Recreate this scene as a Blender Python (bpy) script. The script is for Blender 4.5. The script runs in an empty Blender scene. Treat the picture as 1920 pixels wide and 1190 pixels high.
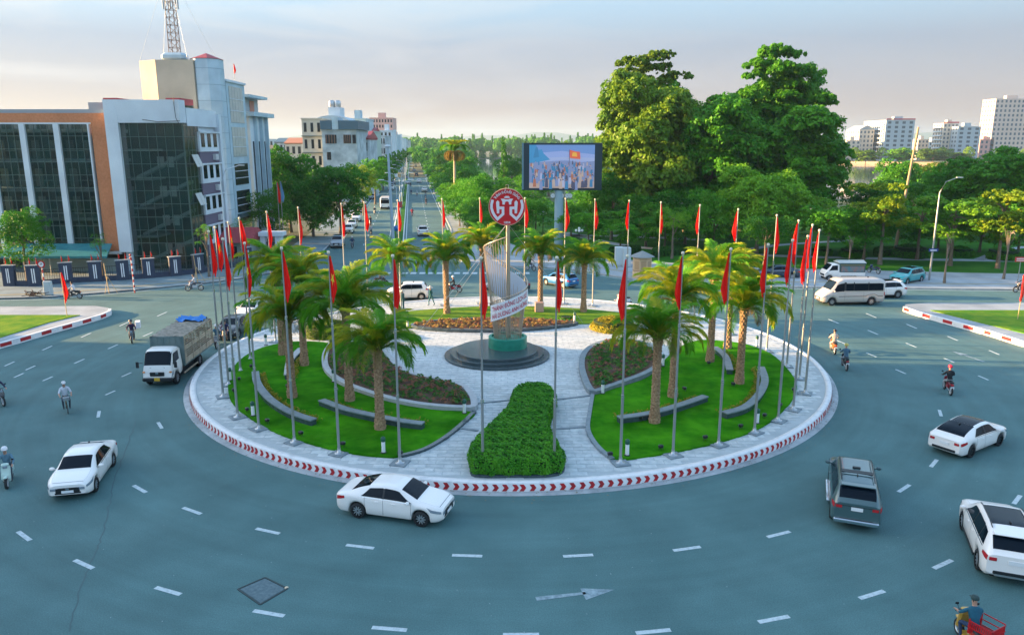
import bpy, bmesh, math, random
import numpy as np
from mathutils import Vector, Matrix
from mathutils.geometry import tessellate_polygon
R = math.radians
random.seed(7); rng = np.random.default_rng(7)
C = bpy.context.scene.collection
sc = bpy.context.scene
# ---------------- camera, world, sun, exposure ----------------
CAMH, PITCH, FPX = 14.5, 0.2231, 1425.0
cd = bpy.data.cameras.new('camera'); cam = bpy.data.objects.new('camera', cd); C.objects.link(cam)
cam.location = (0, 0, CAMH); cam.rotation_euler = (math.pi/2-PITCH, 0, 0)
cd.sensor_width = 36; cd.lens = 36*FPX/1920; cd.clip_end = 9000; cd.clip_start = .1
sc.camera = cam
SUN_EL, SUN_AZ = R(9.5), math.atan2(-1, 0.10)      # azimuth measured from +Y towards +X
w = bpy.data.worlds.new('World'); sc.world = w; w.use_nodes = True
nt = w.node_tree; nt.nodes.clear()
def wn(t, **k):
    n = nt.nodes.new(t)
    for a, b in k.items(): setattr(n, a, b)
    return n
out = wn('ShaderNodeOutputWorld'); bg = wn('ShaderNodeBackground'); bg2 = wn('ShaderNodeBackground'); mx = wn('ShaderNodeMixShader')
sky = wn('ShaderNodeTexSky', sky_type='NISHITA', sun_disc=False, sun_elevation=SUN_EL, sun_rotation=SUN_AZ, altitude=10, air_density=1.0, dust_density=1.5, ozone_density=1.0)
nt.links.new(sky.outputs[0], bg.inputs[0]); bg.inputs[1].default_value = 0.15
tc = wn('ShaderNodeTexCoord'); sp = wn('ShaderNodeSeparateXYZ'); nt.links.new(tc.outputs['Generated'], sp.inputs[0])
ramp = wn('ShaderNodeValToRGB'); nt.links.new(sp.outputs[2], ramp.inputs[0])       # haze near the horizon thins out upwards
cr = ramp.color_ramp; cr.elements[0].position = 0.0; cr.elements[0].color = (.40, .28, .26, 1); cr.elements[1].position = .16; cr.elements[1].color = (.43, .62, .86, 1)
e0 = cr.elements.new(.03); e0.color = (.60, .44, .42, 1)
e = cr.elements.new(.075); e.color = (.58, .56, .64, 1)
side = wn('ShaderNodeMapRange'); nt.links.new(sp.outputs[0], side.inputs[0]); side.inputs[1].default_value = -.6; side.inputs[2].default_value = .6; side.inputs[3].default_value = .168; side.inputs[4].default_value = .135
mp = wn('ShaderNodeMapping'); nt.links.new(tc.outputs['Generated'], mp.inputs[0]); mp.inputs[3].default_value = (2.2, 2.2, 13)
mp.inputs[2].default_value = (0, R(7), 0)
nz = wn('ShaderNodeTexNoise'); nt.links.new(mp.outputs[0], nz.inputs[0]); nz.inputs['Scale'].default_value = 2.2; nz.inputs['Detail'].default_value = 8; nz.inputs['Distortion'].default_value = .6
cl = wn('ShaderNodeMapRange'); nt.links.new(nz.outputs[0], cl.inputs[0]); cl.inputs[1].default_value = .46; cl.inputs[2].default_value = .66; cl.inputs[3].default_value = 0; cl.inputs[4].default_value = .55
left = wn('ShaderNodeMapRange'); nt.links.new(sp.outputs[0], left.inputs[0]); left.inputs[1].default_value = .35; left.inputs[2].default_value = -.45; left.inputs[3].default_value = .22; left.inputs[4].default_value = 1
cm = wn('ShaderNodeMath', operation='MULTIPLY'); nt.links.new(cl.outputs[0], cm.inputs[0]); nt.links.new(left.outputs[0], cm.inputs[1])
mc = wn('ShaderNodeMix', data_type='RGBA'); nt.links.new(cm.outputs[0], mc.inputs[0]); nt.links.new(ramp.outputs[0], mc.inputs[6]); mc.inputs[7].default_value = (.80, .78, .83, 1)
nt.links.new(mc.outputs[2], bg2.inputs[0]); nt.links.new(side.outputs[0], bg2.inputs[1])
fac = wn('ShaderNodeMapRange'); nt.links.new(sp.outputs[2], fac.inputs[0]); fac.inputs[1].default_value = .12; fac.inputs[2].default_value = .55; fac.inputs[3].default_value = .97; fac.inputs[4].default_value = 0.0
nt.links.new(fac.outputs[0], mx.inputs[0]); nt.links.new(bg.outputs[0], mx.inputs[1]); nt.links.new(bg2.outputs[0], mx.inputs[2]); nt.links.new(mx.outputs[0], out.inputs[0])
sl = bpy.data.lights.new('sun', 'SUN'); so = bpy.data.objects.new('sun', sl); C.objects.link(so)
sl.energy = 4.6; sl.angle = R(.6); sl.color = (1, .62, .29)
sdir = Vector((math.sin(SUN_AZ)*math.cos(SUN_EL), math.cos(SUN_AZ)*math.cos(SUN_EL), math.sin(SUN_EL)))
so.rotation_euler = sdir.to_track_quat('Z', 'Y').to_euler(); so.location = (-60, 0, 60)
vs = sc.view_settings; vs.view_transform = 'Standard'; vs.look = 'None'; vs.exposure = 2.45; vs.gamma = 1; vs.use_curve_mapping = False
sc.render.engine = 'CYCLES'
sc.cycles.max_bounces = 6; sc.cycles.transparent_max_bounces = 12; sc.cycles.diffuse_bounces = 2; sc.cycles.volume_bounces = 0; sc.cycles.glossy_bounces = 3
# ---------------- surveying helpers: where a sight line of the photograph meets a level or a distance ----------------
_f = Vector((0, math.cos(PITCH), -math.sin(PITCH))); _u = Vector((0, math.sin(PITCH), math.cos(PITCH)))
def ray(px, py): return Vector((1, 0, 0))*((px-960)/FPX) - _u*((py-595)/FPX) + _f
def G(px, py, z=0.0):
    v = ray(px, py); t = (z-CAMH)/v.z; return Vector((v.x*t, v.y*t, z))
def PY(px, py, Y):
    v = ray(px, py); t = Y/v.y; return Vector((v.x*t, Y, CAMH+v.z*t))
def HT(px, pb, pt, z=0.0):
    g = G(px, pb, z); return PY(px, pt, g.y).z - z
# ---------------- materials ----------------
MATS = {}
def mat(name, c=(.5, .5, .5), rough=.6, metal=0., c2=None, scale=5., bump=0., bscale=None, spec=.5, coat=0., rnd=0., emit=0., alpha=1., detail=5., trans=0., mid=None, stretch=None, dirt=0., blend=(.35, .65)):
    if name in MATS: return MATS[name]
    m = bpy.data.materials.new(name); m.use_nodes = True; MATS[name] = m
    t = m.node_tree; N = t.nodes; L = t.links; b = N['Principled BSDF']
    b.inputs['Base Color'].default_value = (*c, 1); b.inputs['Roughness'].default_value = rough; b.inputs['Metallic'].default_value = metal
    b.inputs['Specular IOR Level'].default_value = spec; b.inputs['Coat Weight'].default_value = coat
    src = None
    if c2 is not None or bump:
        g = N.new('ShaderNodeNewGeometry' if not stretch else 'ShaderNodeTexCoord')
        vec = g.outputs['Position'] if not stretch else g.outputs['Object']
        if stretch:
            mpn = N.new('ShaderNodeMapping'); mpn.inputs[3].default_value = stretch; L.new(vec, mpn.inputs[0]); vec = mpn.outputs[0]
    if c2 is not None:
        n = N.new('ShaderNodeTexNoise'); n.inputs['Scale'].default_value = scale; n.inputs['Detail'].default_value = detail; n.inputs['Roughness'].default_value = .6; L.new(vec, n.inputs[0])
        r = N.new('ShaderNodeValToRGB'); r.color_ramp.elements[0].position = blend[0]; r.color_ramp.elements[1].position = blend[1]
        r.color_ramp.elements[0].color = (*c, 1); r.color_ramp.elements[1].color = (*c2, 1); L.new(n.outputs[0], r.inputs[0]); src = r.outputs[0]
    if dirt:
        n = N.new('ShaderNodeTexNoise'); n.inputs['Scale'].default_value = .35; n.inputs['Detail'].default_value = 7; L.new(vec, n.inputs[0])
        r = N.new('ShaderNodeMapRange'); r.inputs[1].default_value = .35; r.inputs[2].default_value = .7; r.inputs[3].default_value = 1-dirt; r.inputs[4].default_value = 1+dirt*.6; L.new(n.outputs[0], r.inputs[0])
        h = N.new('ShaderNodeHueSaturation'); L.new(r.outputs[0], h.inputs['Value']); L.new(src, h.inputs['Color']); src = h.outputs[0]
    if rnd:
        o = N.new('ShaderNodeObjectInfo'); r = N.new('ShaderNodeMapRange'); r.inputs[3].default_value = 1-rnd; r.inputs[4].default_value = 1+rnd; L.new(o.outputs['Random'], r.inputs[0])
        h = N.new('ShaderNodeHueSaturation'); L.new(r.outputs[0], h.inputs['Value'])
        if src: L.new(src, h.inputs['Color'])
        else: h.inputs['Color'].default_value = (*c, 1)
        src = h.outputs[0]
    if src: L.new(src, b.inputs['Base Color'])
    if bump:
        n = N.new('ShaderNodeTexNoise'); n.inputs['Scale'].default_value = bscale or scale*4; n.inputs['Detail'].default_value = 4; L.new(vec, n.inputs[0])
        bp = N.new('ShaderNodeBump'); bp.inputs['Strength'].default_value = bump; bp.inputs['Distance'].default_value = .03; L.new(n.outputs[0], bp.inputs['Height']); L.new(bp.outputs[0], b.inputs['Normal'])
    if emit:
        b.inputs['Emission Color'].default_value = (*c, 1); b.inputs['Emission Strength'].default_value = emit
    if alpha < 1: b.inputs['Alpha'].default_value = alpha
    if trans:
        tr = N.new('ShaderNodeBsdfTranslucent'); ms = N.new('ShaderNodeMixShader'); ms.inputs[0].default_value = trans
        if src: L.new(src, tr.inputs[0])
        else: tr.inputs[0].default_value = (*c, 1)
        L.new(b.outputs[0], ms.inputs[1]); L.new(tr.outputs[0], ms.inputs[2]); L.new(ms.outputs[0], N['Material Output'].inputs[0])
    return m
def leafmat(name, c, c2, sc_=.6, tr=.34): return mat(name, c, .55, c2=c2, scale=sc_, rnd=.12, trans=tr, detail=6, spec=.25)
asphalt = mat('asphalt', (.064, .146, .150), .8, c2=(.084, .180, .184), scale=.3, bump=.25, bscale=60, dirt=.09, spec=.35)
_t = asphalt.node_tree; _N = _t.nodes; _L = _t.links; _b = _N['Principled BSDF']; _src = _b.inputs['Base Color'].links[0].from_socket
_g = _N.new('ShaderNodeNewGeometry'); _s = _N.new('ShaderNodeVectorMath'); _s.operation = 'SUBTRACT'; _s.inputs[1].default_value = (-.07, 50.6, 0); _L.new(_g.outputs['Position'], _s.inputs[0])
_len = _N.new('ShaderNodeVectorMath'); _len.operation = 'LENGTH'; _L.new(_s.outputs[0], _len.inputs[0]); _c = _N.new('ShaderNodeCombineXYZ'); _L.new(_len.outputs['Value'], _c.inputs[0])
_x = _N.new('ShaderNodeSeparateXYZ'); _L.new(_s.outputs[0], _x.inputs[0]); _a = _N.new('ShaderNodeMath'); _a.operation = 'ARCTAN2'; _L.new(_x.outputs[1], _a.inputs[0]); _L.new(_x.outputs[0], _a.inputs[1]); _L.new(_a.outputs[0], _c.inputs[1])
_n = _N.new('ShaderNodeTexNoise'); _n.inputs['Scale'].default_value = 1.6; _n.inputs['Detail'].default_value = 6; _L.new(_c.outputs[0], _n.inputs[0])
_m = _N.new('ShaderNodeMapRange'); _m.inputs[1].default_value = .3; _m.inputs[2].default_value = .7; _m.inputs[3].default_value = .90; _m.inputs[4].default_value = 1.07; _L.new(_n.outputs[0], _m.inputs[0])
_h = _N.new('ShaderNodeHueSaturation'); _L.new(_m.outputs[0], _h.inputs['Value']); _L.new(_src, _h.inputs['Color']); _n2 = _N.new('ShaderNodeTexNoise'); _n2.inputs['Scale'].default_value = 22; _n2.inputs['Detail'].default_value = 3; _L.new(_g.outputs['Position'], _n2.inputs[0])
_m2 = _N.new('ShaderNodeMapRange'); _m2.inputs[1].default_value = .3; _m2.inputs[2].default_value = .7; _m2.inputs[3].default_value = .80; _m2.inputs[4].default_value = 1.20; _L.new(_n2.outputs[0], _m2.inputs[0]); _h2 = _N.new('ShaderNodeHueSaturation'); _L.new(_m2.outputs[0], _h2.inputs['Value']); _L.new(_h.outputs[0], _h2.inputs['Color']); _L.new(_h2.outputs[0], _b.inputs['Base Color'])
paint = mat('road_paint', (.48, .57, .6), .7, c2=(.2, .28, .31), scale=7, blend=(.45, .85))
concrete = mat('concrete', (.30, .34, .36), .85, c2=(.42, .46, .48), scale=1.5, dirt=.2)
kerbwhite = mat('white_kerb_paint', (.74, .75, .76), .6, c2=(.42, .46, .5), scale=2.5, blend=(.5, .9))
kerbred = mat('red_kerb_paint', (.50, .012, .02), .55, c2=(.32, .015, .02), scale=3)
slabm = mat('stone_slab', (.42, .48, .50), .7, c2=(.58, .62, .63), scale=3, rnd=.09, bump=.2, bscale=14, dirt=.13, spec=.3)
slabjoint = mat('slab_joint', (.36, .41, .43), .9, c2=(.44, .49, .51), scale=1)
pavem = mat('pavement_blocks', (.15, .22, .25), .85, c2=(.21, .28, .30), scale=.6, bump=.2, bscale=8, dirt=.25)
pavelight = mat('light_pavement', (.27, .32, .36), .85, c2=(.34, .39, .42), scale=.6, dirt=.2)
darkstone = mat('dark_granite', (.035, .06, .07), .25, c2=(.06, .09, .10), scale=3, spec=.6)
palestone = mat('pale_granite', (.36, .39, .41), .6, c2=(.45, .47, .49), scale=3)
greystone = mat('grey_granite', (.15, .20, .23), .5, c2=(.22, .27, .30), scale=3)
lawn = mat('lawn_grass', (.022, .16, .004), .9, c2=(.06, .26, .008), scale=.9, bump=.8, bscale=22, dirt=.28, spec=.02)
lawnyel = mat('pale_lawn_grass', (.06, .20, .012), .8, c2=(.17, .27, .018), scale=.9, bump=.6, bscale=35, spec=.1)
parkgrass = mat('park_grass', (.02, .11, .01), .9, c2=(.04, .17, .014), scale=.25, spec=.1)
soil = mat('soil', (.10, .06, .045), .95, c2=(.15, .09, .06), scale=4)
black = mat('black_plastic', (.012, .015, .018), .45)
rubber = mat('tyre_rubber', (.018, .02, .022), .8)
steel = mat('steel', (.45, .48, .5), .35, metal=.8)
polem = mat('galvanised_pole', (.34, .36, .36), .45, metal=.5)
chrome = mat('chrome', (.6, .62, .65), .15, metal=1)
glass_car = mat('car_glass', (.003, .008, .015), .05, spec=.16)
lampred = mat('tail_lamp_red', (.45, .015, .02), .2, spec=.7)
lampwhite = mat('head_lamp', (.30, .36, .42), .12, spec=.8, metal=.3)
amber = mat('amber_lens', (.6, .2, .03), .3)
white = mat('white_paint', (.78, .80, .82), .5)
carwhite = mat('car_white', (.86, .83, .80), .35, coat=.5)
flagred = mat('flag_cloth', (.95, .022, .010), .8, trans=.42, c2=(.84, .012, .010), scale=3)
flagstar = mat('flag_star', (.80, .55, .03), .8)
skin = mat('skin', (.42, .24, .17), .6)
hair = mat('dark_hair', (.012, .010, .010), .6)
shoe = mat('shoe', (.03, .03, .035), .6)
tubewood = mat('bark', (.13, .10, .075), .9, c2=(.20, .16, .12), scale=6, bump=.5)
palmbark = mat('palm_trunk', (.22, .13, .07), .9, c2=(.46, .30, .18), scale=9, bump=.5, bscale=25)
# ---------------- mesh helpers ----------------
class MB:
    def __init__(s): s.v = []; s.f = []; s.m = []; s.sm = []
    def add(s, vs, fs, mi=0, smooth=False):
        o = len(s.v); s.v += [tuple(p) for p in vs]
        for f in fs: s.f.append(tuple(i+o for i in f)); s.m.append(mi); s.sm.append(smooth)
        return s
    def box(s, x0, x1, y0, y1, z0, z1, mi=0, M=None):
        p = [(x0,y0,z0),(x1,y0,z0),(x1,y1,z0),(x0,y1,z0),(x0,y0,z1),(x1,y0,z1),(x1,y1,z1),(x0,y1,z1)]
        if M is not None: p = [M @ Vector(q) for q in p]
        return s.add(p, [(0,3,2,1),(4,5,6,7),(0,1,5,4),(1,2,6,5),(2,3,7,6),(3,0,4,7)], mi)
    def bbox(s, cx, cy, cz, dx, dy, dz, mi=0, b=.02, M=None):      # box with chamfered edges
        hx, hy, hz = dx/2, dy/2, dz/2; b = min(b, hx*.6, hy*.6, hz*.6); ring = []
        for z, k in ((-hz, b), (-hz+b, 0), (hz-b, 0), (hz, b)):
            x, y = hx-k, hy-k
            ring.append([(cx-x+b,cy-y,cz+z),(cx+x-b,cy-y,cz+z),(cx+x,cy-y+b,cz+z),(cx+x,cy+y-b,cz+z),(cx+x-b,cy+y,cz+z),(cx-x+b,cy+y,cz+z),(cx-x,cy+y-b,cz+z),(cx-x,cy-y+b,cz+z)])
        vs = [q for r in ring for q in r]; fs = [tuple(range(7, -1, -1)), tuple(range(24, 32))]
        for k in range(3):
            for i in range(8): j = (i+1) % 8; fs.append((k*8+i, k*8+j, k*8+8+j, k*8+8+i))
        if M is not None: vs = [M @ Vector(q) for q in vs]
        return s.add(vs, fs, mi)
    def tube(s, pts, rad, n=8, mi=0, cap=True, smooth=True):
        pts = [Vector(p) for p in pts]
        if not hasattr(rad, '__len__'): rad = [rad]*len(pts)
        vs = []
        for i, p in enumerate(pts):
            d = (pts[min(i+1, len(pts)-1)]-pts[max(i-1, 0)])
            if d.length < 1e-9: d = Vector((0,0,1))
            d.normalize(); a = Vector((0,0,1)) if abs(d.z) < .9 else Vector((1,0,0))
            u = d.cross(a).normalized(); w_ = d.cross(u)
            for k in range(n):
                t = 2*math.pi*k/n; vs.append(p+(u*math.cos(t)+w_*math.sin(t))*rad[i])
        fs = []
        for i in range(len(pts)-1):
            for k in range(n): j = (k+1) % n; fs.append((i*n+k, i*n+j, i*n+n+j, i*n+n+k))
        s.add(vs, fs, mi, smooth)
        if cap: s.add(vs[:n], [tuple(range(n))], mi); s.add(vs[-n:], [tuple(range(n-1, -1, -1))], mi)
        return s
    def lathe(s, prof, n=24, mi=0, M=None, smooth=True, cap=True, a0=0, a1=2*math.pi):
        full = abs(a1-a0-2*math.pi) < 1e-6; m = n if full else n+1; vs = []
        for r, z in prof:
            for k in range(m):
                t = a0+(a1-a0)*k/n; vs.append(Vector((r*math.cos(t), r*math.sin(t), z)))
        if M is not None: vs = [M @ q for q in vs]
        fs = []
        for i in range(len(prof)-1):
            for k in range(n):
                j = (k+1) % m if full else k+1; fs.append((i*m+k, i*m+j, i*m+m+j, i*m+m+k))
        s.add(vs, fs, mi, smooth)
        if cap and full:
            if prof[0][0] > 1e-4: s.add(vs[:m], [tuple(range(m-1, -1, -1))], mi)
            if prof[-1][0] > 1e-4: s.add(vs[-m:], [tuple(range(m))], mi)
        return s
    def prism(s, poly, z0, z1, mi=0, mside=None):
        n = len(poly); a = sum(poly[i][0]*poly[(i+1) % n][1]-poly[(i+1) % n][0]*poly[i][1] for i in range(n))
        if a < 0: poly = poly[::-1]
        tri = tessellate_polygon([[Vector((p[0], p[1], 0)) for p in poly]])
        def up(t):
            A, B, D = (poly[i] for i in t); return (B[0]-A[0])*(D[1]-A[1])-(B[1]-A[1])*(D[0]-A[0]) > 0
        tri = [t if up(t) else t[::-1] for t in tri]
        s.add([(p[0], p[1], z1) for p in poly], tri, mi)
        s.add([(p[0], p[1], z0) for p in poly]+[(p[0], p[1], z1) for p in poly], [(i, (i+1) % n, n+(i+1) % n, n+i) for i in range(n)], mi if mside is None else mside)
        return s
    def ribbon(s, line, wd, z0, z1, mi=0, closed=False, side=0):
        P = [Vector((p[0], p[1])) for p in line]; n = len(P); a = []; b = []
        for i in range(n):
            d = (P[(i+1) % n]-P[i-1]) if closed else (P[min(i+1, n-1)]-P[max(i-1, 0)])
            d.normalize(); nn = Vector((-d.y, d.x)); a.append(P[i]+nn*wd*(.5+side*.5)); b.append(P[i]-nn*wd*(.5-side*.5))
        vs = [(p.x, p.y, z) for z in (z0, z1) for p in a] + [(p.x, p.y, z) for z in (z0, z1) for p in b]
        fs = []
        for i in range(n if closed else n-1):
            j = (i+1) % n
            fs += [(n+i, 3*n+i, 3*n+j, n+j), (i, n+i, n+j, j), (2*n+j, 3*n+j, 3*n+i, 2*n+i)]
        if not closed: fs += [(0, 2*n, 3*n, n), (n-1, 2*n-1, 4*n-1, 3*n-1)]
        return s.add(vs, fs, mi)
    def mesh(s, name, *mats):
        me = bpy.data.meshes.new(name); me.from_pydata(s.v, [], s.f)
        for m in mats: me.materials.append(m)
        if len(mats) > 1: me.polygons.foreach_set('material_index', s.m)
        me.polygons.foreach_set('use_smooth', s.sm); me.update(); return me
    def obj(s, name, mats, parent=None, loc=None, rz=0):
        if not isinstance(mats, (list, tuple)): mats = [mats]
        return mo(name, s.mesh(name, *mats), parent, loc, rz)
def mo(name, me, parent=None, loc=None, rz=0):
    o = bpy.data.objects.new(name, me); C.objects.link(o)
    if parent: o.parent = parent
    if loc is not None: o.location = loc
    if rz: o.rotation_euler = (0, 0, rz)
    return o
def tag(o, label=None, cat=None, group=None, kind=None):
    if label: o['label'] = label
    if cat: o['category'] = cat
    if group: o['group'] = group
    if kind: o['kind'] = kind
    return o
def thing(name, label, cat, loc=(0,0,0), rz=0, group=None):
    o = bpy.data.objects.new(name, None); C.objects.link(o); o.location = loc; o.rotation_euler = (0, 0, rz); o.empty_display_size = .3
    return tag(o, label, cat, group)
class Proto:                       # a recorded thing: parts and sub-parts, each with its mesh
    def __init__(s): s.r = []
    def part(s, name, mb, mats, parent=None, loc=None, rz=0, label=None):
        me = mb if isinstance(mb, bpy.types.Mesh) else mb.mesh(name, *(mats if isinstance(mats, (list, tuple)) else [mats]))
        s.r.append((name, me, parent, loc, rz, label)); return len(s.r)-1
    def put(s, name, label, cat, loc, rz=0, group=None, mats=None, scale=1):
        t = thing(name, label, cat, loc, rz, group); t.scale = (scale,)*3; os = []
        for n, me, par, l, r, lab in s.r:
            o = mo(n, me, t if par is None else os[par], l, r); os.append(o)
            if lab: o['label'] = lab
            if mats:
                for i, m in enumerate(me.materials):
                    if m and m.name in mats:
                        o.material_slots[i].link = 'OBJECT'; o.material_slots[i].material = mats[m.name]
        return t
def smooth(pts, n=6, closed=True):
    out = []; N = len(pts); P = [Vector((p[0], p[1])) for p in pts]
    for i in range(N if closed else N-1):
        a, b, c_, d = (P[(i-1) % N], P[i], P[(i+1) % N], P[(i+2) % N]) if closed else (P[max(i-1,0)], P[i], P[i+1], P[min(i+2,N-1)])
        for k in range(n):
            t = k/n; q = .5*((2*b)+(c_-a)*t+(2*a-5*b+4*c_-d)*t*t+(3*b-a-3*c_+d)*t**3); out.append((q.x, q.y))
    if not closed: out.append((P[-1].x, P[-1].y))
    return out
def inside(x, y, poly):
    c = False; n = len(poly); j = n-1
    for i in range(n):
        if (poly[i][1] > y) != (poly[j][1] > y) and x < (poly[j][0]-poly[i][0])*(y-poly[i][1])/(poly[j][1]-poly[i][1])+poly[i][0]: c = not c
        j = i
    return c
def text_mesh(body, size, align='CENTER', ext=0.0):
    cu = bpy.data.curves.new('lettering', 'FONT'); cu.body = body; cu.size = size; cu.align_x = align; cu.align_y = 'CENTER'; cu.extrude = ext; cu.resolution_u = 2; cu.offset = size*.012
    o = bpy.data.objects.new('lettering', cu); C.objects.link(o); bpy.context.view_layer.update()
    me = bpy.data.meshes.new_from_object(o.evaluated_get(bpy.context.evaluated_depsgraph_get())); bpy.data.objects.remove(o); return me
def np_mesh(name, V, F, m, smooth_=False, mats=None, mi=None):       # V (n,3), F (k,4) or (k,3)
    me = bpy.data.meshes.new(name); k = F.shape[1]
    me.vertices.add(len(V)); me.vertices.foreach_set('co', V.astype(np.float32).ravel())
    me.loops.add(F.size); me.loops.foreach_set('vertex_index', F.astype(np.int32).ravel())
    me.polygons.add(len(F)); me.polygons.foreach_set('loop_start', np.arange(0, F.size, k, dtype=np.int32)); me.polygons.foreach_set('loop_total', np.full(len(F), k, np.int32))
    for q in (mats or [m]): me.materials.append(q)
    if mi is not None: me.polygons.foreach_set('material_index', mi.astype(np.int32))
    me.update(calc_edges=True); me.validate(); return me
def leaf_cards(P, Nrm, size, g, aspect=.6):                        # one folded leaf-sized face at each point
    n = len(P); a = g.normal(size=(n, 3)); u = np.cross(Nrm, a); u /= np.linalg.norm(u, axis=1)[:, None]+1e-9; v = np.cross(Nrm, u)
    s = (size*g.uniform(.6, 1.35, n))[:, None]
    V = np.stack([P-u*s, P-v*s*aspect+Nrm*s*.12, P+u*s, P+v*s*aspect+Nrm*s*.12], 1).reshape(-1, 3)
    return V, np.arange(4*n).reshape(-1, 4)
# ---------------- ground, roads, pavements, water ----------------
S = lambda o: tag(o, kind='structure')
m = MB(); m.add([(-4000,-400,-.03),(4000,-400,-.03),(4000,7000,-.03),(-4000,7000,-.03)], [(0,1,2,3)])
S(m.obj('ground', mat('far_ground', (.05, .09, .035), .95, c2=(.09, .12, .05), scale=.02)))
m = MB(); m.add([(-170,-60,0),(170,-60,0),(170,112,0),(-170,112,0)], [(0,1,2,3)])
def AX(Y): return -19.9-.13*(Y-134)          # centre line of the avenue
m.add([(AX(112)-14,112,0),(AX(112)+22,112,0),(AX(160)+11,160,0),(AX(160)-11,160,0)], [(0,1,2,3)])
m.add([(AX(160)-11,160,0),(AX(160)+11,160,0),(AX(1300)+11,1300,0),(AX(1300)-11,1300,0)], [(0,1,2,3)])
S(m.obj('road', asphalt))
# left pavement and kerb
Lk = [(-170,67),(-80,69.6),(-49,71.8),(-43.8,73.2),(-39.5,75.6),(-34.7,78.8),(-31,82),(-28.3,86),(-26.4,92),(-25.9,102)]
Lk = smooth(Lk, 4, False)+[(AX(y)-9.3, y) for y in (134, 180, 260, 400, 700, 1300)]
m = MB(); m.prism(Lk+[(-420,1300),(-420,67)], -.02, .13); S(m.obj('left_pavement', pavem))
m = MB(); m.ribbon(Lk, .22, 0, .16, side=1); S(m.obj('left_kerb', concrete))
m = MB(); m.ribbon([(x+.45, y-.45) for x, y in Lk[:28]], .14, .0, .006); S(m.obj('left_edge_line', paint))
m = MB(); m.ribbon([(x-1.2, y+1.6) for x, y in Lk[:34]], .3, .13, .136); S(m.obj('tactile_strip', mat('ochre_tactile', (.30, .24, .09), .8)))
# right pavement, park lawn
Rk = smooth([(-7.9,104),(-6.5,97),(-1,92.5),(6.4,89.8),(11.5,84.9),(16,80.8),(25.5,78.2),(35.5,77.7),(52.2,76.5),(90,75),(170,73)], 4, False)
Rk = [(AX(y)+9.3, y) for y in (1300, 700, 400, 260, 180, 134)]+Rk
Ri = smooth([(1.5,108),(4,101.5),(9.5,98.5),(16,96.5),(24,92),(33.1,89.8),(40.3,88.7),(58,86),(90,84),(170,82)], 4, False)
Ri = [(AX(y)+13, y) for y in (1300, 700, 400, 260, 180, 134)]+Ri
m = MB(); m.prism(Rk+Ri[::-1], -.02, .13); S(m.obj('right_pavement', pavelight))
m = MB(); m.ribbon(Rk, .22, 0, .16, side=-1); S(m.obj('right_kerb', concrete))
m = MB(); m.ribbon([(x-.4, y-.5) for x, y in Rk[6:]], .13, 0, .006); S(m.obj('right_edge_line', paint))
m = MB(); m.ribbon([(x+1.6, y+2.6) for x, y in Rk[7:]], .25, .13, .136); S(m.obj('ochre_strip', MATS['ochre_tactile']))
m = MB(); m.prism([(-170,101),(-33,101),(-31.5,104)]+[(AX(y)-14.5, y) for y in (134,180,260,400)]+[(-170,400)], .1, .134); S(m.obj('yard_ground', mat('yard_ground', (.035,.05,.03), .95, c2=(.07,.09,.05), scale=.2)))
m = MB(); m.prism(Ri+[(170,175),(60,175),(20,190),(-5,215),(-8,320),(-75,1300)], -.02, .10); S(m.obj('park_ground', parkgrass))
m = MB()
for ln, wd in (([(9,128),(16,112),(26,104),(40,99.5),(60,96.5),(100,94)], 1.9), ([(2,122),(14,124),(30,118)], 2.5), ([(30,103),(40,112),(60,120)], 1.4), ([(60,97),(75,110),(100,118)], 1.2)): m.ribbon(smooth(ln, 6, False), wd, .1, .114)
S(m.obj('park_path', pavelight))
# avenue median
m = MB(); ml = [(AX(y)-1.0, y) for y in (112, 134, 200, 400, 1290)]; mr = [(AX(y)+1.0, y) for y in (112, 134, 200, 400, 1290)]
m.prism(ml+mr[::-1], 0, .2); md = m.obj('avenue_median', kerbwhite); S(md)
m = MB(); m.prism([(x+.22, y+.3) for x, y in ml]+[(x-.22, y+.3) for x, y in mr[::-1]], .1, .26); S(m.obj('median_planting', parkgrass))
m = MB()
for off in (-4.9, 5.2):
    y = 112
    while y < 460: x = AX(y)+off; m.add([(x-.08,y,.008),(x+.08,y,.008),(x-.26,y+2,.008),(x-.42,y+2,.008)], [(0,1,2,3)]); y += 6
for off in (-8.6, 8.6, -1.35, 1.35): m.add([(AX(118)+off-.08,118,.008),(AX(118)+off+.08,118,.008),(AX(900)+off+.08,900,.008),(AX(900)+off-.08,900,.008)], [(0,1,2,3)])
tag(m.obj('avenue_lane_lines', paint), kind='stuff')
# crosswalk blocks: parts of one crossing
cw = thing('crosswalk', 'row of white crosswalk blocks across the mouth of the avenue behind the island', 'crosswalk', (0,87.2,0))
bm_ = MB().box(-.33, .33, -.55, .55, .0, .008).mesh('painted_block', paint)
for i in range(19): p = G(694+i*16.3, 512); mo('painted_block', bm_, cw, (p.x, p.y-87.2, 0))
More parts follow.
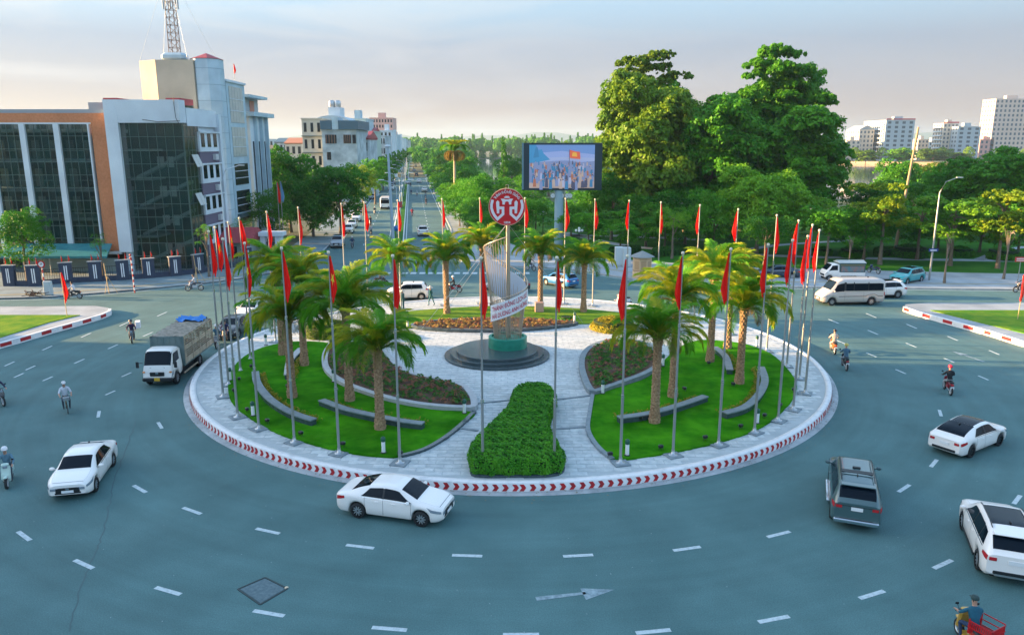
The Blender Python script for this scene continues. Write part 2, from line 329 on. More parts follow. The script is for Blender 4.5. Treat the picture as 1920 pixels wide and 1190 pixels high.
# lane dashes around the island and on the approaches
dash = MB().box(-.55, .55, -.085, .085, .0, .007).mesh('lane_dash', paint); dash2 = MB().box(-1.0, 1.0, -.075, .075, .0, .007).mesh('lane_dash', paint)
IC = Vector((-.07, 50.6, 0)); IR = 20.5
dl = thing('ring_road_dashes', 'broken white lane lines painted round the island on the roundabout asphalt', 'road marking', (IC.x, IC.y, 0))
def ringdash(px, py):
    p = G(px, py); d = p-IC; mo('lane_dash', dash, dl, (d.x, d.y, 0), math.atan2(d.y, d.x)+math.pi/2)
for q in ((262,916),(360,957),(502,995),(675,1024),(876,1041),(1084,1041),(1288,1028),(1460,1001),(1695,915),(1751,868),(1763,774),(45,1004),(157,1057),(315,1107),(504,1149),(730,1178),(977,1189),(1225,1183),(1451,1160),(1635,1114),(1768,1057),(1907,936),(300,797),(185,776)): ringdash(*q)
def apdash(px, py, ax, ay):
    p = G(px-ax/2, py-ay/2); q = G(px+ax/2, py+ay/2); c_ = (p+q)/2-IC; o = mo('lane_dash', dash2, dl, (c_.x, c_.y, 0), math.atan2(q.y-p.y, q.x-p.x)); o.scale = ((q-p).length/2.0, .8, 1)
for x, y in ((70,960),(140,1045),(225,990),(355,1070),(350,843),(590,940),(640,747),(840,832),(925,663),(1100,740),(940,1040),(820,1175),(1205,590)): apdash(x/3.967, 440+y/3.967, 18, -8)
for x, y in ((330,723),(622,805),(610,972),(828,1096),(907,900),(1190,1013),(1443,1143),(610,680),(910,760),(1215,850),(1525,955),(380,875)): apdash(1480+x/3.966, 420+y/3.966, 19, 8)
def arrow(tail, head, name, lab, wd=.11):
    a = G(*tail); b = G(*head); d = (b-a); L = d.length
    m = MB(); m.add([(0,-wd,.008),(L-1.0,-wd*.6,.008),(L-1.0,wd*.6,.008),(0,wd,.008)], [(0,1,2,3)]); m.add([(L-1.1,-.38,.008),(L,0,.008),(L-1.1,.30,.008)], [(0,1,2)])
    o = m.obj(name, mat('worn_paint', (.30,.40,.44), .7, c2=(.13,.2,.23), scale=5), None, a, math.atan2(d.y, d.x)); tag(o, lab, 'road marking')
arrow((1005,1122), (1152,1105), 'lane_arrow', 'worn white lane arrow on the asphalt in front of the island')
arrow((1845,678), (1785,658), 'lane_arrow', 'white lane arrow on the right approach beside the red scooter rider')
# manhole: square cover frame
cs = [G(446,1104), G(497,1082), G(539,1103), G(488,1133)]; cc = sum(cs, Vector())/4
mh = thing('manhole_cover', 'square concrete manhole cover with a dark frame set in the asphalt near the bottom left', 'manhole cover', cc)
loc = [p-cc for p in cs]
MB().prism([(p.x*.9, p.y*.9) for p in loc], 0, .012).obj('slab', mat('manhole_concrete', (.07,.12,.14), .9, c2=(.12,.18,.2), scale=8), mh)
fr = MB()
for i in range(4): a, b = loc[i], loc[(i+1) % 4]; fr.ribbon([(a.x, a.y), (b.x, b.y)], .06, 0, .016+.001*i)
fr.obj('frame', mat('dark_iron', (.02,.04,.045), .6), mh)
p = G(537,1101); tag(MB().lathe([(.07,0),(.07,.015),(.03,.02)], 12).obj('road_stud', mat('cream_cap', (.6,.5,.35), .5), None, p), 'small round pale stud at the corner of the manhole cover', 'road stud')
# tar seams and litter on the asphalt
def seam(pts, wd, name, lab, seed):
    g = random.Random(seed); P = [G(x, y).xy for x, y in pts]; L_ = []
    for i in range(len(P)-1):
        for k in range(14): t = k/14; q = P[i]*(1-t)+P[i+1]*t; L_.append((q.x+g.uniform(-.05,.05), q.y+g.uniform(-.05,.05)))
    tag(MB().ribbon(L_, wd, 0, .004).obj(name, mat('tar', (.042,.100,.108), .7)), lab, 'road seam')
seam([(255,790),(215,900),(190,1010),(150,1100),(128,1190)], .05, 'tar_seam', 'long dark tar seam down the left asphalt beside the white sedan', 1)
g = np.random.default_rng(21); n = 420; P = np.column_stack([g.uniform(-30, 32, n), g.uniform(19, 47, n), np.full(n, .012)]); _k = np.hypot(P[:,0]-IC.x, P[:,1]-IC.y) > IR+1; P = P[_k]; N_ = np.tile([0,0,1.], (len(P),1))+g.normal(0,.1,(len(P),3)); V, F = leaf_cards(P, N_, .028, g); tag(mo('road_litter', np_mesh('road_litter', V, F, mat('litter', (.22,.30,.32), .8))), 'grit and scraps of paper scattered on the asphalt', 'litter', kind='stuff')
# lake and far shore
m = MB(); m.prism([(-34,352),(60,215),(115,208),(175,215),(330,560),(250,610),(60,800),(-34,800)], .0, .012)
water = mat('lake_water', (.03, .07, .08), .06, spec=.7, bump=.10, bscale=.25); S(m.obj('water', water))
m = MB(); m.prism([(-900,1450),(-36,1450),(-36,352),(-70,352),(-160,1300),(-900,1300)], -.02, .07); m.prism([(62,806),(254,616),(338,562),(1500,560),(1500,1800),(62,1800)], -.02, 1.6); S(m.obj('far_shore', mat('shore_grass', (.06,.10,.03), .95, c2=(.16,.13,.07), scale=.03)))
m = MB(); m.ribbon([(62,804),(252,613),(336,560)], 1.2, 0, 2.0); S(m.obj('lake_embankment', mat('embankment_concrete', (.45,.36,.28), .9)))
# ---------------- the island ----------------
ZI = .40
def circ(r, n=160, c_=IC): return [(c_.x+r*math.cos(2*math.pi*i/n), c_.y+r*math.sin(2*math.pi*i/n)) for i in range(n)]
m = MB(); m.prism(circ(20.2), 0, ZI); isl = S(m.obj('island_pavement', slabjoint))
isl_root = isl
kb = thing('island_kerb', 'round white kerb wall of the island with red chevrons along its face', 'kerb', IC)
m = MB(); m.lathe([(IR+.04,0),(IR,.40),(IR-.03,.44),(IR-.32,.45),(IR-.34,.40)], 200, cap=False); m.obj('wall', kerbwhite, kb)
m = MB(); m.lathe([(IR+.38,.006),(IR+.32,.03),(IR+.05,.045)], 200, cap=False); m.obj('gutter', concrete, kb)
ch = MB()
def chv(x): return x
pts = [(-.14,.15),(.05,.15),(.155,0),(.05,-.15),(-.14,-.15),(-.035,0)]
ch.add([(x, -.0, z) for x, z in pts], [(0,5,2,1),(5,4,3,2)])
chm = ch.mesh('chevron', kerbred)
th = R(-90-112); k = 0
while th < R(-90+112):
    r_ = IR+.0235+.004; o = mo('chevron', chm, kb, (math.cos(th)*r_, math.sin(th)*r_, .215), th+math.pi/2); o.rotation_euler.x = -R(5.7)*-1 if False else R(-5.7); k += 1
    th += (.425+(.0 if random.random() > .12 else -.12)+random.uniform(-.015,.015))/IR
c4 = lambda x, y: (340+x/3.4286, 600+y/3.4286)
c5 = lambda x, y: (760+x/3.306, 560+y/3.306)
c6 = lambda x, y: (1060+x/3.5, 600+y/3.5)
def gp(fn, pts, z=ZI+.1): return [tuple(G(*fn(*p), z).xy) for p in pts]
idn = lambda x, y: (x, y)
lawnL = smooth(gp(c4, [(960,150),(830,135),(680,140),(520,175),(400,235),(325,320),(300,430),(330,530),(450,630),(640,730),(900,808),(1100,850),(1280,872),(1400,872),(1560,825),(1700,745),(1800,665),(1880,590),(1600,572),(1300,508),(1050,430),(940,350),(918,250),(935,190)]), 4)
bedL = smooth(gp(c4, [(1000,146),(945,190),(920,255),(940,335),(1040,412),(1200,475),(1400,530),(1600,562),(1850,575),(1885,540),(1850,470),(1780,420),(1650,390),(1500,360),(1400,310),(1330,240),(1290,200),(1150,165)]), 4)
lawnR = smooth(gp(c6, [(185,490),(165,600),(155,720),(215,825),(310,905),(420,905),(700,862),(900,822),(1100,770),(1300,690),(1450,570),(1512,470),(1512,400),(1450,310),(1350,220),(1200,160),(1080,140),(900,128),(780,160),(680,230),(560,360),(400,425)]), 4)
bedR = smooth(gp(c6, [(175,478),(120,380),(105,290),(130,220),(200,170),(320,140),(480,150),(600,215),(620,290),(540,355),(400,410),(280,452)]), 4)
lawnB = smooth(gp(idn, [(715,606),(728,594),(760,584),(830,578),(900,574),(960,573),(1050,576),(1120,581),(1175,588),(1175,600),(1120,604),(1085,606),(960,600),(860,601),(800,608),(768,614),(735,614)]), 4)
bedB = smooth(gp(idn, [(772,612),(800,605),(860,600),(960,598),(1030,602),(1082,607),(1030,615),(960,620),(880,621),(810,618)]), 4)
m = MB(); m.prism(lawnL, ZI-.01, ZI+.10); S(m.obj('left_lawn', lawn))
m = MB(); m.prism(lawnR, ZI-.01, ZI+.10); S(m.obj('right_lawn', lawn))
m = MB(); m.prism(lawnB, ZI-.01, ZI+.10); S(m.obj('back_lawn', lawnyel))
def edge(pts, name, lab, mt, wd=.22, z1=ZI+.14, closed=False):
    m = MB(); m.ribbon(pts, wd, ZI, z1, closed=closed); tag(m.obj(name, mt), lab, 'edging')
edge(smooth(gp(c4, [(1395,873),(1560,828),(1700,748),(1800,668),(1885,585)]), 5, False), 'lawn_edging', 'black granite edging along the inner side of the left lawn', darkstone)
edge(smooth(gp(c6, [(180,482),(160,600),(150,720),(215,830),(310,908)]), 5, False), 'lawn_edging', 'blue grey granite edging along the inner side of the right lawn', greystone)
def offs(poly, d):
    n = len(poly); out = []; a = sum(poly[i][0]*poly[(i+1) % n][1]-poly[(i+1) % n][0]*poly[i][1] for i in range(n)); s = 1 if a > 0 else -1
    for i in range(n):
        t = Vector(poly[(i+1) % n])-Vector(poly[i-1]); t.normalize(); out.append((poly[i][0]-t.y*s*d, poly[i][1]+t.x*s*d))
    return out
leafA = leafmat('bed_leaf_dark', (.03, .12, .02), (.10, .24, .035), 3); leafB = leafmat('bed_leaf_bronze', (.26, .17, .05), (.48, .32, .10), 3)
leafC = leafmat('bed_leaf_wine', (.22, .09, .05), (.36, .17, .10), 3)
def scatter(poly, dens, g):
    xs = [p[0] for p in poly]; ys = [p[1] for p in poly]; n = int(dens*(max(xs)-min(xs))*(max(ys)-min(ys)))
    q = np.column_stack([g.uniform(min(xs), max(xs), n), g.uniform(min(ys), max(ys), n)])
    return np.array([p for p in q if inside(p[0], p[1], poly)])
def bed(poly, name, lab, bordm, z, wdt, dens, mats, hgt_=.28, seed=1):
    g = np.random.default_rng(seed); t = thing(name, lab, 'flower bed', (0, 0, 0))
    MB().ribbon(offs(poly, .02), wdt, ZI, z, closed=True).obj('border', bordm, t)
    inn = offs(poly, wdt*.5+.02); MB().prism(inn, ZI, z-.07).obj('soil', soil, t)
    P = scatter(offs(poly, wdt*.5+.15), dens, g); V = []; F = []; MI = []
    per = 14; n = len(P); c_ = np.repeat(P, per, 0); a = g.uniform(0, 2*math.pi, n*per); r_ = g.uniform(.02, .17, n*per)
    pos = np.column_stack([c_[:, 0]+np.cos(a)*r_, c_[:, 1]+np.sin(a)*r_, z-.07+hgt_*np.repeat(g.uniform(.5, 1, n), per)*(1-r_*2.5)+.02])
    nr = np.column_stack([np.cos(a)*.7, np.sin(a)*.7, np.full(n*per, .7)])+g.normal(0, .25, (n*per, 3)); nr /= np.linalg.norm(nr, axis=1)[:, None]
    V, F = leaf_cards(pos, nr, .075, g, .5); mi = np.repeat(g.integers(0, len(mats), n), per)
    tag(mo('plants', np_mesh('plants', V, F, None, mats=mats, mi=mi), t), kind='stuff')
bed(bedL, 'flower_bed', 'large S-shaped bed of dark green and reddish plants on the left of the plaza', palestone, ZI+.30, .38, 17, [leafA, leafA, leafA, leafC], seed=1)
bed(bedR, 'flower_bed', 'rounded bed of dark green plants with grey border on the right of the plaza', greystone, ZI+.30, .38, 17, [leafA, leafA, leafA, leafC], seed=2)
bed(bedB, 'flower_bed', 'lens-shaped bed of bronze plants behind the monument', darkstone, ZI+.26, .25, 15, [leafB, leafB, leafC], seed=3)
# low curved walls on the lawns
gold = leafmat('golden_leaf', (.22, .20, .02), (.42, .32, .03), 2)
def bench(fn, pts, lab, mt, sd=1, seed=1):
    ln = smooth(gp(fn, pts, ZI+.45), 5, False); t = thing('curved_wall', lab, 'low wall', (ln[0][0], ln[0][1], ZI+.1)); o = ln[0]
    L2 = [(x-o[0], y-o[1]) for x, y in ln]; MB().ribbon(L2, .34, 0, .26).obj('stone', darkstone, t); MB().ribbon(L2, .44, .26, .32).obj('coping', mt, t)
    g = np.random.default_rng(seed); P = []
    for i in range(len(L2)-1):
        a, b = Vector(L2[i]), Vector(L2[i+1]); d = (b-a); nn = Vector((-d.y, d.x)).normalized()*sd
        for k in range(int(d.length*26)+1): q = a+d*g.uniform(0, 1)+nn*g.uniform(.28, .62); P.append((q.x, q.y, g.uniform(.04, .28)))
    P = np.array(P); P = np.repeat(P, 3, 0)+g.normal(0, .04, (len(P)*3, 3)); nr = g.normal(0, .5, P.shape)+np.array([0, 0, .8]); nr /= np.linalg.norm(nr, axis=1)[:, None]
    V, F = leaf_cards(P, nr, .06, g); tag(mo('golden_plants', np_mesh('golden_plants', V, F, gold), t), kind='stuff')
bench(c4, [(475,325),(490,400),(560,490),(660,560),(760,605),(850,632)], 'long curved grey stone wall at the left of the left lawn', greystone, 1, 1)
bench(c4, [(900,505),(1050,560),(1200,595),(1400,635),(1555,655)], 'gently curved stone wall near the front of the left lawn below the flower bed', greystone, 1, 2)
bench(c4, [(770,175),(700,250),(682,345)], 'short curved pale stone wall between palm trunks at the back of the left lawn', palestone, 1, 3)
bench(c6, [(350,630),(560,600),(760,545),(920,490)], 'gently curved stone wall behind the front palm of the right lawn', greystone, 1, 4)
bench(c6, [(1045,600),(1180,560),(1270,480),(1310,390),(1285,300)], 'C-shaped grey stone wall at the right of the right lawn', greystone, 1, 5)
bench(c6, [(980,170),(1050,230),(1080,320)], 'short curved stone wall between palm trunks at the back of the right lawn', greystone, 1, 6)
# hedges: solid leafy volumes
def hedge(poly, name, lab, z0, h, mt, core, n, size, seed, cat='hedge', dome=0):
    g = np.random.default_rng(seed); t = thing(name, lab, cat, (0, 0, 0)); xs = np.array(poly)
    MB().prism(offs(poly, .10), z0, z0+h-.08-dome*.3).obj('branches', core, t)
    cx, cy = xs[:, 0].mean(), xs[:, 1].mean(); rr = np.hypot(xs[:, 0]-cx, xs[:, 1]-cy).max()
    top = scatter(poly, 1, g); top = scatter(poly, n*.7/max(1, len(top)) if len(top) else 50, g)
    wob = .03*np.sin(top[:, 0]*9)+.03*np.sin(top[:, 1]*7+1)+.03*np.sin(top[:, 0]*17+top[:, 1]*13)
    zt = z0+h+wob+g.uniform(-.06, .05, len(top)) - dome*(np.hypot(top[:, 0]-cx, top[:, 1]-cy)/rr)**2.5
    P1 = np.column_stack([top, zt]); N1 = np.tile([0, 0, 1.], (len(P1), 1))+g.normal(0, .45, P1.shape)
    per = len(poly); m2 = int(n*.5); i = g.integers(0, per, m2); t_ = g.uniform(0, 1, m2)[:, None]; A = xs[i]; B = xs[(i+1) % per]
    w_ = np.linalg.norm(B-A, axis=1); i = g.choice(per, m2, p=np.linalg.norm(np.roll(xs, -1, 0)-xs, axis=1)/np.linalg.norm(np.roll(xs, -1, 0)-xs, axis=1).sum()); A = xs[i]; B = xs[(i+1) % per]
    q = A+(B-A)*t_; d = (B-A)/(np.linalg.norm(B-A, axis=1)[:, None]+1e-9); ar = np.sum(xs[:, 0]*np.roll(xs[:, 1], -1)-np.roll(xs[:, 0], -1)*xs[:, 1]); sgn = 1 if ar > 0 else -1
    nn = np.column_stack([d[:, 1], -d[:, 0]])*sgn; zz = g.uniform(.02, 1, m2); bul = .12*np.sin(zz*math.pi)+.06*np.sin(q[:, 0]*8+q[:, 1]*6)+g.uniform(-.05, .05, m2)
    P2 = np.column_stack([q+nn*bul[:, None], z0+zz*(h-dome)]); N2 = np.column_stack([nn, np.full(m2, .35)])+g.normal(0, .45, (m2, 3))
    P = np.vstack([P1, P2]); Nn = np.vstack([N1, N2]); Nn /= np.linalg.norm(Nn, axis=1)[:, None]
    V, F = leaf_cards(P, Nn, size, g); tag(mo('foliage', np_mesh('foliage', V, F, mt), t), kind='stuff')
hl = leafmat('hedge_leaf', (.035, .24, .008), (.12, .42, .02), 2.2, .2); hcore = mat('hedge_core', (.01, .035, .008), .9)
hp = [(665,565),(700,532),(790,514),(870,522),(925,560),(930,620),(900,700),(892,770),(930,850),(975,920),(985,975),(900,1005),(650,1010),(430,1005),(398,960),(398,900),(455,830),(560,730),(640,645)]
hp = [tuple(G(*c5(x, y), ZI+.75).xy) for x, y in hp]; hc = (np.mean([p[0] for p in hp]), 0)
HED = offs(smooth(hp, 4), .13)
hedge(HED, 'clipped_hedge', 'big waisted clipped green hedge on the front path of the island', ZI, .8, hl, hcore, 36000, .045, 5)
MB().ribbon(offs(HED, -.08), .12, ZI, ZI+.12, closed=True).obj('hedge_edging', darkstone).__setitem__('label', 'dark stone edging round the foot of the big waisted hedge'); bpy.data.objects['hedge_edging']['category'] = 'edging'
def disc(px, py, rx, ry, n=22): c_ = G(px, py, ZI+.5); return [(c_.x+rx*math.cos(2*math.pi*i/n), c_.y+ry*math.sin(2*math.pi*i/n)) for i in range(n)]
yl = leafmat('yellow_bush_leaf', (.16, .20, .015), (.50, .38, .02), 2.2, .2)
bush1 = disc(1150, 606, 1.65, 1.5)
hedge(bush1, 'golden_bush', 'round golden bush at the right end of the back lawn', ZI, .95, yl, hcore, 7000, .05, 6, 'bush', .45)
hedge(disc(612, 618, 1.6, 1.3), 'green_bush', 'round yellow-green bush behind the palms on the left of the island', ZI, 1.2, leafmat('lime_bush_leaf', (.08,.17,.02), (.2,.28,.03), 2), hcore, 7000, .05, 7, 'bush', .45)
hedge(disc(1062, 590, .55, .5, 12), 'small_bush', 'small clipped bush on the back lawn right of the monument', ZI, .5, hl, hcore, 1500, .04, 8, 'bush', .2)
# path steps
for a, b, lab in (((440,652),(655,630),'left upper'),((915,630),(1150,602),'right upper'),((335,805),(452,820),'left lower'),((915,812),(1120,797),'right lower')):
    p, q = G(*c5(*a), ZI), G(*c5(*b), ZI); tag(MB().ribbon([p.xy, q.xy], .16, ZI, ZI+.06).obj('path_step', greystone), 'narrow grey stone step across the '+lab+' part of the front path', 'step')
# slabs
solid = [lawnL, lawnR, lawnB, bedL, bedR, bedB, HED, bush1]
bbs = [(min(p[0] for p in s_), max(p[0] for p in s_), min(p[1] for p in s_), max(p[1] for p in s_)) for s_ in solid]
def blocked(x, y):
    return any(b[0] <= x <= b[1] and b[2] <= y <= b[3] and inside(x, y, s_) for s_, b in zip(solid, bbs))
cells = []; sx, sy = .80, .40; row = 0; y = IC.y-20.1
while y < IC.y+20.1:
    x = IC.x-20.2-(row % 2)*sx/2
    while x < IC.x+20.2:
        cx, cy = x+sx/2, y+sy/2
        if all(math.hypot(cx+i*sx/2-IC.x, cy+j*sy/2-IC.y) < 20.12 for i in (-1, 1) for j in (-1, 1)) and not blocked(cx, cy): cells.append((cx, cy))
        x += sx
    y += sy; row += 1
cells.sort(key=lambda c_: math.hypot(c_[0], c_[1]))
slab = MB().bbox(0, 0, .007, sx-.034, sy-.034, .016, b=.005).mesh('slab', slabm); isx = isl
for cx, cy in cells[:300]:
    mo('slab', slab, isl, (cx, cy, ZI+random.uniform(-.001, .002)))
m = MB()
for cx, cy in cells[300:]: z = ZI+random.uniform(.013, .017); a, b = sx/2-.018, sy/2-.018; m.box(cx-a, cx+a, cy-b, cy+b, ZI-.002, z)
tag(m.obj('paving_slabs', slabm, isl), kind='stuff')
# ---------------- side medians with red and white kerbs ----------------
def median(poly, front, blocks, grass, name, lab):
    t = thing(name, lab, 'traffic island', (0, 0, 0))
    MB().prism(poly, 0, .38).obj('pavement', pavelight, t)
    MB().ribbon(front, .24, 0, .42).obj('kerb', kerbwhite, t)
    MB().prism(grass, .3, .44).obj('grass', lawnyel, t)
    for px, py in blocks:
        best = None
        v = ray(px, py)
        for i in range(len(front)-1):
            a, b = Vector(front[i]), Vector(front[i+1]); d = b-a
            den = v.x*d.y-v.y*d.x
            if abs(den) < 1e-6: continue
            u = -(a.x*v.y-a.y*v.x)/(-den) if False else (v.x*a.y-v.y*a.x)/(-den)
            if -0.3 <= u <= 1.3 and (best is None or abs(u-.5) < best[0]): best = (abs(u-.5), a+d*u, math.atan2(d.y, d.x))
        if best: MB().bbox(0, 0, 0, .95 if py > 600 else .8, .27, .26, b=.01).obj('red_block', kerbred, t, (best[1].x, best[1].y, .235), best[2])
fl = [G(202,590).xy, G(212,593).xy]
FL = [tuple(G(x, y).xy) for x, y in ((-420,742),(0,653),(46,640),(100,624),(150,610),(190,598),(206,591))]; FL = [(p[0], p[1]) for p in FL]
FL2 = FL+[tuple(G(207,587).xy)]
median(FL+[tuple(G(205,585).xy), tuple(G(180,581).xy), tuple(G(60,582).xy), tuple(G(-500,583).xy)], FL2, [(9,646),(46,635),(85,623),(124,612),(161,602),(192,594)],
       [tuple(G(x, y, .44).xy) for x, y in ((-480,590),(60,590),(150,590),(90,604),(0,632),(-400,700))], 'traffic_island', 'grassy triangular traffic island with red and white kerb at the left edge')
FR = [tuple(G(x, y).xy) for x, y in ((1695,583),(1720,592),(1777,608),(1857,630),(1920,650),(2350,770))]
median(FR[::-1]+[tuple(G(1697,578).xy), tuple(G(1740,575).xy), tuple(G(1920,575).xy), tuple(G(2500,576).xy)][0:4], FR, [(1701,587),(1738,597),(1778,608),(1817,618),(1857,629),(1889,638)],
       [tuple(G(x, y, .44).xy) for x, y in ((1745,581),(1920,581),(2450,582),(2330,720),(1920,624),(1830,602))], 'traffic_island', 'grassy triangular traffic island with red and white kerb at the right edge')
# ---------------- monument ----------------
mc_ = G(952, 649, ZI+.52); MX, MY = mc_.x, mc_.y; sc0 = G(932, 667, ZI)
mon = thing('monument', 'tall golden rod cage on a green drum and dark round steps, under a red emblem', 'monument', (MX, MY, ZI))
for r_, z0, z1 in ((3.6, 0, .16), (3.2, .161, .33), (2.78, .331, .52)):
    MB().lathe([(0,z0),(r_,z0),(r_,z1-.02),(r_-.02,z1),(0,z1)], 64, cap=False, smooth=False).obj('step', darkstone, mon, (sc0.x-MX, sc0.y-MY, 0))
greenp = mat('green_enamel', (.01, .22, .15), .4, c2=(.02, .28, .19), scale=2)
MB().lathe([(1.33,.522),(1.33,1.24),(1.27,1.27),(1.12,1.27),(1.12,1.15),(0,1.15)], 48, cap=False, smooth=False).obj('drum', greenp, mon)
rodm = mat('golden_steel_rod', (.50, .42, .33), .35, metal=.55); topz = {}
def helix(a):      # height of the rod tops at angle a (0..2pi), two and a half turns of a rising ribbon
    return a
def cage(z): return .97+.62*(max(0, z-1.1)/6.)      # radius of the cage grows upwards
rods = []
# spiral: starts low at the front left, rises round the right side and behind, ends at the mast top
N = 66
for i in range(N):
    u = i/(N-1); ad = -190+u*460; a = R(ad)                  # the ribbon rises from the front left round the right and the back to the mast
    zt = float(np.interp(ad, (-190,-90,0,90,180,270), (3.45,4.25,4.9,5.95,7.35,8.3))); rods.append((a, zt))
rodmesh = {}
for i, (a, zt) in enumerate(rods):
    base = 1.1; r0 = .92-.05*(i % 2); r1 = cage(zt)
    m = MB(); m.tube([(math.cos(a)*r0, math.sin(a)*r0, base), (math.cos(a)*(r0+r1)/2*.98, math.sin(a)*(r0+r1)/2*.98, (base+zt)/2), (math.cos(a)*r1, math.sin(a)*r1, zt)], .018, 5); m.obj('rod', rodm, mon)
m = MB(); m.tube([(math.cos(a)*cage(z), math.sin(a)*cage(z), z) for a, z in rods], .04, 6); m.obj('spiral_rail', rodm, mon)
m = MB(); m.tube([(math.cos(a)*(.92), math.sin(a)*(.92), 1.6) for a in np.linspace(0, 2*math.pi, 33)], .03, 5); m.obj('lower_ring', rodm, mon)
m = MB()
sheet = [(a, z) for a, z in rods if R(-15) < a < R(175)]
vs = []
for a, z in sheet:
    for zz in (z-2.6, z-.3): vs.append((math.cos(a)*cage(zz)*.965, math.sin(a)*cage(zz)*.965, zz))
m.add(vs, [(2*i, 2*i+2, 2*i+3, 2*i+1) for i in range(len(sheet)-1)], 0, True); m.obj('translucent_sheet', mat('pale_sheet', (.60, .66, .74), .4), mon)
MB().tube([(0,0,1.0),(0,0,9.4)], .11, 10).tube([(.16,.05,1.0),(.1,.03,9.0)], .05, 8).obj('mast', rodm, mon)
m = MB()
for ax, ay in ((-4.4, 9), (4.6, 8.5), (-5.6, -1)): m.tube([(0, 0, 9.0), (ax*1.3, ay, .2)], .012, 4)
m.obj('guy_wires', steel, mon)
# emblem disc
DZ = PY(950, 388, MY-.2).z-ZI; DR = .0
p1, p2 = PY(916, 388, MY-.2), PY(985, 388, MY-.2); DR = (p2.x-p1.x)/2; DX = (p1.x+p2.x)/2-MX
emr = mat('emblem_red', (.62, .008, .015), .4); emw = mat('emblem_white', (.80, .74, .78), .45); rimm = mat('emblem_rim', (.70, .32, .22), .4)
E0 = Matrix.Translation((DX, -.2, DZ)) @ Matrix.Rotation(math.pi/2, 4, 'X')
m = MB(); m.lathe([(0,-.12),(DR-.04,-.12),(DR-.04,.10),(0,.10)], 64, M=E0, cap=False, smooth=False); em = m.obj('emblem_disc', emr, mon)
m = MB(); m.lathe([(DR-.045,-.14),(DR,-.14),(DR,.125),(DR-.045,.125)], 64, M=E0, cap=False, smooth=False); m.obj('rim', rimm, em)
def glyph(polys, name, z=.10):
    m = MB()
    for q in polys:
        k = DR/420.; pts = [((x-597)*k, (578-y)*k) for x, y in q]
        b = MB(); b.prism(pts, z-.01, z+.02); m.add([E0 @ Vector(v) for v in b.v], b.f)
    return m.obj(name, emw, em)
def bandpoly(pts, wd):
    m2 = []; P = [Vector(p) for p in pts]; L_, R_ = [], []
    for i in range(len(P)):
        d1 = (P[i]-P[i-1]).normalized() if i else (P[1]-P[0]).normalized(); d2 = (P[i+1]-P[i]).normalized() if i < len(P)-1 else d1
        n = Vector((-(d1+d2).y, (d1+d2).x)).normalized(); k = wd/2/max(.4, n.dot(Vector((-d1.y, d1.x)))); L_.append(tuple(P[i]+n*k)); R_.append(tuple(P[i]-n*k))
    return L_+R_[::-1]
half = [bandpoly([(272,415),(246,520),(246,600),(272,690),(315,770),(380,850),(508,735),(508,598),(425,598)], 60), [(350,465),(388,425),(425,465),(422,722),(368,722)]]
mir = lambda q: [(1194-x, y) for x, y in q]
glyph(half+[mir(q) for q in half], 'letter_mark')
glyph([[(455,392),(530,392),(560,405),(640,405),(665,392),(738,392),(702,450),(695,522),(645,522),(640,470),(622,452),(572,452),(555,470),(548,522),(495,522),(492,450)], [(525,350),(560,350),(560,330),(640,330),(640,350),(672,350),(650,375),(545,375)]], 'gate_mark')
def arc_text(s, r_, a0, a1, size):
    m = MB()
    for i, ch_ in enumerate(s):
        if ch_ == ' ': continue
        a = R(a0+(a1-a0)*i/(len(s)-1)); me = text_mesh(ch_, size)
        Mx = E0 @ Matrix.Translation((math.cos(a)*r_, math.sin(a)*r_, .124)) @ Matrix.Rotation(a-math.pi/2, 4, 'Z')
        m.add([Mx @ v.co for v in me.vertices], [tuple(p.vertices) for p in me.polygons]); bpy.data.meshes.remove(me)
    m.obj('city_name', emw, em)
arc_text('THÀNH PHỐ HẢI DƯƠNG', DR*.80, 142, 38, .25)
me = text_mesh('1804', .23); m = MB(); m.add([E0 @ (v.co+Vector((0, -DR*.84, .124))) for v in me.vertices], [tuple(p.vertices) for p in me.polygons]); m.obj('year', emw, em)
MB().tube([(DX-.06,-.2,DZ+DR),(DX-.06,-.2,DZ+DR+.22),(DX+.1,-.2,DZ+DR+.22),(DX+.1,-.2,DZ+DR)], .02, 5).obj('top_bracket', rodm, em)
# banner on the cage
ban = thing('banner', 'white banner with two lines of red lettering wrapped slantwise round the monument cage', 'banner', (MX, MY, ZI))
def onband(u, v):      # u metres along, v metres up -> curved slanted position
    r_ = 1.55; a = R(270)+(u+.22)/r_; z = 3.62+u*.38+v
    return Vector((math.cos(a)*r_, math.sin(a)*r_, z))
m = MB(); nu = 24; vs = []
for i in range(nu+1):
    u = -1.5+2.95*i/nu
    for v in (-.56, .56): vs.append(onband(u, v))
m.add(vs, [(2*i, 2*i+2, 2*i+3, 2*i+1) for i in range(nu)], 0, True); m.obj('cloth', mat('banner_cloth', (.78, .79, .82), .7), ban)
for s, v0 in (('THÀNH ĐÔNG LỊCH SỬ', .22), ('HẢI DƯƠNG ANH HÙNG', -.28)):
    me = text_mesh(s, .42); mm = max(v.co.x for v in me.vertices); k = 1.30/mm
    m = MB(); vs = []
    for v in me.vertices:
        q = onband(v.co.x*k-.02, v.co.y*1.05+v0); q.x *= 1.012; q.y *= 1.012; vs.append(q)
    m.add(vs, [tuple(p.vertices) for p in me.polygons]); m.obj('lettering', mat('banner_red', (.55, .01, .06), .6), ban)
# pale pink stone block
p = G(1011, 584, ZI+.1); tag(MB().bbox(0,0,.42,.75,.6,.85, b=.04).obj('stone_block', mat('pink_stone', (.55,.34,.27), .8), None, p), 'pale pink stone block on the back lawn at the foot of a palm', 'stone block')
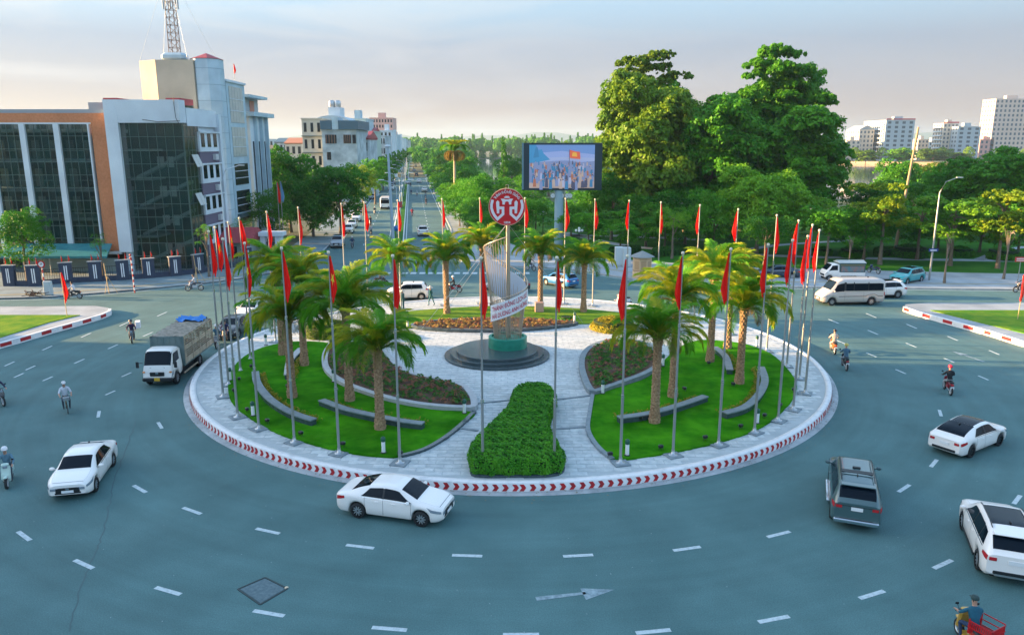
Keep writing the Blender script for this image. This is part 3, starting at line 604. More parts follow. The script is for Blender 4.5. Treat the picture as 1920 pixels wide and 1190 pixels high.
# ---------------- flagpoles ----------------
def limp_flag(seed):
    g = random.Random(seed); nu, nv = 12, 22; H = g.uniform(2.05, 2.5); W = g.uniform(.20, .34); ph = g.uniform(0, 6); skew = g.uniform(.05, .25)
    vs = []
    for j in range(nv+1):
        t = j/nv; wd = (.06+W*min(1, t*1.5)**.9)*(1 if t < .72 else max(.12, 1-(t-.72)*2.6))
        for i in range(nu+1):
            s = i/nu; x = .05+s*wd+skew*t*t*.35*s; fold = .06*math.sin(s*9.5+ph+t*2)*(.35+t)+.03*math.sin(s*21+ph)
            z = -t*H-(.10*s if t > .6 else 0)-.12*math.sin(s*5+ph)*t; vs.append((x, fold, z))
    m = MB(); m.add(vs, [(j*(nu+1)+i, j*(nu+1)+nu+1+i, j*(nu+1)+nu+2+i, j*(nu+1)+i+1) for j in range(nv) for i in range(nu)], 0, True)
    st = MB(); c_ = vs[int(nv*.52)*(nu+1)+nu//2]; pts = []
    for k in range(10):
        a = math.pi/2+k*math.pi/5+.5; r_ = (.34 if k % 2 == 0 else .14); pts.append((c_[0]+math.cos(a)*r_*.38, c_[1]-.10, c_[2]+math.sin(a)*r_))
    st.add([(c_[0], c_[1]-.125, c_[2])]+pts, [(0, k+1, (k+1) % 10+1) for k in range(10)])
    return m, st
FLAGS = [limp_flag(s) for s in range(7)]; FM = [(a.mesh('flag', flagred), b.mesh('star', flagstar)) for a, b in FLAGS]
pole = MB(); pole.tube([(0,0,0),(0,0,3.2)], .065, 10).tube([(0,0,3.2),(0,0,6.2)], .05, 10).tube([(0,0,6.2),(0,0,9.4)], .036, 8)
pole_me = pole.mesh('pole', polem); jm = MB().tube([(0,0,-.08),(0,0,.08)], .075, 10).mesh('pole_collar', mat('bright_steel', (.75,.72,.65), .25, metal=.9))
fin = MB().lathe([(0,0),(.06,.01),(.075,.07),(.06,.13),(0,.15)], 12).mesh('finial', mat('ivory_ball', (.72,.66,.5), .4))
plate = MB().bbox(0,0,.03,.75,.75,.06, b=.01).mesh('base_plate', greystone); flange = MB().lathe([(.22,.06),(.2,.08),(.09,.09),(.08,.3)], 12).mesh('flange', steel)
tops = [(893,493,.0),(1058,493,.15),(1200,485,2.6),(1320,480,2.9),(1408,470,2.9),(1476,460,3.3),(1507.5,450,3.1),(1534,442,3.3),(1541,430,3.0),(1524,420,3.1),(1498,412,3.1),(1457,402,.3),(1380,391,3.0),(1300,384,3.1),(1217,380,.1),(1156,378,3.2),(1098,376,.1),(1042,377,.2),(979,377,.0),(911,377,.0),(854,378,.1),(793,381,0),(729,382,0),(675,383,.1),(592,389,.1),(524,396,.1),(466,407,.1),(428,415,.2),(403,424,0),(391,432,.2),(401,447,0),(426,457,.1),(490,468,.1),(572,479,.1),(703,488,.1)]
where = {0:'left of the big waisted hedge', 1:'right of the big waisted hedge', 2:'at the front corner of the right lawn', 3:'right of the right lawn front palm', 4:'before the C-shaped wall of the right lawn', 5:'first of the tight right cluster', 6:'second of the tight right cluster', 7:'third of the tight right cluster', 8:'rightmost of the ring', 9:'behind the rightmost of the ring', 10:'left of the delivery truck', 11:'before the dark parked sedan', 12:'behind the rear right palms', 13:'against the dome-shaped park tree', 14:'by the small guard booth', 15:'before the pale utility cabinets', 16:'behind the back lawn palm at the right', 17:'before the screen column', 18:'just right of the round red emblem', 19:'just left of the round red emblem', 20:'at the right edge of the avenue mouth', 21:'before the right lane of the avenue', 22:'before the avenue median', 23:'before the left lane of the avenue', 24:'before the parked silver SUV', 25:'before the white gateway', 26:'before the red-roofed lodge', 27:'last of the tight left cluster', 28:'inner one of the tight left cluster', 29:'leftmost of the ring', 30:'front one of the tight left cluster', 31:'just right of the tight left cluster', 32:'right of the left cluster by the lawn', 33:'before the long curved wall', 34:'at the front corner of the left lawn'}
FP = []
for i, (px, py, az) in enumerate(tops):
    g = G(px, py, 9.95); d = Vector((g.x-IC.x, g.y-IC.y)); d = d.normalized()*min(max(d.length, 17.6), 19.1); x, y = IC.x+d.x, IC.y+d.y; FP.append((x, y))
    t = thing('flagpole', 'flagpole with limp red flag '+where[i], 'flagpole', (x, y, ZI+.015), 0, 'flagpoles ringing the island')
    mo('pole', pole_me, t); mo('pole_collar', jm, t, (0,0,3.2)); mo('pole_collar', jm, t, (0,0,6.2)).scale = (.8,.8,1); mo('finial', fin, t, (0, 0, 9.4)); mo('base_plate', plate, t, None, math.atan2(d.y, d.x)); mo('flange', flange, t)
    f = FM[(i*3) % 7]; az2 = (az if az else 0)+random.uniform(-.5, .5); fo = mo('flag', f[0], t, (0, 0, 9.32), az2); fo.scale = (random.uniform(.55, .88), random.uniform(.8, 1.3), random.uniform(.92, 1.06))
    if i in (31, 9, 8, 7, 10, 4, 28, 27, 14, 15, 23, 16, 33, 13, 3): mo('star', f[1], fo)
for px, py, lab in ((118,575,'short bamboo pole with a red flag on the left traffic island'), (1900,600,'short bamboo pole with a red flag on the right traffic island')):
    b = G(126, 592, .44) if px < 900 else G(1908, 598, .44)
    t = thing('flagpole', lab, 'flagpole', b); MB().tube([(0,0,0),(-.1 if px < 900 else .05,0,3.7)], .03, 6).obj('pole', mat('bamboo', (.45,.33,.16), .6), t); f = FM[2 if px < 900 else 4]; mo('flag', f[0], t, (-.1, 0, 3.7), .2)
# ---------------- palms: every frond is a part ----------------
pleaf = [leafmat('palm_frond_a', (.07, .29, .012), (.17, .44, .025), 1.5, .38), leafmat('palm_frond_sunlit', (.20, .36, .012), (.55, .50, .03), 1.5, .38), leafmat('palm_frond_dry', (.28, .22, .05), (.42, .30, .08), 1.5, .3)]  # yellower frond: golden low sun on the crowns put into the leaf colour
def frond_mesh(L, droop, seed, mt):
    g = np.random.default_rng(seed); n = 58; V = []; F = []
    def rach(t): a = 1.15-droop*t; return t
    xs = [0]; zs = [0]; a = R(62)-R(10)*droop
    for i in range(n): a -= R(118/ n)*(.45+.75*droop)*(0.5+i/n); xs.append(xs[-1]+math.cos(a)*L/n); zs.append(zs[-1]+math.sin(a)*L/n)
    for i in range(n+1):
        t = i/n; w_ = .035*(1-t)+.004; V += [(xs[i], -w_, zs[i]), (xs[i], w_, zs[i]), (xs[i], 0, zs[i]-w_*.8)]
        if i: b = 3*i; F += [(b-3, b, b+1, b-2), (b-2, b+1, b+2, b-1), (b-1, b+2, b, b-3)]
    for i in range(3, n+1):
        t = i/n; ll = (.16+.62*math.sin(min(1, t*1.15)*math.pi*.86+.12))*L*.34
        for s in (-1, 1):
            for rep in (0, 1):
                da = R(38)+g.uniform(-.14, .14); lift = g.uniform(-.15, .5)-.25*rep; dx = math.cos(da)*ll*g.uniform(.8, 1.1); dy = s*math.sin(da)*ll
                j = max(0, i-1) if rep else i; b = len(V); sl = (zs[min(n, i+1)]-zs[i-1])/(xs[min(n, i+1)]-xs[i-1]+1e-6); sl = max(-2, min(2, sl)); k = 1/math.hypot(1, sl)
                ex = xs[j]+dx*k; ez = zs[j]+dx*k*sl+lift*ll*.45-.30*ll*t; w_ = .012
                mx_, mz_ = xs[j]+dx*k*.5, zs[j]+dx*k*sl*.5+lift*ll*.35
                V += [(xs[j]-w_, 0, zs[j]), (xs[j]+w_, 0, zs[j]+.01), (mx_+w_*1.2, dy*.55, mz_), (mx_-w_*1.2, dy*.55, mz_-.01), (ex, dy, ez), (ex, dy, ez-.004)]
                F += [(b, b+1, b+2, b+3), (b+3, b+2, b+4, b+5)]
    return np_mesh('frond', np.array(V, float), np.array(F), mt)
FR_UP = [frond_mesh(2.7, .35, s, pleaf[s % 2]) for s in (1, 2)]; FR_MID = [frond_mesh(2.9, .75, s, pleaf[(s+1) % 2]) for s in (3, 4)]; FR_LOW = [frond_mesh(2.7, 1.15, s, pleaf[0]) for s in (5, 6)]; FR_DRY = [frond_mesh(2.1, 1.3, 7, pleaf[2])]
TR = {}
def palm_trunk(h):
    k = round(h*2)/2
    if k not in TR:
        m = MB(); prof = [(.30,0),(.27,.3),(.21,.8),(.19,h*.6),(.20,h-.5),(.26,h-.25),(.22,h)]; m.lathe(prof, 12)
        rows = int(h/.17)
        for r_ in range(rows):       # diamond leaf-base scars
            z = .15+r_*.17; rad = np.interp(z, [p[1] for p in prof], [p[0] for p in prof]); n = 9
            for q in range(n):
                a = 2*math.pi*(q+.5*(r_ % 2))/n; c_ = Vector((math.cos(a), math.sin(a), 0)); tt = Vector((-math.sin(a), math.cos(a), 0))
                pt = [c_*rad*.97+tt*.075+Vector((0,0,z)), c_*rad*.97-tt*.075+Vector((0,0,z)), c_*(rad+.045)+Vector((0,0,z+.02)), c_*rad*.97+Vector((0,0,z+.15)), c_*rad*.97+Vector((0,0,z-.1))]
                m.add(pt, [(0,3,2), (3,1,2), (1,4,2), (4,0,2)])
        TR[k] = m.mesh('trunk', palmbark)
    return TR[k]
heart = MB().lathe([(.17,-.35),(.28,-.1),(.22,.2),(.08,.45),(0,.5)], 12).mesh('crown_heart', mat('palm_heart', (.20,.13,.05), .8, c2=(.12,.10,.03), scale=8))
palms = [(745,591,487,1.,'behind the left path, first palm left of the avenue view'),(838,587,482,1.,'between the avenue mouth and the monument, tall and slim'),(905,580,455,.9,'directly behind the monument cage'),(1013,580,470,.95,'behind the pink stone block'),(1094,584,490,1.,'at the right end of the back lawn'),
 (530,664,500,1.05,'rearmost of the palms on the left lawn'),(571,684,520,.95,'second from the back on the left lawn'),(548,744,592,1.0,'nearest the long curved wall of the left lawn, its trunk showing'),(656,750,570,1.15,'beside the S-shaped flower bed'),(713,803,645,.95,'front palm of the left lawn, over its front corner'),
 (1261,743,555,1.,'in the middle of the right lawn with a golden crown'),(1227,791,625,.95,'front palm of the right lawn'),(1331,677,515,1.1,'in the rear of the right lawn with a yellow crown'),(1364,652,505,.9,'rearmost of the palms on the right lawn'),(1386,718,572,1.05,'beside the C-shaped stone wall')]
for i, (px, pb, pc, s, lab) in enumerate(palms):
    g = random.Random(50+i); b = G(px, pb, ZI+.1); h = HT(px, pb, pc, ZI+.1)*.97; h = max(2.6, min(6.8, h)); k = h
    t = thing('date_palm', 'feathery date palm '+lab, 'palm', b, g.uniform(0, 6), 'date palms on the island')
    o = mo('trunk', palm_trunk(round(h*2)/2), t); o.scale = (1, 1, h/(round(h*2)/2)); mo('crown_heart', heart, t, (0, 0, h))
    nf = 50
    for q in range(nf):
        u = q/nf; a = q*2.39996+g.uniform(-.15, .15)
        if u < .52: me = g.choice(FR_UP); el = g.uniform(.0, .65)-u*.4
        elif u < .84: me = g.choice(FR_MID); el = g.uniform(-.25, .15)
        else: me = g.choice(FR_LOW if g.random() < .82 else FR_DRY); el = g.uniform(-.35, -.05)
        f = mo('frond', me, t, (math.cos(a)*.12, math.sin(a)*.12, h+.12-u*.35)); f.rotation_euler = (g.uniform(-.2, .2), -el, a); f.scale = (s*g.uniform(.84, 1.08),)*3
# ---------------- bollard lights, spotlights ----------------
bol = Proto(); bol.part('post', MB().lathe([(.09,0),(.09,.55)], 12).add([], []), white); bol.part('cap', MB().lathe([(.10,.55),(.11,.58),(.11,.74),(.03,.80),(0,.80)], 12), mat('green_cap', (.01,.09,.06), .4)); bol.part('foot', MB().lathe([(.14,0),(.14,.03),(.09,.04)], 12), black)
for (fn, x, y, lab) in ((c4,462,612,'between two flagpoles at the left lawn'),(c4,1300,850,'at the front corner of the left lawn'),(c4,1820,597,'at the tip of the S-shaped flower bed'),(c4,980,395,'against the left curve of the S-shaped flower bed'),(c4,963,190,'at the back end of the S-shaped flower bed'),(c4,315,385,'by the cluster of flagpoles on the left'),(c4,545,160,'at the back left corner of the left lawn'),(c6,405,885,'at the front corner of the right lawn'),(c6,245,480,'at the tip of the right flower bed'),(c6,1258,675,'beside the right rim of the right lawn'),(c6,640,300,'behind the front palm of the right lawn'),(c6,1255,172,'at the back right of the right lawn'),(c5,1048,142,'on the back lawn right of the monument'),(c5,15,172,'on the back lawn left of the monument')):
    bol.put('bollard_light', 'white bollard lamp with green cap '+lab, 'bollard lamp', G(*fn(x, y), ZI+.1), 0, 'bollard lamps on the island')
spot = Proto(); spot.part('bracket', MB().tube([(-.1,0,0),(-.1,0,.14),(.1,0,.14),(.1,0,0)], .015, 5), black); spot.part('housing', MB().bbox(0,0,.18,.24,.16,.16, b=.03), black); spot.part('lens', MB().box(-.09,.09,-.095,-.082,.12,.24), lampwhite)
k = 0
for i in list(range(0, 9))+list(range(27, 35)):
    x, y = FP[i]; d = Vector((IC.x-x, IC.y-y)).normalized(); side_ = Vector((-d.y, d.x))*.25; q = (x+d.x*.62+side_.x, y+d.y*.62+side_.y, ZI+.1)
    spot.put('spotlight', 'small spotlight at the flagpole '+where[i], 'spotlight', q, math.atan2(d.y, d.x)+math.pi/2, 'spotlights at the flagpole feet')
for fn, x, y, lab in ((c4,680,440,'by the palm nearest the long curved wall'),(c4,995,465,'left of the palm beside the S-shaped bed'),(c4,1398,685,'right of the front palm of the left lawn'),(c6,780,465,'right of the golden-crowned palm'),(c6,490,660,'left of the front palm of the right lawn'),(c6,1100,435,'by the palm beside the C-shaped wall'),(c6,940,295,'by the rear yellow palm of the right lawn')):
    spot.put('lawn_spotlight', 'small floodlight on the lawn '+lab, 'spotlight', G(*fn(x, y), ZI+.1), 2.0, 'floodlights on the lawns')
# ---------------- people ----------------
def figure(joints, edges, mats_by_edge, name):
    keys = list(joints); me = bpy.data.meshes.new(name)
    me.from_pydata([joints[k][0] for k in keys], [(keys.index(a), keys.index(b)) for a, b in edges], [])
    o = bpy.data.objects.new(name, me); C.objects.link(o)
    sk = o.modifiers.new('s', 'SKIN'); sk.use_smooth_shade = True; ss = o.modifiers.new('u', 'SUBSURF'); ss.levels = 1; ss.render_levels = 1
    for i, k in enumerate(keys):
        r_ = joints[k][1]; me.skin_vertices[0].data[i].radius = r_ if isinstance(r_, tuple) else (r_, r_); me.skin_vertices[0].data[i].use_root = (k == 'pelvis')
    bpy.context.view_layer.update(); ev = o.evaluated_get(bpy.context.evaluated_depsgraph_get()); m2 = bpy.data.meshes.new_from_object(ev); bpy.data.objects.remove(o)
    m2.name = name; m2.materials.clear()
    for q in (skin, mat('shirt', (.3,.3,.32), .8), mat('trousers', (.05,.06,.08), .8), shoe, hair): m2.materials.append(q)
    segs = [(Vector(joints[a][0]), Vector(joints[b][0]), s) for (a, b), s in zip(edges, mats_by_edge)]
    for p in m2.polygons:
        c_ = p.center; best = 9; bi = 0
        for a, b, s in segs:
            d = b-a; t = max(0, min(1, (c_-a).dot(d)/max(1e-9, d.length_squared))); dd = (c_-(a+d*t)).length
            if dd < best: best = dd; bi = s
        p.material_index = bi; p.use_smooth = True
    return m2
def body(pose, sleeve=1):
    J = {}; E_ = []; Ms = []
    if pose == 'ride': pel = (-.12, 0, .80); ch = (-.06, 0, 1.22); nk = (-.02, 0, 1.38); hd = (.02, 0, 1.52); tp = (.01, 0, 1.64)
    else: pel = (0, 0, .93); ch = (.03, 0, 1.30); nk = (.05, 0, 1.46); hd = (.08, 0, 1.58); tp = (.07, 0, 1.68)
    J['pelvis'] = (pel, (.14, .12)); J['waist'] = (tuple((Vector(pel)+Vector(ch))/2), (.12, .105)); J['chest'] = (ch, (.155, .12)); J['neck'] = (nk, .055); J['jaw'] = (tuple(Vector(nk)*.45+Vector(hd)*.55), .075); J['head'] = (hd, .095); J['crown'] = (tp, .07)
    E_ += [('pelvis','waist'),('waist','chest'),('chest','neck'),('neck','jaw'),('jaw','head'),('head','crown')]; Ms += [1, 1, 1, 0, 0, 4]
    J['nose'] = ((hd[0]+.115, 0, hd[2]-.01), .014); E_.append(('head', 'nose')); Ms.append(0)
    for s, t in ((1, 'l'), (-1, 'r')):
        sh = Vector(ch)+Vector((0, s*.19, .06))
        if pose == 'ride': el = Vector((.16, s*.30, 1.04)); wr = Vector((.40, s*.28, .99)); hip = Vector(pel)+Vector((0, s*.10, -.02)); kn = Vector((.30, s*.17, .66)); an = Vector((.20, s*.15, .24)); to = Vector((.34, s*.15, .20))
        elif pose == 'walk': el = sh+Vector((.05*s, s*.06, -.27)); wr = el+Vector((.14, s*.02, -.20)); hip = Vector(pel)+Vector((0, s*.10, -.03)); kn = Vector((.16*s+.03, s*.10, .50)); an = Vector((.24*s-.03, s*.10, .10)); to = an+Vector((.15, 0, -.05))
        else: el = sh+Vector((0, s*.07, -.28)); wr = el+Vector((.10, -s*.02, -.23)); hip = Vector(pel)+Vector((0, s*.10, -.03)); kn = Vector((.03, s*.10, .50)); an = Vector((0, s*.11, .10)); to = an+Vector((.15, s*.02, -.05))
        J['sh'+t] = (tuple(sh), .072); J['el'+t] = (tuple(el), .047); J['wr'+t] = (tuple(wr), .032); J['hip'+t] = (tuple(hip), .092); J['kn'+t] = (tuple(kn), .06); J['an'+t] = (tuple(an), .042); J['to'+t] = (tuple(to), .032)
        fd = (wr-el).normalized(); hand = wr+fd*.07; J['ha'+t] = (tuple(hand), (.035, .022)); ups = Vector((0, 1, 0))
        E_ += [('chest','sh'+t),('sh'+t,'el'+t),('el'+t,'wr'+t),('wr'+t,'ha'+t),('pelvis','hip'+t),('hip'+t,'kn'+t),('kn'+t,'an'+t),('an'+t,'to'+t)]; Ms += [1, 1, (1 if sleeve == 2 else 0), 0, 2, 2, 2, 3]
        for q in range(4):
            b = hand+ups*(q-1.5)*.021+fd*.02; m1 = b+fd*.03+Vector((0,0,-.012)); m2 = m1+Vector((fd.x*.012, 0, -.03)); k1, k2 = 'f%d%s' % (q, t), 'g%d%s' % (q, t)
            J[k1] = (tuple(m1), .009); J[k2] = (tuple(m2), .008); E_ += [('ha'+t, k1), (k1, k2)]; Ms += [0, 0]
        J['th'+t] = (tuple(wr+fd*.05-ups*s*.045+Vector((0,0,-.02))), .010); E_.append(('wr'+t, 'th'+t)); Ms.append(0)
    return figure(J, E_, Ms, 'person')
BODY = {('ride',1): body('ride',1), ('ride',2): body('ride',2), ('walk',2): body('walk',2), ('stand',1): body('stand',1), ('stand',2): body('stand',2)}
face = MB()
for s in (-1, 1): face.bbox(.095, s*.035, .01, .012, .022, .012, b=.003)
face.bbox(.088, 0, -.055, .012, .045, .010, b=.003)
face_me = face.mesh('face', mat('face_dark', (.05,.02,.02), .5))
helm_me = MB().lathe([(.125,-.03),(.13,.02),(.115,.08),(.07,.125),(0,.14)], 16).bbox(.12,0,-.01,.06,.16,.02, b=.006).mesh('helmet', mat('helmet', (.02,.02,.025), .25, coat=.5))
hat_me = MB().lathe([(.26,-.01),(.14,.09),(.02,.20),(0,.205)], 20).mesh('conical_hat', mat('palm_leaf_hat', (.72,.68,.62), .8))
hair_me = MB().lathe([(.10,-.06),(.108,0),(.10,.06),(.06,.10),(0,.112)], 14).mesh('hair', hair)
cap_me = MB().lathe([(.112,0),(.112,.05),(.08,.10),(0,.115)], 14).bbox(.14,0,.0,.1,.15,.015, b=.005).mesh('cap', mat('cap', (.02,.05,.05), .7))
CL = {}
def cloth(c):
    if c not in CL: CL[c] = mat('cloth_%d' % len(CL), c, .85, c2=tuple(x*.75 for x in c), scale=6)
    return CL[c]
def person(label, loc, rz, pose='ride', shirt=(.3,.3,.32), legs=(.05,.06,.09), head='helmet', hc=None, sleeve=1, scale=1, group=None):
    me = BODY[(pose, sleeve)]; t = thing('person', label, 'person', loc, rz, group); t.scale = (scale,)*3
    o = mo('body', me, t)
    for i, c in ((1, shirt), (2, legs)): o.material_slots[i].link = 'OBJECT'; o.material_slots[i].material = cloth(c)
    hx, hz = (.015, 1.56) if pose == 'ride' else (.075, 1.62); mo('face', face_me, t, (hx, 0, hz-.03))
    h = {'helmet': helm_me, 'hat': hat_me, 'hair': hair_me, 'cap': cap_me}[head]; ho = mo(head if head != 'hat' else 'conical_hat', h, t, (hx-.005, 0, hz+(.03 if head != 'hat' else .02)))
    if hc: ho.material_slots[0].link = 'OBJECT'; ho.material_slots[0].material = mat('head_%s' % (hc,), hc, .35)
    return t
# ---------------- motorbikes ----------------
def wheel_parts(p, r_, wd, spokes, loc, rimc=steel, n=20, name='wheel'):
    Mx = Matrix.Rotation(math.pi/2, 4, 'X'); w_ = p.part(name, MB().lathe([(r_*.72,-wd/2),(r_*.9,-wd/2),(r_,-wd*.3),(r_,wd*.3),(r_*.9,wd/2),(r_*.72,wd/2),(r_*.72,-wd/2)], n, M=Mx, cap=False), rubber, None, loc)
    m = MB(); m.lathe([(r_*.73,-wd*.38),(r_*.66,-wd*.38),(r_*.62,0),(r_*.66,wd*.38),(r_*.73,wd*.38)], n, M=Mx, cap=False); m.lathe([(0,-wd*.4),(r_*.16,-wd*.4),(r_*.16,wd*.4),(0,wd*.4)], 10, M=Mx, cap=False)
    for k in range(spokes): a = 2*math.pi*k/spokes; m.tube([(math.cos(a)*r_*.14,0,math.sin(a)*r_*.14),(math.cos(a)*r_*.68,0,math.sin(a)*r_*.68)], .012 if spokes > 6 else .025, 4)
    p.part('rim', m, rimc, w_)
bikec = mat('bike_body', (.03,.03,.035), .25, coat=.6)
def motorbike(kind):
    p = Proto(); R_ = .29 if kind == 'bike' else .25; wb = .62
    wheel_parts(p, R_, .09 if kind == 'bike' else .11, 6 if kind == 'bike' else 5, (wb, 0, R_)); wheel_parts(p, R_, .10 if kind == 'bike' else .12, 6 if kind == 'bike' else 5, (-wb, 0, R_))
    m = MB(); m.tube([(wb,.06,R_),(wb-.14,.06,.62),(wb-.24,.05,.95)], .022, 6).tube([(wb,-.06,R_),(wb-.14,-.06,.62),(wb-.24,-.05,.95)], .022, 6).tube([(-wb,.08,R_),(-.25,.09,.32),(-.05,.08,.34)], .03, 6).tube([(-wb,-.10,R_+.02),(-.1,-.12,.25)], .045, 8); p.part('fork_and_exhaust', m, steel)
    if kind == 'bike':
        m = MB(); m.bbox(-.02,0,.42,.42,.20,.24, b=.05).bbox(.20,0,.62,.34,.12,.16, b=.05, M=Matrix.Translation((.2,0,.62)) @ Matrix.Rotation(-.5,4,'Y') @ Matrix.Translation((-.2,0,-.62))); m.bbox(-.45,0,.66,.55,.18,.16, b=.05); m.bbox(.40,0,.74,.12,.30,.42, b=.05, M=Matrix.Translation((.4,0,.74)) @ Matrix.Rotation(-.35,4,'Y') @ Matrix.Translation((-.4,0,-.74))); m.bbox(wb,0,.60,.36,.12,.05, b=.02); m.bbox(-.72,0,.62,.22,.12,.05, b=.02)
    else:
        m = MB(); m.bbox(.42,0,.66,.14,.36,.62, b=.06, M=Matrix.Translation((.42,0,.66)) @ Matrix.Rotation(-.28,4,'Y') @ Matrix.Translation((-.42,0,-.66))); m.bbox(.12,0,.27,.56,.28,.10, b=.03); m.bbox(-.42,0,.50,.62,.30,.38, b=.12); m.bbox(wb,0,.54,.34,.14,.08, b=.03); m.bbox(.36,0,1.0,.18,.30,.14, b=.05)
    p.part('body', m, bikec)
    p.part('seat', MB().bbox(-.32,0,.77,.72,.25,.09, b=.04), black)
    m = MB().tube([(.30,-.34,1.00),(.36,-.2,1.02),(.38,0,.98),(.36,.2,1.02),(.30,.34,1.00)], .016, 6); p.part('handlebar', m, black)
    for s in (-1, 1): q = p.part('mirror', MB().tube([(.34,s*.22,1.02),(.36,s*.28,1.18)], .007, 4).bbox(.36,s*.29,1.21,.02,.10,.07, b=.01), black)
    p.part('headlight', MB().bbox(.47 if kind == 'scooter' else .50,0,.93 if kind == 'scooter' else .86,.05,.17,.11, b=.025), lampwhite)
    p.part('tail_light', MB().bbox(-.76,0,.66,.05,.18,.08, b=.02), lampred); p.part('number_plate', MB().bbox(-.80,0,.50,.01,.19,.14, b=.002), white)
    return p
MBIKE = motorbike('bike'); SCOOT = motorbike('scooter')
bic = Proto(); wheel_parts(bic, .33, .035, 14, (.52,0,.33)); wheel_parts(bic, .33, .035, 14, (-.52,0,.33))
bic.part('frame', MB().tube([(-.52,0,.33),(-.10,0,.30),(.36,0,.78),(-.22,0,.72),(-.10,0,.30)], .02, 6).tube([(-.52,0,.33),(-.22,0,.72),(-.24,0,.86)], .015, 6).tube([(.52,0,.33),(.36,0,.80),(.32,0,1.0)], .018, 6), bikec); bic.part('handlebar', MB().tube([(.22,-.28,1.0),(.34,-.1,1.03),(.34,.1,1.03),(.22,.28,1.0)], .014, 6), steel); bic.part('saddle', MB().bbox(-.26,0,.88,.26,.16,.06, b=.03), black)
bic.part('basket', MB().bbox(.50,0,.86,.24,.30,.2, b=.02), steel)
def bikecol(c, rough=.3): k = 'bikecol_%.2f_%.2f_%.2f' % c; return mat(k, c, rough, coat=.6)
def rider(label_b, label_p, px, py, heading, kind='bike', col=(.03,.03,.035), z=0, two=None, **kw):
    g = G(px, py, z); proto = {'bike': MBIKE, 'scooter': SCOOT, 'bicycle': bic}[kind]; s = kw.pop('s', 1.0)
    nm = {'bike':'motorbike', 'scooter':'motor_scooter', 'bicycle':'bicycle'}[kind]
    proto.put(nm, label_b, {'bike':'motorbike','scooter':'scooter','bicycle':'bicycle'}[kind], g, heading, None, {'bike_body': bikecol(col)}, s)
    if label_p: person(label_p, g+Vector((-.0*math.cos(heading), 0, .0 if kind != 'bicycle' else .04)), heading, 'ride', scale=s, **kw)
    if two: d = Vector((math.cos(heading), math.sin(heading), 0)); person(two[0], g-d*.36*s+Vector((0,0,.02)), heading, 'ride', shirt=two[1], legs=(.06,.06,.09), head='helmet', hc=two[2], scale=s*.97)
def toward(px, py, qx, qy): a, b = G(px, py), G(qx, qy); return math.atan2(b.y-a.y, b.x-a.x)
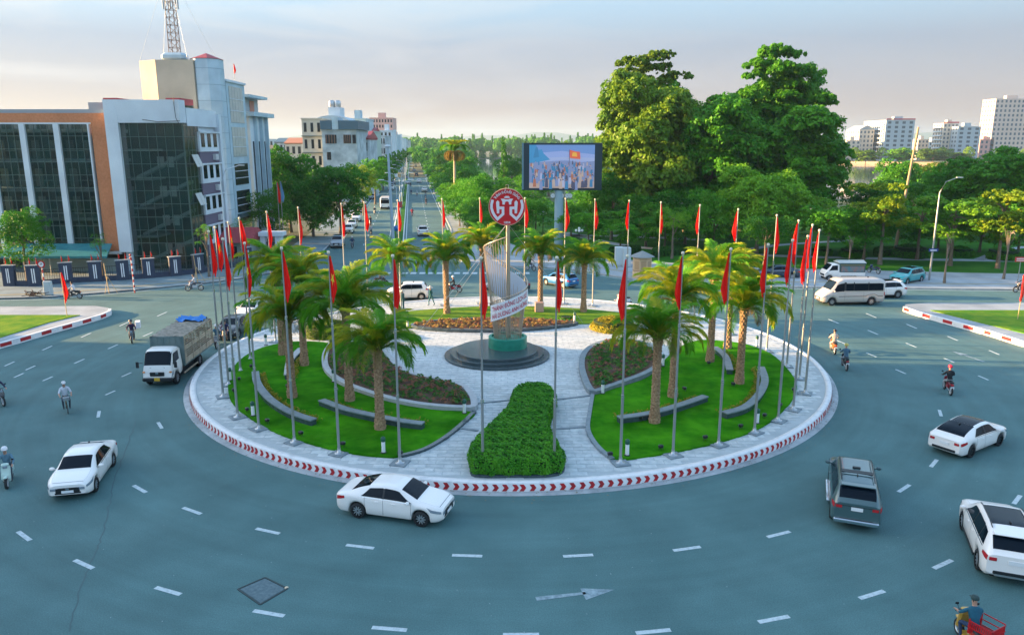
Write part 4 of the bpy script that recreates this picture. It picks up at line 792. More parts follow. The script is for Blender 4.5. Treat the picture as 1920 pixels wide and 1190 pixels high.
# ---------------- cars: a body lofted through cross-sections, parts laid on its surface ----------------
class Car:
    def __init__(s, L, st, wheels, wr, track, sill=.22, nose=.20, tail=.10, nr=.55, tr=.35):
        s.L = L; s.wheels = wheels; s.wr = wr; s.sill = sill; s.track = track
        X = np.linspace(-L/2, L/2, 121); A = np.array(st, float); s.X = X
        ker = np.array([1, 2, 3, 3, 3, 2, 1])/15.
        def f(c):
            y = np.interp(X, A[:, 0], A[:, c]); yp = np.pad(y, 3, mode='edge'); return np.convolve(yp, ker, 'valid')
        s.zs, s.zt, s.w, s.wt = f(1), f(2), f(3), f(4)
        fr = np.clip((X-(L/2-nr))/nr, 0, 1); re = np.clip((-(L/2-tr)-X)/tr, 0, 1); k = 1-nose*fr**2.4-tail*re**2.4; s.w = s.w*k; s.wt = s.wt*k
        s.zb = sill+.12*fr**3+.14*re**3
        for wx in wheels:
            rr = wr+.07; d = np.abs(X-wx); h = np.sqrt(np.clip(rr*rr-d*d, 0, None)); s.zb = np.maximum(s.zb, np.where(d < rr, wr+h, 0))
        s.zb = np.minimum(s.zb, s.zs-.1)
    def sec(s, x):
        g = lambda a: float(np.interp(x, s.X, a)); zb, zs, zt, w, wt = g(s.zb), g(s.zs), g(s.zt), g(s.w), g(s.wt); dz = zs-zb; up = zt-zs
        return [(0,zb),(w*.90,zb),(w*.985,zb+.10*dz),(w,zb+.45*dz),(w*.985,zb+.78*dz),(w*.955,zs),(wt+(w*.955-wt)*.10,zs+up*.84),(wt*.93,zs+up*.955),(wt*.6,zt-up*.008),(0,zt)]
    def S(s, x, v):
        q = s.sec(x); v = max(0, min(9, v)); i = min(8, int(v)); t = v-i; return Vector((x, q[i][0]*(1-t)+q[i+1][0]*t, q[i][1]*(1-t)+q[i+1][1]*t))
    def pt(s, x, v, side, off):
        P = s.S(x, v); e = .03; a = s.S(min(s.L/2, x+e), v)-s.S(max(-s.L/2, x-e), v); v2 = max(1.01, min(8.99, v)); b = s.S(x, v2+.12)-s.S(x, v2-.12)
        n = a.cross(b)
        if n.length < 1e-9: n = Vector((0, 0, 1))
        n.normalize()
        n = n if n.y >= -1e-6 or abs(n.z) > .5 else -n
        if n.z < -.2: n = -n
        P = P+n*off; return Vector((P.x, P.y*side, P.z))
    def shell(s):
        m = MB(); n = len(s.X); vs = []
        for x in s.X:
            q = s.sec(x); vs += [(x, y, z) for y, z in q]+[(x, -y, z) for y, z in q[-2:0:-1]]
        k = 18; fs = []
        for i in range(n-1):
            for j in range(k): j2 = (j+1) % k; fs.append((i*k+j, i*k+j2, i*k+k+j2, i*k+k+j))
        m.add(vs, fs, 0, True); m.add(vs[:k], [tuple(range(k-1, -1, -1))]); m.add(vs[-k:], [tuple(range(k))]); return m
    def patch(s, cs, side=1, nu=12, nv=4, off=.007, m=None, bulge=False):       # cs: (x,v) corners a b c d
        m = m or MB(); vs = []
        for i in range(nu+1):
            u = i/nu; a = (cs[0][0]*(1-u)+cs[1][0]*u, cs[0][1]*(1-u)+cs[1][1]*u); b = (cs[3][0]*(1-u)+cs[2][0]*u, cs[3][1]*(1-u)+cs[2][1]*u)
            for j in range(nv+1): t = j/nv; vs.append(s.pt(a[0]*(1-t)+b[0]*t, a[1]*(1-t)+b[1]*t, side, off))
        fs = [(i*(nv+1)+j, (i+1)*(nv+1)+j, (i+1)*(nv+1)+j+1, i*(nv+1)+j+1) for i in range(nu) for j in range(nv)]
        if side < 0: fs = [f[::-1] for f in fs]
        return m.add(vs, fs, 0, True)
    def across(s, xa, xb, v0=6.9, va=None, nv=6, off=.007):       # a pane across the top from one edge to the other
        m = MB(); va = va or v0; vs = []; nu = 8
        for i in range(nu+1):
            x = xa+(xb-xa)*i/nu; vv = v0+(va-v0)*i/nu; row = [vv+(9-vv)*j/nv for j in range(nv+1)]
            vs += [s.pt(x, v, 1, off) for v in row]+[s.pt(x, v, -1, off) for v in row[-2::-1]]
        k = 2*nv+1; m.add(vs, [(i*k+j, (i+1)*k+j, (i+1)*k+j+1, i*k+j+1) for i in range(nu) for j in range(k-1)], 0, True); return m
def wheels_of(p, c, dark=False):
    r_ = c.wr; Mx = Matrix.Rotation(math.pi/2, 4, 'X')
    ty = MB().lathe([(r_*.66,-.11),(r_*.92,-.11),(r_,-.07),(r_,.07),(r_*.92,.11),(r_*.66,.11)], 24, M=Mx, cap=False).lathe([(0,.0),(r_*.7,.0)], 24, M=Mx, cap=False).mesh('wheel', rubber)
    rm = MB(); rm.lathe([(r_*.68,-.10),(r_*.60,-.085),(r_*.58,-.03)], 24, M=Mx, cap=False); rm.lathe([(0,-.085),(r_*.17,-.085),(r_*.17,-.03)], 12, M=Mx, cap=False)
    for k in range(10):
        a = 2*math.pi*k/10; q = Matrix.Rotation(a, 4, 'Y'); rm.box(r_*.12, r_*.62, -.088, -.055, -.020, .020, M=q)
    rme = rm.mesh('rim', mat('dark_alloy', (.04,.045,.05), .3, metal=.6) if dark else mat('alloy', (.55,.57,.6), .3, metal=.7))
    for wx in c.wheels:
        for s in (1, -1):
            w_ = p.part('wheel', ty, rubber, None, (wx, -s*(c.track-.11), r_), 0 if s > 0 else math.pi); p.part('rim', rme, None, w_)
    p.part('underbody', MB().box(-c.L/2+.25, c.L/2-.25, -c.track+.28, c.track-.28, .19, .62), black)
def finish(p, c, spec):
    for s in (1, -1):
        for q in spec['side']: p.part('side_window', c.patch(q, s), glass_car)
        for qa, qb in zip(spec['side'][:-1], spec['side'][1:]): p.part('door_pillar', c.patch([(qa[1][0]-.02, 5.08), (qb[0][0]+.02, 5.08), (qb[3][0]+.02, 5.90), (qa[2][0]-.02, 5.90)], s, 2, 3, .0045), black)
    p.part('windscreen', c.across(*spec['ws']), glass_car); p.part('rear_window', c.across(*spec['rw']), glass_car)
    if 'sun' in spec: p.part('roof_glass', c.across(*spec['sun'], 7.25), glass_car)
    for s in (1, -1):
        hz_ = float(c.zs[-1]); wf_ = float(c.w[-1]); wr_ = float(c.w[0]); tz = float(c.zs[0])
        hm2 = c.patch(spec['hl'], s, 8, 3, .012); hm2.bbox(c.L/2+.004, s*(wf_-.17), hz_-.12, .03, .30, .11, b=.012); p.part('headlight', hm2, lampwhite)
        tm2 = c.patch(spec['tl'], s, 8, 3, .012); tm2.bbox(-c.L/2-.004, s*(wr_-.16), tz-.10, .03, .22, .12, b=.012); p.part('tail_light', tm2, lampred)
        p.part('fog_lamp', MB().bbox(c.L/2-.06, s*(wf_-.12), float(c.zb[-1])+.10, .06, .20, .07, b=.01), black)
        mx_, mz = spec['mir']; yy = c.S(mx_, 5).y; p.part('mirror', MB().bbox(mx_, s*(yy+.12), mz, .14, .20, .14, b=.04).bbox(mx_, s*(yy+.02), mz-.03, .05, .1, .04, b=.01), spec.get('mirm', spec['paint']))
        for dx in spec['doors']: p.part('door_seam', c.patch([(dx-.006,1.6),(dx+.006,1.6),(dx+.006,4.95),(dx-.006,4.95)], s, 1, 6, .004), black)
        for hx in spec['handles']: P = c.pt(hx, 4.3, s, .02); p.part('door_handle', MB().bbox(P.x, P.y, P.z, .17, .035, .03, b=.01), spec.get('hanm', spec['paint']))
        if 'ws2' in spec: pass
    p.part('bonnet_seam', c.across(c.L/2-.16, c.L/2-.145, 6.2, None, 6, .004), black)
    for s in (1, -1): p.part('bonnet_seam', c.patch([(c.L/2-1.0, 6.35), (c.L/2-.16, 6.2), (c.L/2-.16, 6.25), (c.L/2-1.0, 6.40)], s, 8, 1, .004), black); p.part('window_trim', c.patch([(spec['side'][0][0][0], 4.98), (spec['side'][-1][1][0], 4.98), (spec['side'][-1][1][0], 5.05), (spec['side'][0][0][0], 5.05)], s, 16, 1, .009), chrome); p.part('lower_sill', c.patch([(c.wheels[0]+c.wr+.12, 1.3), (c.wheels[1]-c.wr-.12, 1.3), (c.wheels[1]-c.wr-.12, 1.9), (c.wheels[0]+c.wr+.12, 1.9)], s, 8, 1, .008), black)
    fx = c.L/2; zf = float(c.zb[-1]); zt = float(c.zs[-1]); wf = float(c.w[-1])
    gz0, gz1, gw = spec['gr']; p.part('grille', MB().bbox(fx-.005, 0, (gz0+gz1)/2, .05, gw*2, gz1-gz0, b=.05), black)
    p.part('front_intake', MB().bbox(fx-.02, 0, zf+.06, .05, wf*1.5, .10, b=.03), black)
    p.part('badge', MB().bbox(fx+.025, 0, gz1-.06, .02, .13, .08, b=.01), chrome)
    p.part('antenna', MB().bbox(-c.L/2+1.25, 0, float(np.interp(-c.L/2+1.25, c.X, c.zt))+.03, .14, .04, .07, b=.01), black)
    p.part('front_plate', MB().bbox(fx+.028, 0, gz0+.05, .015, .46, .11, b=.004), white)
    rz_ = spec.get('rp', .72); pr = p.part('rear_plate', MB().bbox(-fx-.012, 0, rz_, .02, .42, .14, b=.004), white)
    p.part('rear_bumper_insert', MB().bbox(-fx+.01, 0, float(c.zb[0])+.05, .05, float(c.w[0])*1.5, .12, b=.03), black)
def sedan(paint=carwhite, L=4.5, fast=False):
    h = L/2
    st = [(-h,.86,.90,.80,.62),(-h+.10,.95,1.0,.85,.68),(-h+.45,.97,1.06,.87,.70),(-h+.62,.97,1.10,.875,.68),(-h+1.0,.96,1.27,.88,.64),(-h+1.5,.95,1.41,.885,.605),(-h+2.05,.935,1.465,.885,.61),(h-1.95,.92,1.44,.885,.61),(h-1.65,.91,1.345,.885,.615),(h-1.30,.905,1.16,.885,.64),(h-.98,.90,1.0,.88,.69),(h-.55,.85,.93,.875,.68),(h-.18,.77,.84,.86,.65),(h,.69,.75,.84,.62)]
    if fast: st[3] = (-h+.28,.97,1.09,.875,.70); st[4] = (-h+.85,.96,1.28,.88,.65)
    c = Car(L, st, (-h+.95, h-.86), .325, .865); p = Proto(); p.part('body', c.shell(), paint); wheels_of(p, c, fast)
    finish(p, c, dict(paint=paint, side=[[(-h+1.12,5.10),(-.22,5.10),(-.22,5.93),(-h+1.45,5.88)],[(-.14,5.10),(h-1.22,5.12),(h-1.80,5.90),(-.14,5.93)]], ws=(h-1.06,h-1.72,6.7,6.9), rw=(-h+(.42 if fast else .66),-h+1.42,6.8,6.95), **(dict(sun=(-h+1.43, h-1.76)) if fast else {}), hl=[(h-.50,3.9),(h-.05,3.7),(h-.06,4.5),(h-.62,4.7)], tl=[(-h+.04,3.7),(-h+.42,4.1),(-h+.40,4.7),(-h+.04,4.6)], mir=(h-1.36,.98), doors=(-h+1.28,-.18,h-1.25), handles=(-.45,h-2.1+.12), gr=(.42,.64,.46), rp=.70))
    return p
def suv(paint=carwhite, L=4.5, Hh=1.66, panel=False, dark=False, sun=True, pickup=False):
    h = L/2; k = Hh/1.66
    st = [(-h,.98*k,1.02*k,.84,.66),(-h+.08,1.05*k,1.12*k,.88,.68),(-h+.30,1.07*k,1.42*k,.905,.67),(-h+.62,1.06*k,1.60*k,.92,.66),(-h+1.3,1.04*k,1.66*k,.92,.66),(h-2.05,1.02*k,1.64*k,.92,.66),(h-1.80,1.02*k,1.57*k,.92,.66),(h-1.06,1.02*k,1.12*k,.92,.72),(h-.50,.97*k,1.04*k,.91,.72),(h-.12,.86*k,.92*k,.89,.68),(h,.74*k,.80*k,.86,.64)]
    c = Car(L, st, (-h+.92, h-.88), .36, .90, sill=.27, nose=.14, tail=.06); p = Proto(); p.part('body', c.shell(), paint); wheels_of(p, c, dark)
    sp_ = dict(paint=paint, side=[[(-h+.50,5.12),(-h+1.15,5.12),(-h+1.15,5.92),(-h+.75,5.88)],[(-h+1.22,5.10),(-.20,5.10),(-.20,5.93),(-h+1.22,5.93)],[(-.12,5.10),(h-1.28,5.12),(h-1.88,5.90),(-.12,5.93)]], ws=(h-1.14,h-1.80,6.7,6.9), rw=(-h+.14,-h+.50,6.5,6.8), hl=[(h-.50,3.9),(h-.04,3.7),(h-.05,4.5),(h-.60,4.7)], tl=[(-h+.02,3.8),(-h+.36,4.2),(-h+.34,4.75),(-h+.02,4.9)], mir=(h-1.38,1.10*k), doors=(-h+1.2,-.16,h-1.3), handles=(-.42,h-2.05), gr=(.55,.82,.48), rp=.86*k)
    if sun: sp_['sun'] = (-h+1.1, h-2.15)
    finish(p, c, sp_)
    p.part('roof_rail', MB().tube([(-h+.8,.60,Hh-.03),(-h+1.2,.60,Hh+.03),(h-2.3,.60,Hh+.03),(h-2.0,.60,Hh-.03)], .018, 6), black); p.part('roof_rail', MB().tube([(-h+.8,-.60,Hh-.03),(-h+1.2,-.60,Hh+.03),(h-2.3,-.60,Hh+.03),(h-2.0,-.60,Hh-.03)], .018, 6), black)
    p.part('skid_plate', MB().bbox(-h+.03,0,.40,.06,1.1,.16, b=.03), steel); p.part('spoiler', MB().bbox(-h+.50,0,Hh-.07,.30,1.22,.04, b=.015), paint)
    for s in (1, -1): p.part('sill_trim', MB().bbox(0,s*.905,.31,2.0,.05,.12, b=.02), black)
    return p
def hatch(paint=carwhite):
    L = 3.6; h = 1.8; st = [(-h,.92,.96,.74,.56),(-h+.06,1.0,1.08,.78,.58),(-h+.25,1.0,1.38,.79,.57),(-h+.45,.98,1.46,.80,.57),(.1,.95,1.48,.80,.57),(.35,.94,1.42,.80,.57),(1.0,.93,1.03,.80,.62),(1.4,.86,.93,.79,.60),(1.7,.74,.80,.77,.56),(h,.64,.70,.74,.54)]
    c = Car(L, st, (-1.22, 1.18), .29, .78); p = Proto(); p.part('body', c.shell(), paint); wheels_of(p, c)
    finish(p, c, dict(paint=paint, side=[[(-1.35,5.12),(-.42,5.10),(-.42,5.93),(-1.25,5.9)],[(-.34,5.10),(.86,5.12),(.38,5.9),(-.34,5.93)]], ws=(.93,.36,6.7,6.9), rw=(-h+.10,-h+.30,6.6,6.8), hl=[(1.35,3.9),(1.74,3.7),(1.73,4.5),(1.2,4.7)], tl=[(-h+.02,4.2),(-h+.2,4.4),(-h+.18,5.2),(-h+.02,5.1)], mir=(.75,1.02), doors=(-1.15,-.38,.85), handles=(-.6,.05), gr=(.38,.52,.4), rp=.66)); return p
def van(paint):
    L = 5.8; h = 2.9; st = [(-h,1.30,2.20,.93,.82),(-h+.06,1.30,2.32,.96,.84),(-h+.5,1.30,2.42,.975,.84),(1.1,1.28,2.42,.975,.84),(1.45,1.26,2.30,.975,.82),(1.62,1.24,2.16,.97,.82),(2.22,1.16,1.32,.96,.80),(2.55,1.05,1.14,.94,.76),(2.8,.88,.96,.92,.70),(h,.72,.78,.88,.66)]
    c = Car(L, st, (-1.72, 1.95), .35, .93, sill=.30, nose=.16, tail=.04); p = Proto(); p.part('body', c.shell(), paint); wheels_of(p, c)
    finish(p, c, dict(paint=paint, side=[[(-h+.18,5.08),(-h+1.55,5.08),(-h+1.55,5.78),(-h+.18,5.78)],[(-h+1.60,5.08),(.0,5.08),(.0,5.78),(-h+1.60,5.78)],[(.05,5.08),(.75,5.08),(.75,5.78),(.05,5.78)],[(.92,4.97),(1.98,5.10),(1.58,5.80),(.92,5.80)]], ws=(2.14,1.58,6.6,6.85), rw=(-h+.012,-h+.03,6.0,6.3), hl=[(2.45,3.9),(2.84,3.7),(2.83,4.5),(2.35,4.6)], tl=[(-h+.01,3.4),(-h+.1,3.4),(-h+.1,4.6),(-h+.01,4.6)], mir=(1.85,1.35), doors=(-.9,.85,1.95), handles=(-.75,1.05), gr=(.55,.72,.5), rp=.95))
    for s in (1, -1): p.part('trim_strip', c.patch([(-h+.2,3.3),(1.4,3.3),(1.4,3.45),(-h+.2,3.45)], s, 10, 1, .01), black)
    return p
def place(proto, name, label, cat, rear, front, hw, fwd=0, group=None, mats=None, scale=1, z=0):
    a, b = G(*rear), G(*front); d = (b-a).normalized(); n = Vector((-d.y, d.x, 0)); mid = (a+b)/2
    if n.dot(mid) < 0: n = -n
    c_ = mid+n*hw*.92+d*fwd; return proto.put(name, label, cat, (c_.x, c_.y, z+.0), math.atan2(d.y, d.x), group, mats, scale)
SED = sedan(); SEDF = sedan(fast=True, L=4.5); SUVP = suv(L=4.7, Hh=1.68); HAT = hatch(); goldsilver = mat('van_paint', (.52,.49,.47), .35, coat=.5, metal=.2); VAN = van(goldsilver)
def carpaint(n, c): return mat(n, c, .28, coat=.8, metal=.15)
place(SED, 'white_sedan', 'white sedan driving right in front of the island, side on', 'car', (671,970), (787,986), .86)
place(SED, 'white_sedan', 'white sedan with dark grille coming towards the camera at the left', 'car', (212.6,873), (181,919), .86)
place(SEDF, 'white_sedan', 'white fastback sedan with black roof and dark wheels driving away at the right', 'car', (1819,857), (1869,836), .86)
place(SUVP, 'white_suv', 'white SUV seen from behind, cut by the right edge of the frame', 'car', (1834,1066), (1806,993), .9, scale=1.04)
place(VAN, 'minibus', 'silver beige minibus with long dark side windows on the right road', 'van', (1639,572), (1557,573), .93, scale=1.02)
place(SUVP, 'white_suv', 'white SUV half hidden behind the silver minibus', 'car', (1681,559), (1632,560), .9)
place(SUVP, 'teal_suv', 'turquoise SUV parked on the right pavement', 'car', (1727,529), (1701,534), .9, mats={'car_white': carpaint('turquoise', (.03,.36,.40))}, scale=.98, z=.0)
place(SED, 'dark_sedan', 'dark blue sedan parked behind the right cluster of flagpoles', 'car', (1484,523), (1440,522), .86, mats={'car_white': carpaint('dark_navy', (.02,.05,.08))})
place(HAT, 'white_hatchback', 'small white hatchback behind the back left palms', 'car', (788,562), (740,563), .78, scale=1.1)
place(SUVP, 'blue_suv', 'bright blue SUV driving away behind the island', 'car', (1056,541), (1022,534), .9, mats={'car_white': carpaint('bright_blue', (.02,.17,.42))}, scale=.9)
place(SED, 'dark_sedan', 'dark sedan passing behind the monument cage', 'car', (978,548), (928,549), .86, mats={'car_white': carpaint('anthracite', (.05,.06,.07))})
place(SED, 'dark_sedan', 'dark sedan with sunlit roof beside the left cluster of flagpoles', 'car', (474,612), (440,640), .86, mats={'car_white': carpaint('black_car', (.02,.025,.03))})
place(SED, 'white_sedan', 'white car mostly hidden behind the left palms', 'car', (500,588), (484,598), .86)
# pickup with canopy
gp_ = carpaint('slate_green', (.06,.12,.13)); PK = suv(gp_, L=5.2, Hh=1.78, sun=False)
PK.part('roof_rack_lamp', MB().bbox(-.55,0,1.80,.14,.30,.06, b=.02), black); PK.part('cab_rear_gap', MB().bbox(-.95,0,1.775,.30,1.16,.03, b=.01), black)
PK.part('rear_step_bumper', MB().bbox(-2.64,0,.42,.16,1.6,.16, b=.03), chrome); PK.part('running_board', MB().bbox(.05,.96,.40,2.1,.14,.05, b=.02), chrome); PK.part('running_board', MB().bbox(.05,-.96,.40,2.1,.14,.05, b=.02), chrome)
PK.part('tailgate_seam', MB().box(-2.615,-2.60,-.72,.72,1.02,1.035), black); PK.part('canopy_rib', MB().bbox(-1.3,0,1.79,.06,1.2,.03, b=.01), gp_)
place(PK, 'pickup_truck', 'dark slate pickup with closed canopy seen from behind at the right', 'pickup truck', (1558,970), (1555,905), .9)
# small box truck
def small_truck():
    p = Proto(); st = [(-.75,1.1,1.70,.78,.66),(-.3,1.1,1.82,.80,.66),(.15,1.08,1.78,.80,.66),(.70,1.0,1.12,.79,.64),(.82,.72,.82,.76,.6)]
    c = Car(1.65, st, (.35,), .30, .80, sill=.32, nose=.06, tail=.0); sh = c.shell(); p.part('cab', sh, carwhite, None, (1.3,0,0))
    for s in (1, -1):
        p.part('side_window', c.patch([(-.45,5.08),(.50,5.1),(.12,5.9),(-.45,5.9)], s), glass_car, None, (1.3,0,0)); p.part('headlight', c.patch([(.55,3.6),(.80,3.6),(.80,4.4),(.5,4.4)], s, 5, 3, .012), lampwhite, None, (1.3,0,0))
    p.part('windscreen', c.across(.66,.17,6.4,6.8), glass_car, None, (1.3,0,0))
    c2 = Car(3., [(-1.5,.9,.95,.8,.7),(1.5,.9,.95,.8,.7)], (), .30, .80); c2.wheels = (-.95, 1.65); wheels_of(p, c2)
    dg = mat('tarp_green', (.05,.10,.10), .7); p.part('bed', MB().bbox(-.65,0,.74,2.7,1.6,.36, b=.02), carwhite)
    m = MB(); m.bbox(-.65,0,1.42,2.66,1.56,.98, b=.02); p.part('canopy', m, dg); m = MB(); m.add([(-2.05,-.82,1.9),(.75,-.82,1.9),(.75,0,2.12),(-2.05,0,2.12)], [(0,1,2,3)]); m.add([(-2.05,0,2.12),(.75,0,2.12),(.75,.82,1.9),(-2.05,.82,1.9)], [(0,1,2,3)]); m.add([(-2.05,-.82,1.88),(-2.05,-.82,1.9),(-2.05,0,2.12),(-2.05,.82,1.9),(-2.05,.82,1.88)], [(0,1,2,3,4)]); m.add([(.75,-.82,1.88),(.75,-.82,1.9),(.75,0,2.12),(.75,.82,1.9),(.75,.82,1.88)], [(4,3,2,1,0)]); p.part('canopy_roof', m, mat('pale_tarp', (.42,.47,.47), .7))
    for s in (-1, 1): p.part('printed_panel', MB().box(-1.85,.5,s*.785-.006,s*.785+.006,1.0,1.55), mat('printed_tarp', (.08,.22,.25), .6, c2=(.38,.16,.13), scale=1.7)); p.part('yellow_band', MB().box(-1.9,.6,s*.788-.006,s*.788+.006,1.66,1.71), mat('ochre_band', (.4,.28,.08), .6))
    p.part('grille', MB().bbox(2.12,0,.62,.04,1.1,.2, b=.03), black); return p
place(small_truck(), 'delivery_truck', 'small white truck with dark green canvas canopy on the right road', 'truck', (1606,527), (1562,527), .8, scale=1.05)
# livestock truck
tr = Proto(); cabm = mat('truck_white', (.78,.77,.74), .4, coat=.3)
c = Car(1.75, [(-.875,1.45,2.12,.88,.80),(-.6,1.45,2.26,.90,.80),(.15,1.42,2.26,.90,.80),(.35,1.40,2.18,.90,.80),(.72,1.22,1.34,.90,.80),(.80,.95,1.1,.90,.78),(.875,.62,.70,.88,.7)], (.05,), .40, .9, sill=.48, nose=.04, tail=0)
CX = 2.35; tr.part('cab', c.shell(), cabm, None, (CX,0,0))
tr.part('windscreen', c.across(.70,.34,6.05,6.3), glass_car, None, (CX,0,0))
for s in (1, -1):
    tr.part('side_window', c.patch([(-.50,5.05),(.52,5.0),(.30,5.85),(-.50,5.85)], s), glass_car, None, (CX,0,0)); tr.part('headlight', c.patch([(.62,2.8),(.865,2.8),(.865,3.7),(.60,3.8)], s, 5, 3, .012), lampwhite, None, (CX,0,0))
    tr.part('indicator', MB().bbox(CX+.82,s*.80,.98,.12,.16,.10, b=.03), amber)
    tr.part('mirror', MB().tube([(CX+.62,s*.9,1.5),(CX+.80,s*1.12,1.55)], .02, 5).bbox(CX+.82,s*1.14,1.45,.08,.18,.38, b=.03), black); tr.part('wiper', MB().tube([(CX+.76,s*.45,1.22),(CX+.70,s*.12,1.30)], .012, 4), black)
tr.part('bumper', MB().bbox(CX+.86,0,.52,.18,1.82,.24, b=.05), black); tr.part('grille', MB().bbox(CX+.87,0,.86,.06,.86,.26, b=.06), black); tr.part('badge', MB().bbox(CX+.91,0,.92,.02,.18,.09, b=.02), chrome); tr.part('number_plate', MB().bbox(CX+.96,0,.56,.02,.34,.2, b=.004), mat('yellow_plate', (.65,.40,.03), .5))
c2 = Car(5., [(-2.5,.9,.95,.8,.7),(2.5,.9,.95,.8,.7)], (), .40, .92); c2.wheels = (-1.55, 2.40); wheels_of(tr, c2)
tr.part('chassis', MB().box(-3.2,1.4,-.45,.45,.62,.82), black); woodg = mat('weathered_slat', (.36,.29,.21), .8, c2=(.52,.43,.33), scale=3); ironm = mat('grey_green_panel', (.10,.16,.16), .6, c2=(.16,.21,.20), scale=2)
x0, x1 = -3.9, 1.35
tr.part('bed_floor', MB().box(x0, x1, -1.0, 1.0, .84, .96), ironm)
tr.part('front_bulkhead', MB().box(x1-.06, x1, -1.03, 1.03, .965, 2.75), ironm)
for k in range(6): tr.part('bulkhead_rib', MB().box(x1+.002, x1+.04, -.95+k*.36, -.90+k*.36, 2.3, 2.74), ironm)
hs = [(.97,1.34),(1.42,1.47),(1.55,1.60),(1.68,1.73),(1.81,2.12),(2.20,2.25),(2.33,2.38),(2.46,2.51),(2.60,2.70)]
for s in (1, -1):
    for z0, z1 in hs: tr.part('side_slat', MB().box(x0, x1-.07, s*1.015-.02, s*1.015+.02, z0, z1), woodg)
    for k in range(5): xx = x0+.04+k*(x1-x0-.16)/4; tr.part('upright', MB().box(xx-.035, xx+.035, s*1.0-.075, s*1.0+.075, .961, 2.615), woodg)
for z0, z1 in hs: tr.part('rear_slat', MB().box(x0-.045, x0-.005, -1.03, 1.03, z0, z1), woodg)
tp = MB(); n1, n2 = 26, 10; g = np.random.default_rng(3); vs = [(x0+(x1-x0)*i/n1, -1.05+2.1*j/n2, 2.74+.05*math.sin(i*1.7+j)+.03*math.sin(i*.6)*math.sin(j*.9)+g.uniform(-.012,.012)) for i in range(n1+1) for j in range(n2+1)]
tp.add(vs, [(i*(n2+1)+j, (i+1)*(n2+1)+j, (i+1)*(n2+1)+j+1, i*(n2+1)+j+1) for i in range(n1) for j in range(n2)], 0, True); tr.part('tarpaulin', tp, mat('grey_netting', (.17,.16,.13), .9, c2=(.34,.31,.26), scale=4, bump=.5, bscale=20))
tp = MB(); vs = [(x0-.1+1.25*i/8, -.95+1.75*j/8, 2.86+.09*math.sin(i*1.9+j*1.3)+.07*math.cos(j*2.1)) for i in range(9) for j in range(9)]
tp.add(vs, [(i*9+j, (i+1)*9+j, (i+1)*9+j+1, i*9+j+1) for i in range(8) for j in range(8)], 0, True); tr.part('blue_sheet', tp, mat('blue_tarp', (.02,.20,.62), .5))
tr.part('side_rail', MB().box(-.9,1.5,-1.0,-.94,.40,.48), woodg); tr.part('side_rail', MB().box(-.9,1.5,.94,1.0,.40,.48), woodg); tr.part('tool_box', MB().bbox(1.15,-.8,.62,.6,.3,.3, b=.03), ironm)
a, b = G(375.7,686), G(331,722); d = (b-a).normalized(); ang = math.atan2(d.y, d.x)
cc_ = G(289, 727)   # ground below the middle of the front bumper
tr.put('livestock_truck', 'white-cabbed cattle truck with grey slatted sides and a blue sheet on top', 'truck', (cc_.x-math.cos(ang)*(CX+.75)+.25, cc_.y-math.sin(ang)*(CX+.75)+.15, 0), ang, scale=1.0)
# riders near the island
rider('pale green scooter at the far left edge', 'rider in blue-grey with white helmet on the pale green scooter', 18, 905, toward(30,870,8,925), 'scooter', (.50,.66,.60), shirt=(.12,.24,.32), hc=(.75,.75,.78), sleeve=2)
rider('black motorbike cut by the left edge', 'rider in dark jacket at the left edge of the frame', 0, 757, toward(-10,745,12,757), 'bike', (.02,.02,.025), shirt=(.03,.03,.08), sleeve=2)
rider('bicycle with yellow front plate on the left asphalt', 'cyclist in white shirt and white cap riding towards the camera', 126, 770, toward(118,745,128,775), 'bicycle', (.30,.22,.03), shirt=(.62,.66,.74), legs=(.05,.07,.1), head='cap', hc=(.7,.7,.72))
rider('dark motorbike ahead of the cattle truck', 'rider in dark purple jacket with a white load behind', 249, 640, toward(256,612,246,645), 'bike', (.04,.05,.06), shirt=(.04,.02,.07), sleeve=2, hc=(.05,.05,.06))
p = G(258, 636); tag(MB().bbox(.1,.55,1.05,.35,.75,.5, b=.02, M=Matrix.Rotation(.4,4,'Z')).obj('white_box', mat('styrofoam', (.78,.78,.82), .7), None, p), 'white foam box carried behind the rider in dark purple', 'box')
rider('white and black motorbike along the left kerb', 'rider in white shirt near the left kerb below the street trees', 365, 545, toward(385,545,345,547), 'bike', (.55,.56,.6), shirt=(.55,.58,.65))
rider('black motorbike near the left traffic island', 'rider in white vest behind the flag of the left traffic island', 138, 560, toward(150,560,125,560), 'bike', (.03,.03,.035), shirt=(.72,.72,.78), head='hair')
rider('dark maroon motorbike beside the cattle truck', 'rider in dark navy between truck and flagpoles', 424, 640, toward(436,615,418,645), 'bike', (.10,.015,.02), shirt=(.02,.025,.09), sleeve=2)
rider('silver motorbike beside the left flagpole cluster', 'rider in blue with white helmet next to the flagpole cluster', 408, 650, toward(420,625,403,655), 'bike', (.3,.32,.35), shirt=(.08,.2,.28), hc=(.7,.7,.72), sleeve=2)
rider('red motorbike behind the second back palm', 'rider in black with white helmet behind the slim palm', 850, 548, toward(858,548,835,548), 'bike', (.45,.02,.03), shirt=(.015,.015,.02), hc=(.7,.7,.7), sleeve=2)
rider('black motorbike left of the white hatchback', 'rider in grey left of the white hatchback', 715, 535, toward(690,533,730,536), 'bike', (.02,.02,.025), shirt=(.14,.14,.16), sleeve=2)
rider('white scooter passing behind the golden bush', 'rider in black top and shorts on the white scooter', 1167, 573, toward(1185,573,1150,573), 'scooter', (.72,.74,.78), shirt=(.012,.012,.015), legs=(.36,.21,.15), head='hair')
rider('orange motorbike on the right approach', 'rider in cream clothes with black helmet', 1562, 660, toward(1572,665,1553,640), 'bike', (.45,.13,.03), shirt=(.62,.50,.42), legs=(.55,.45,.4), sleeve=2)
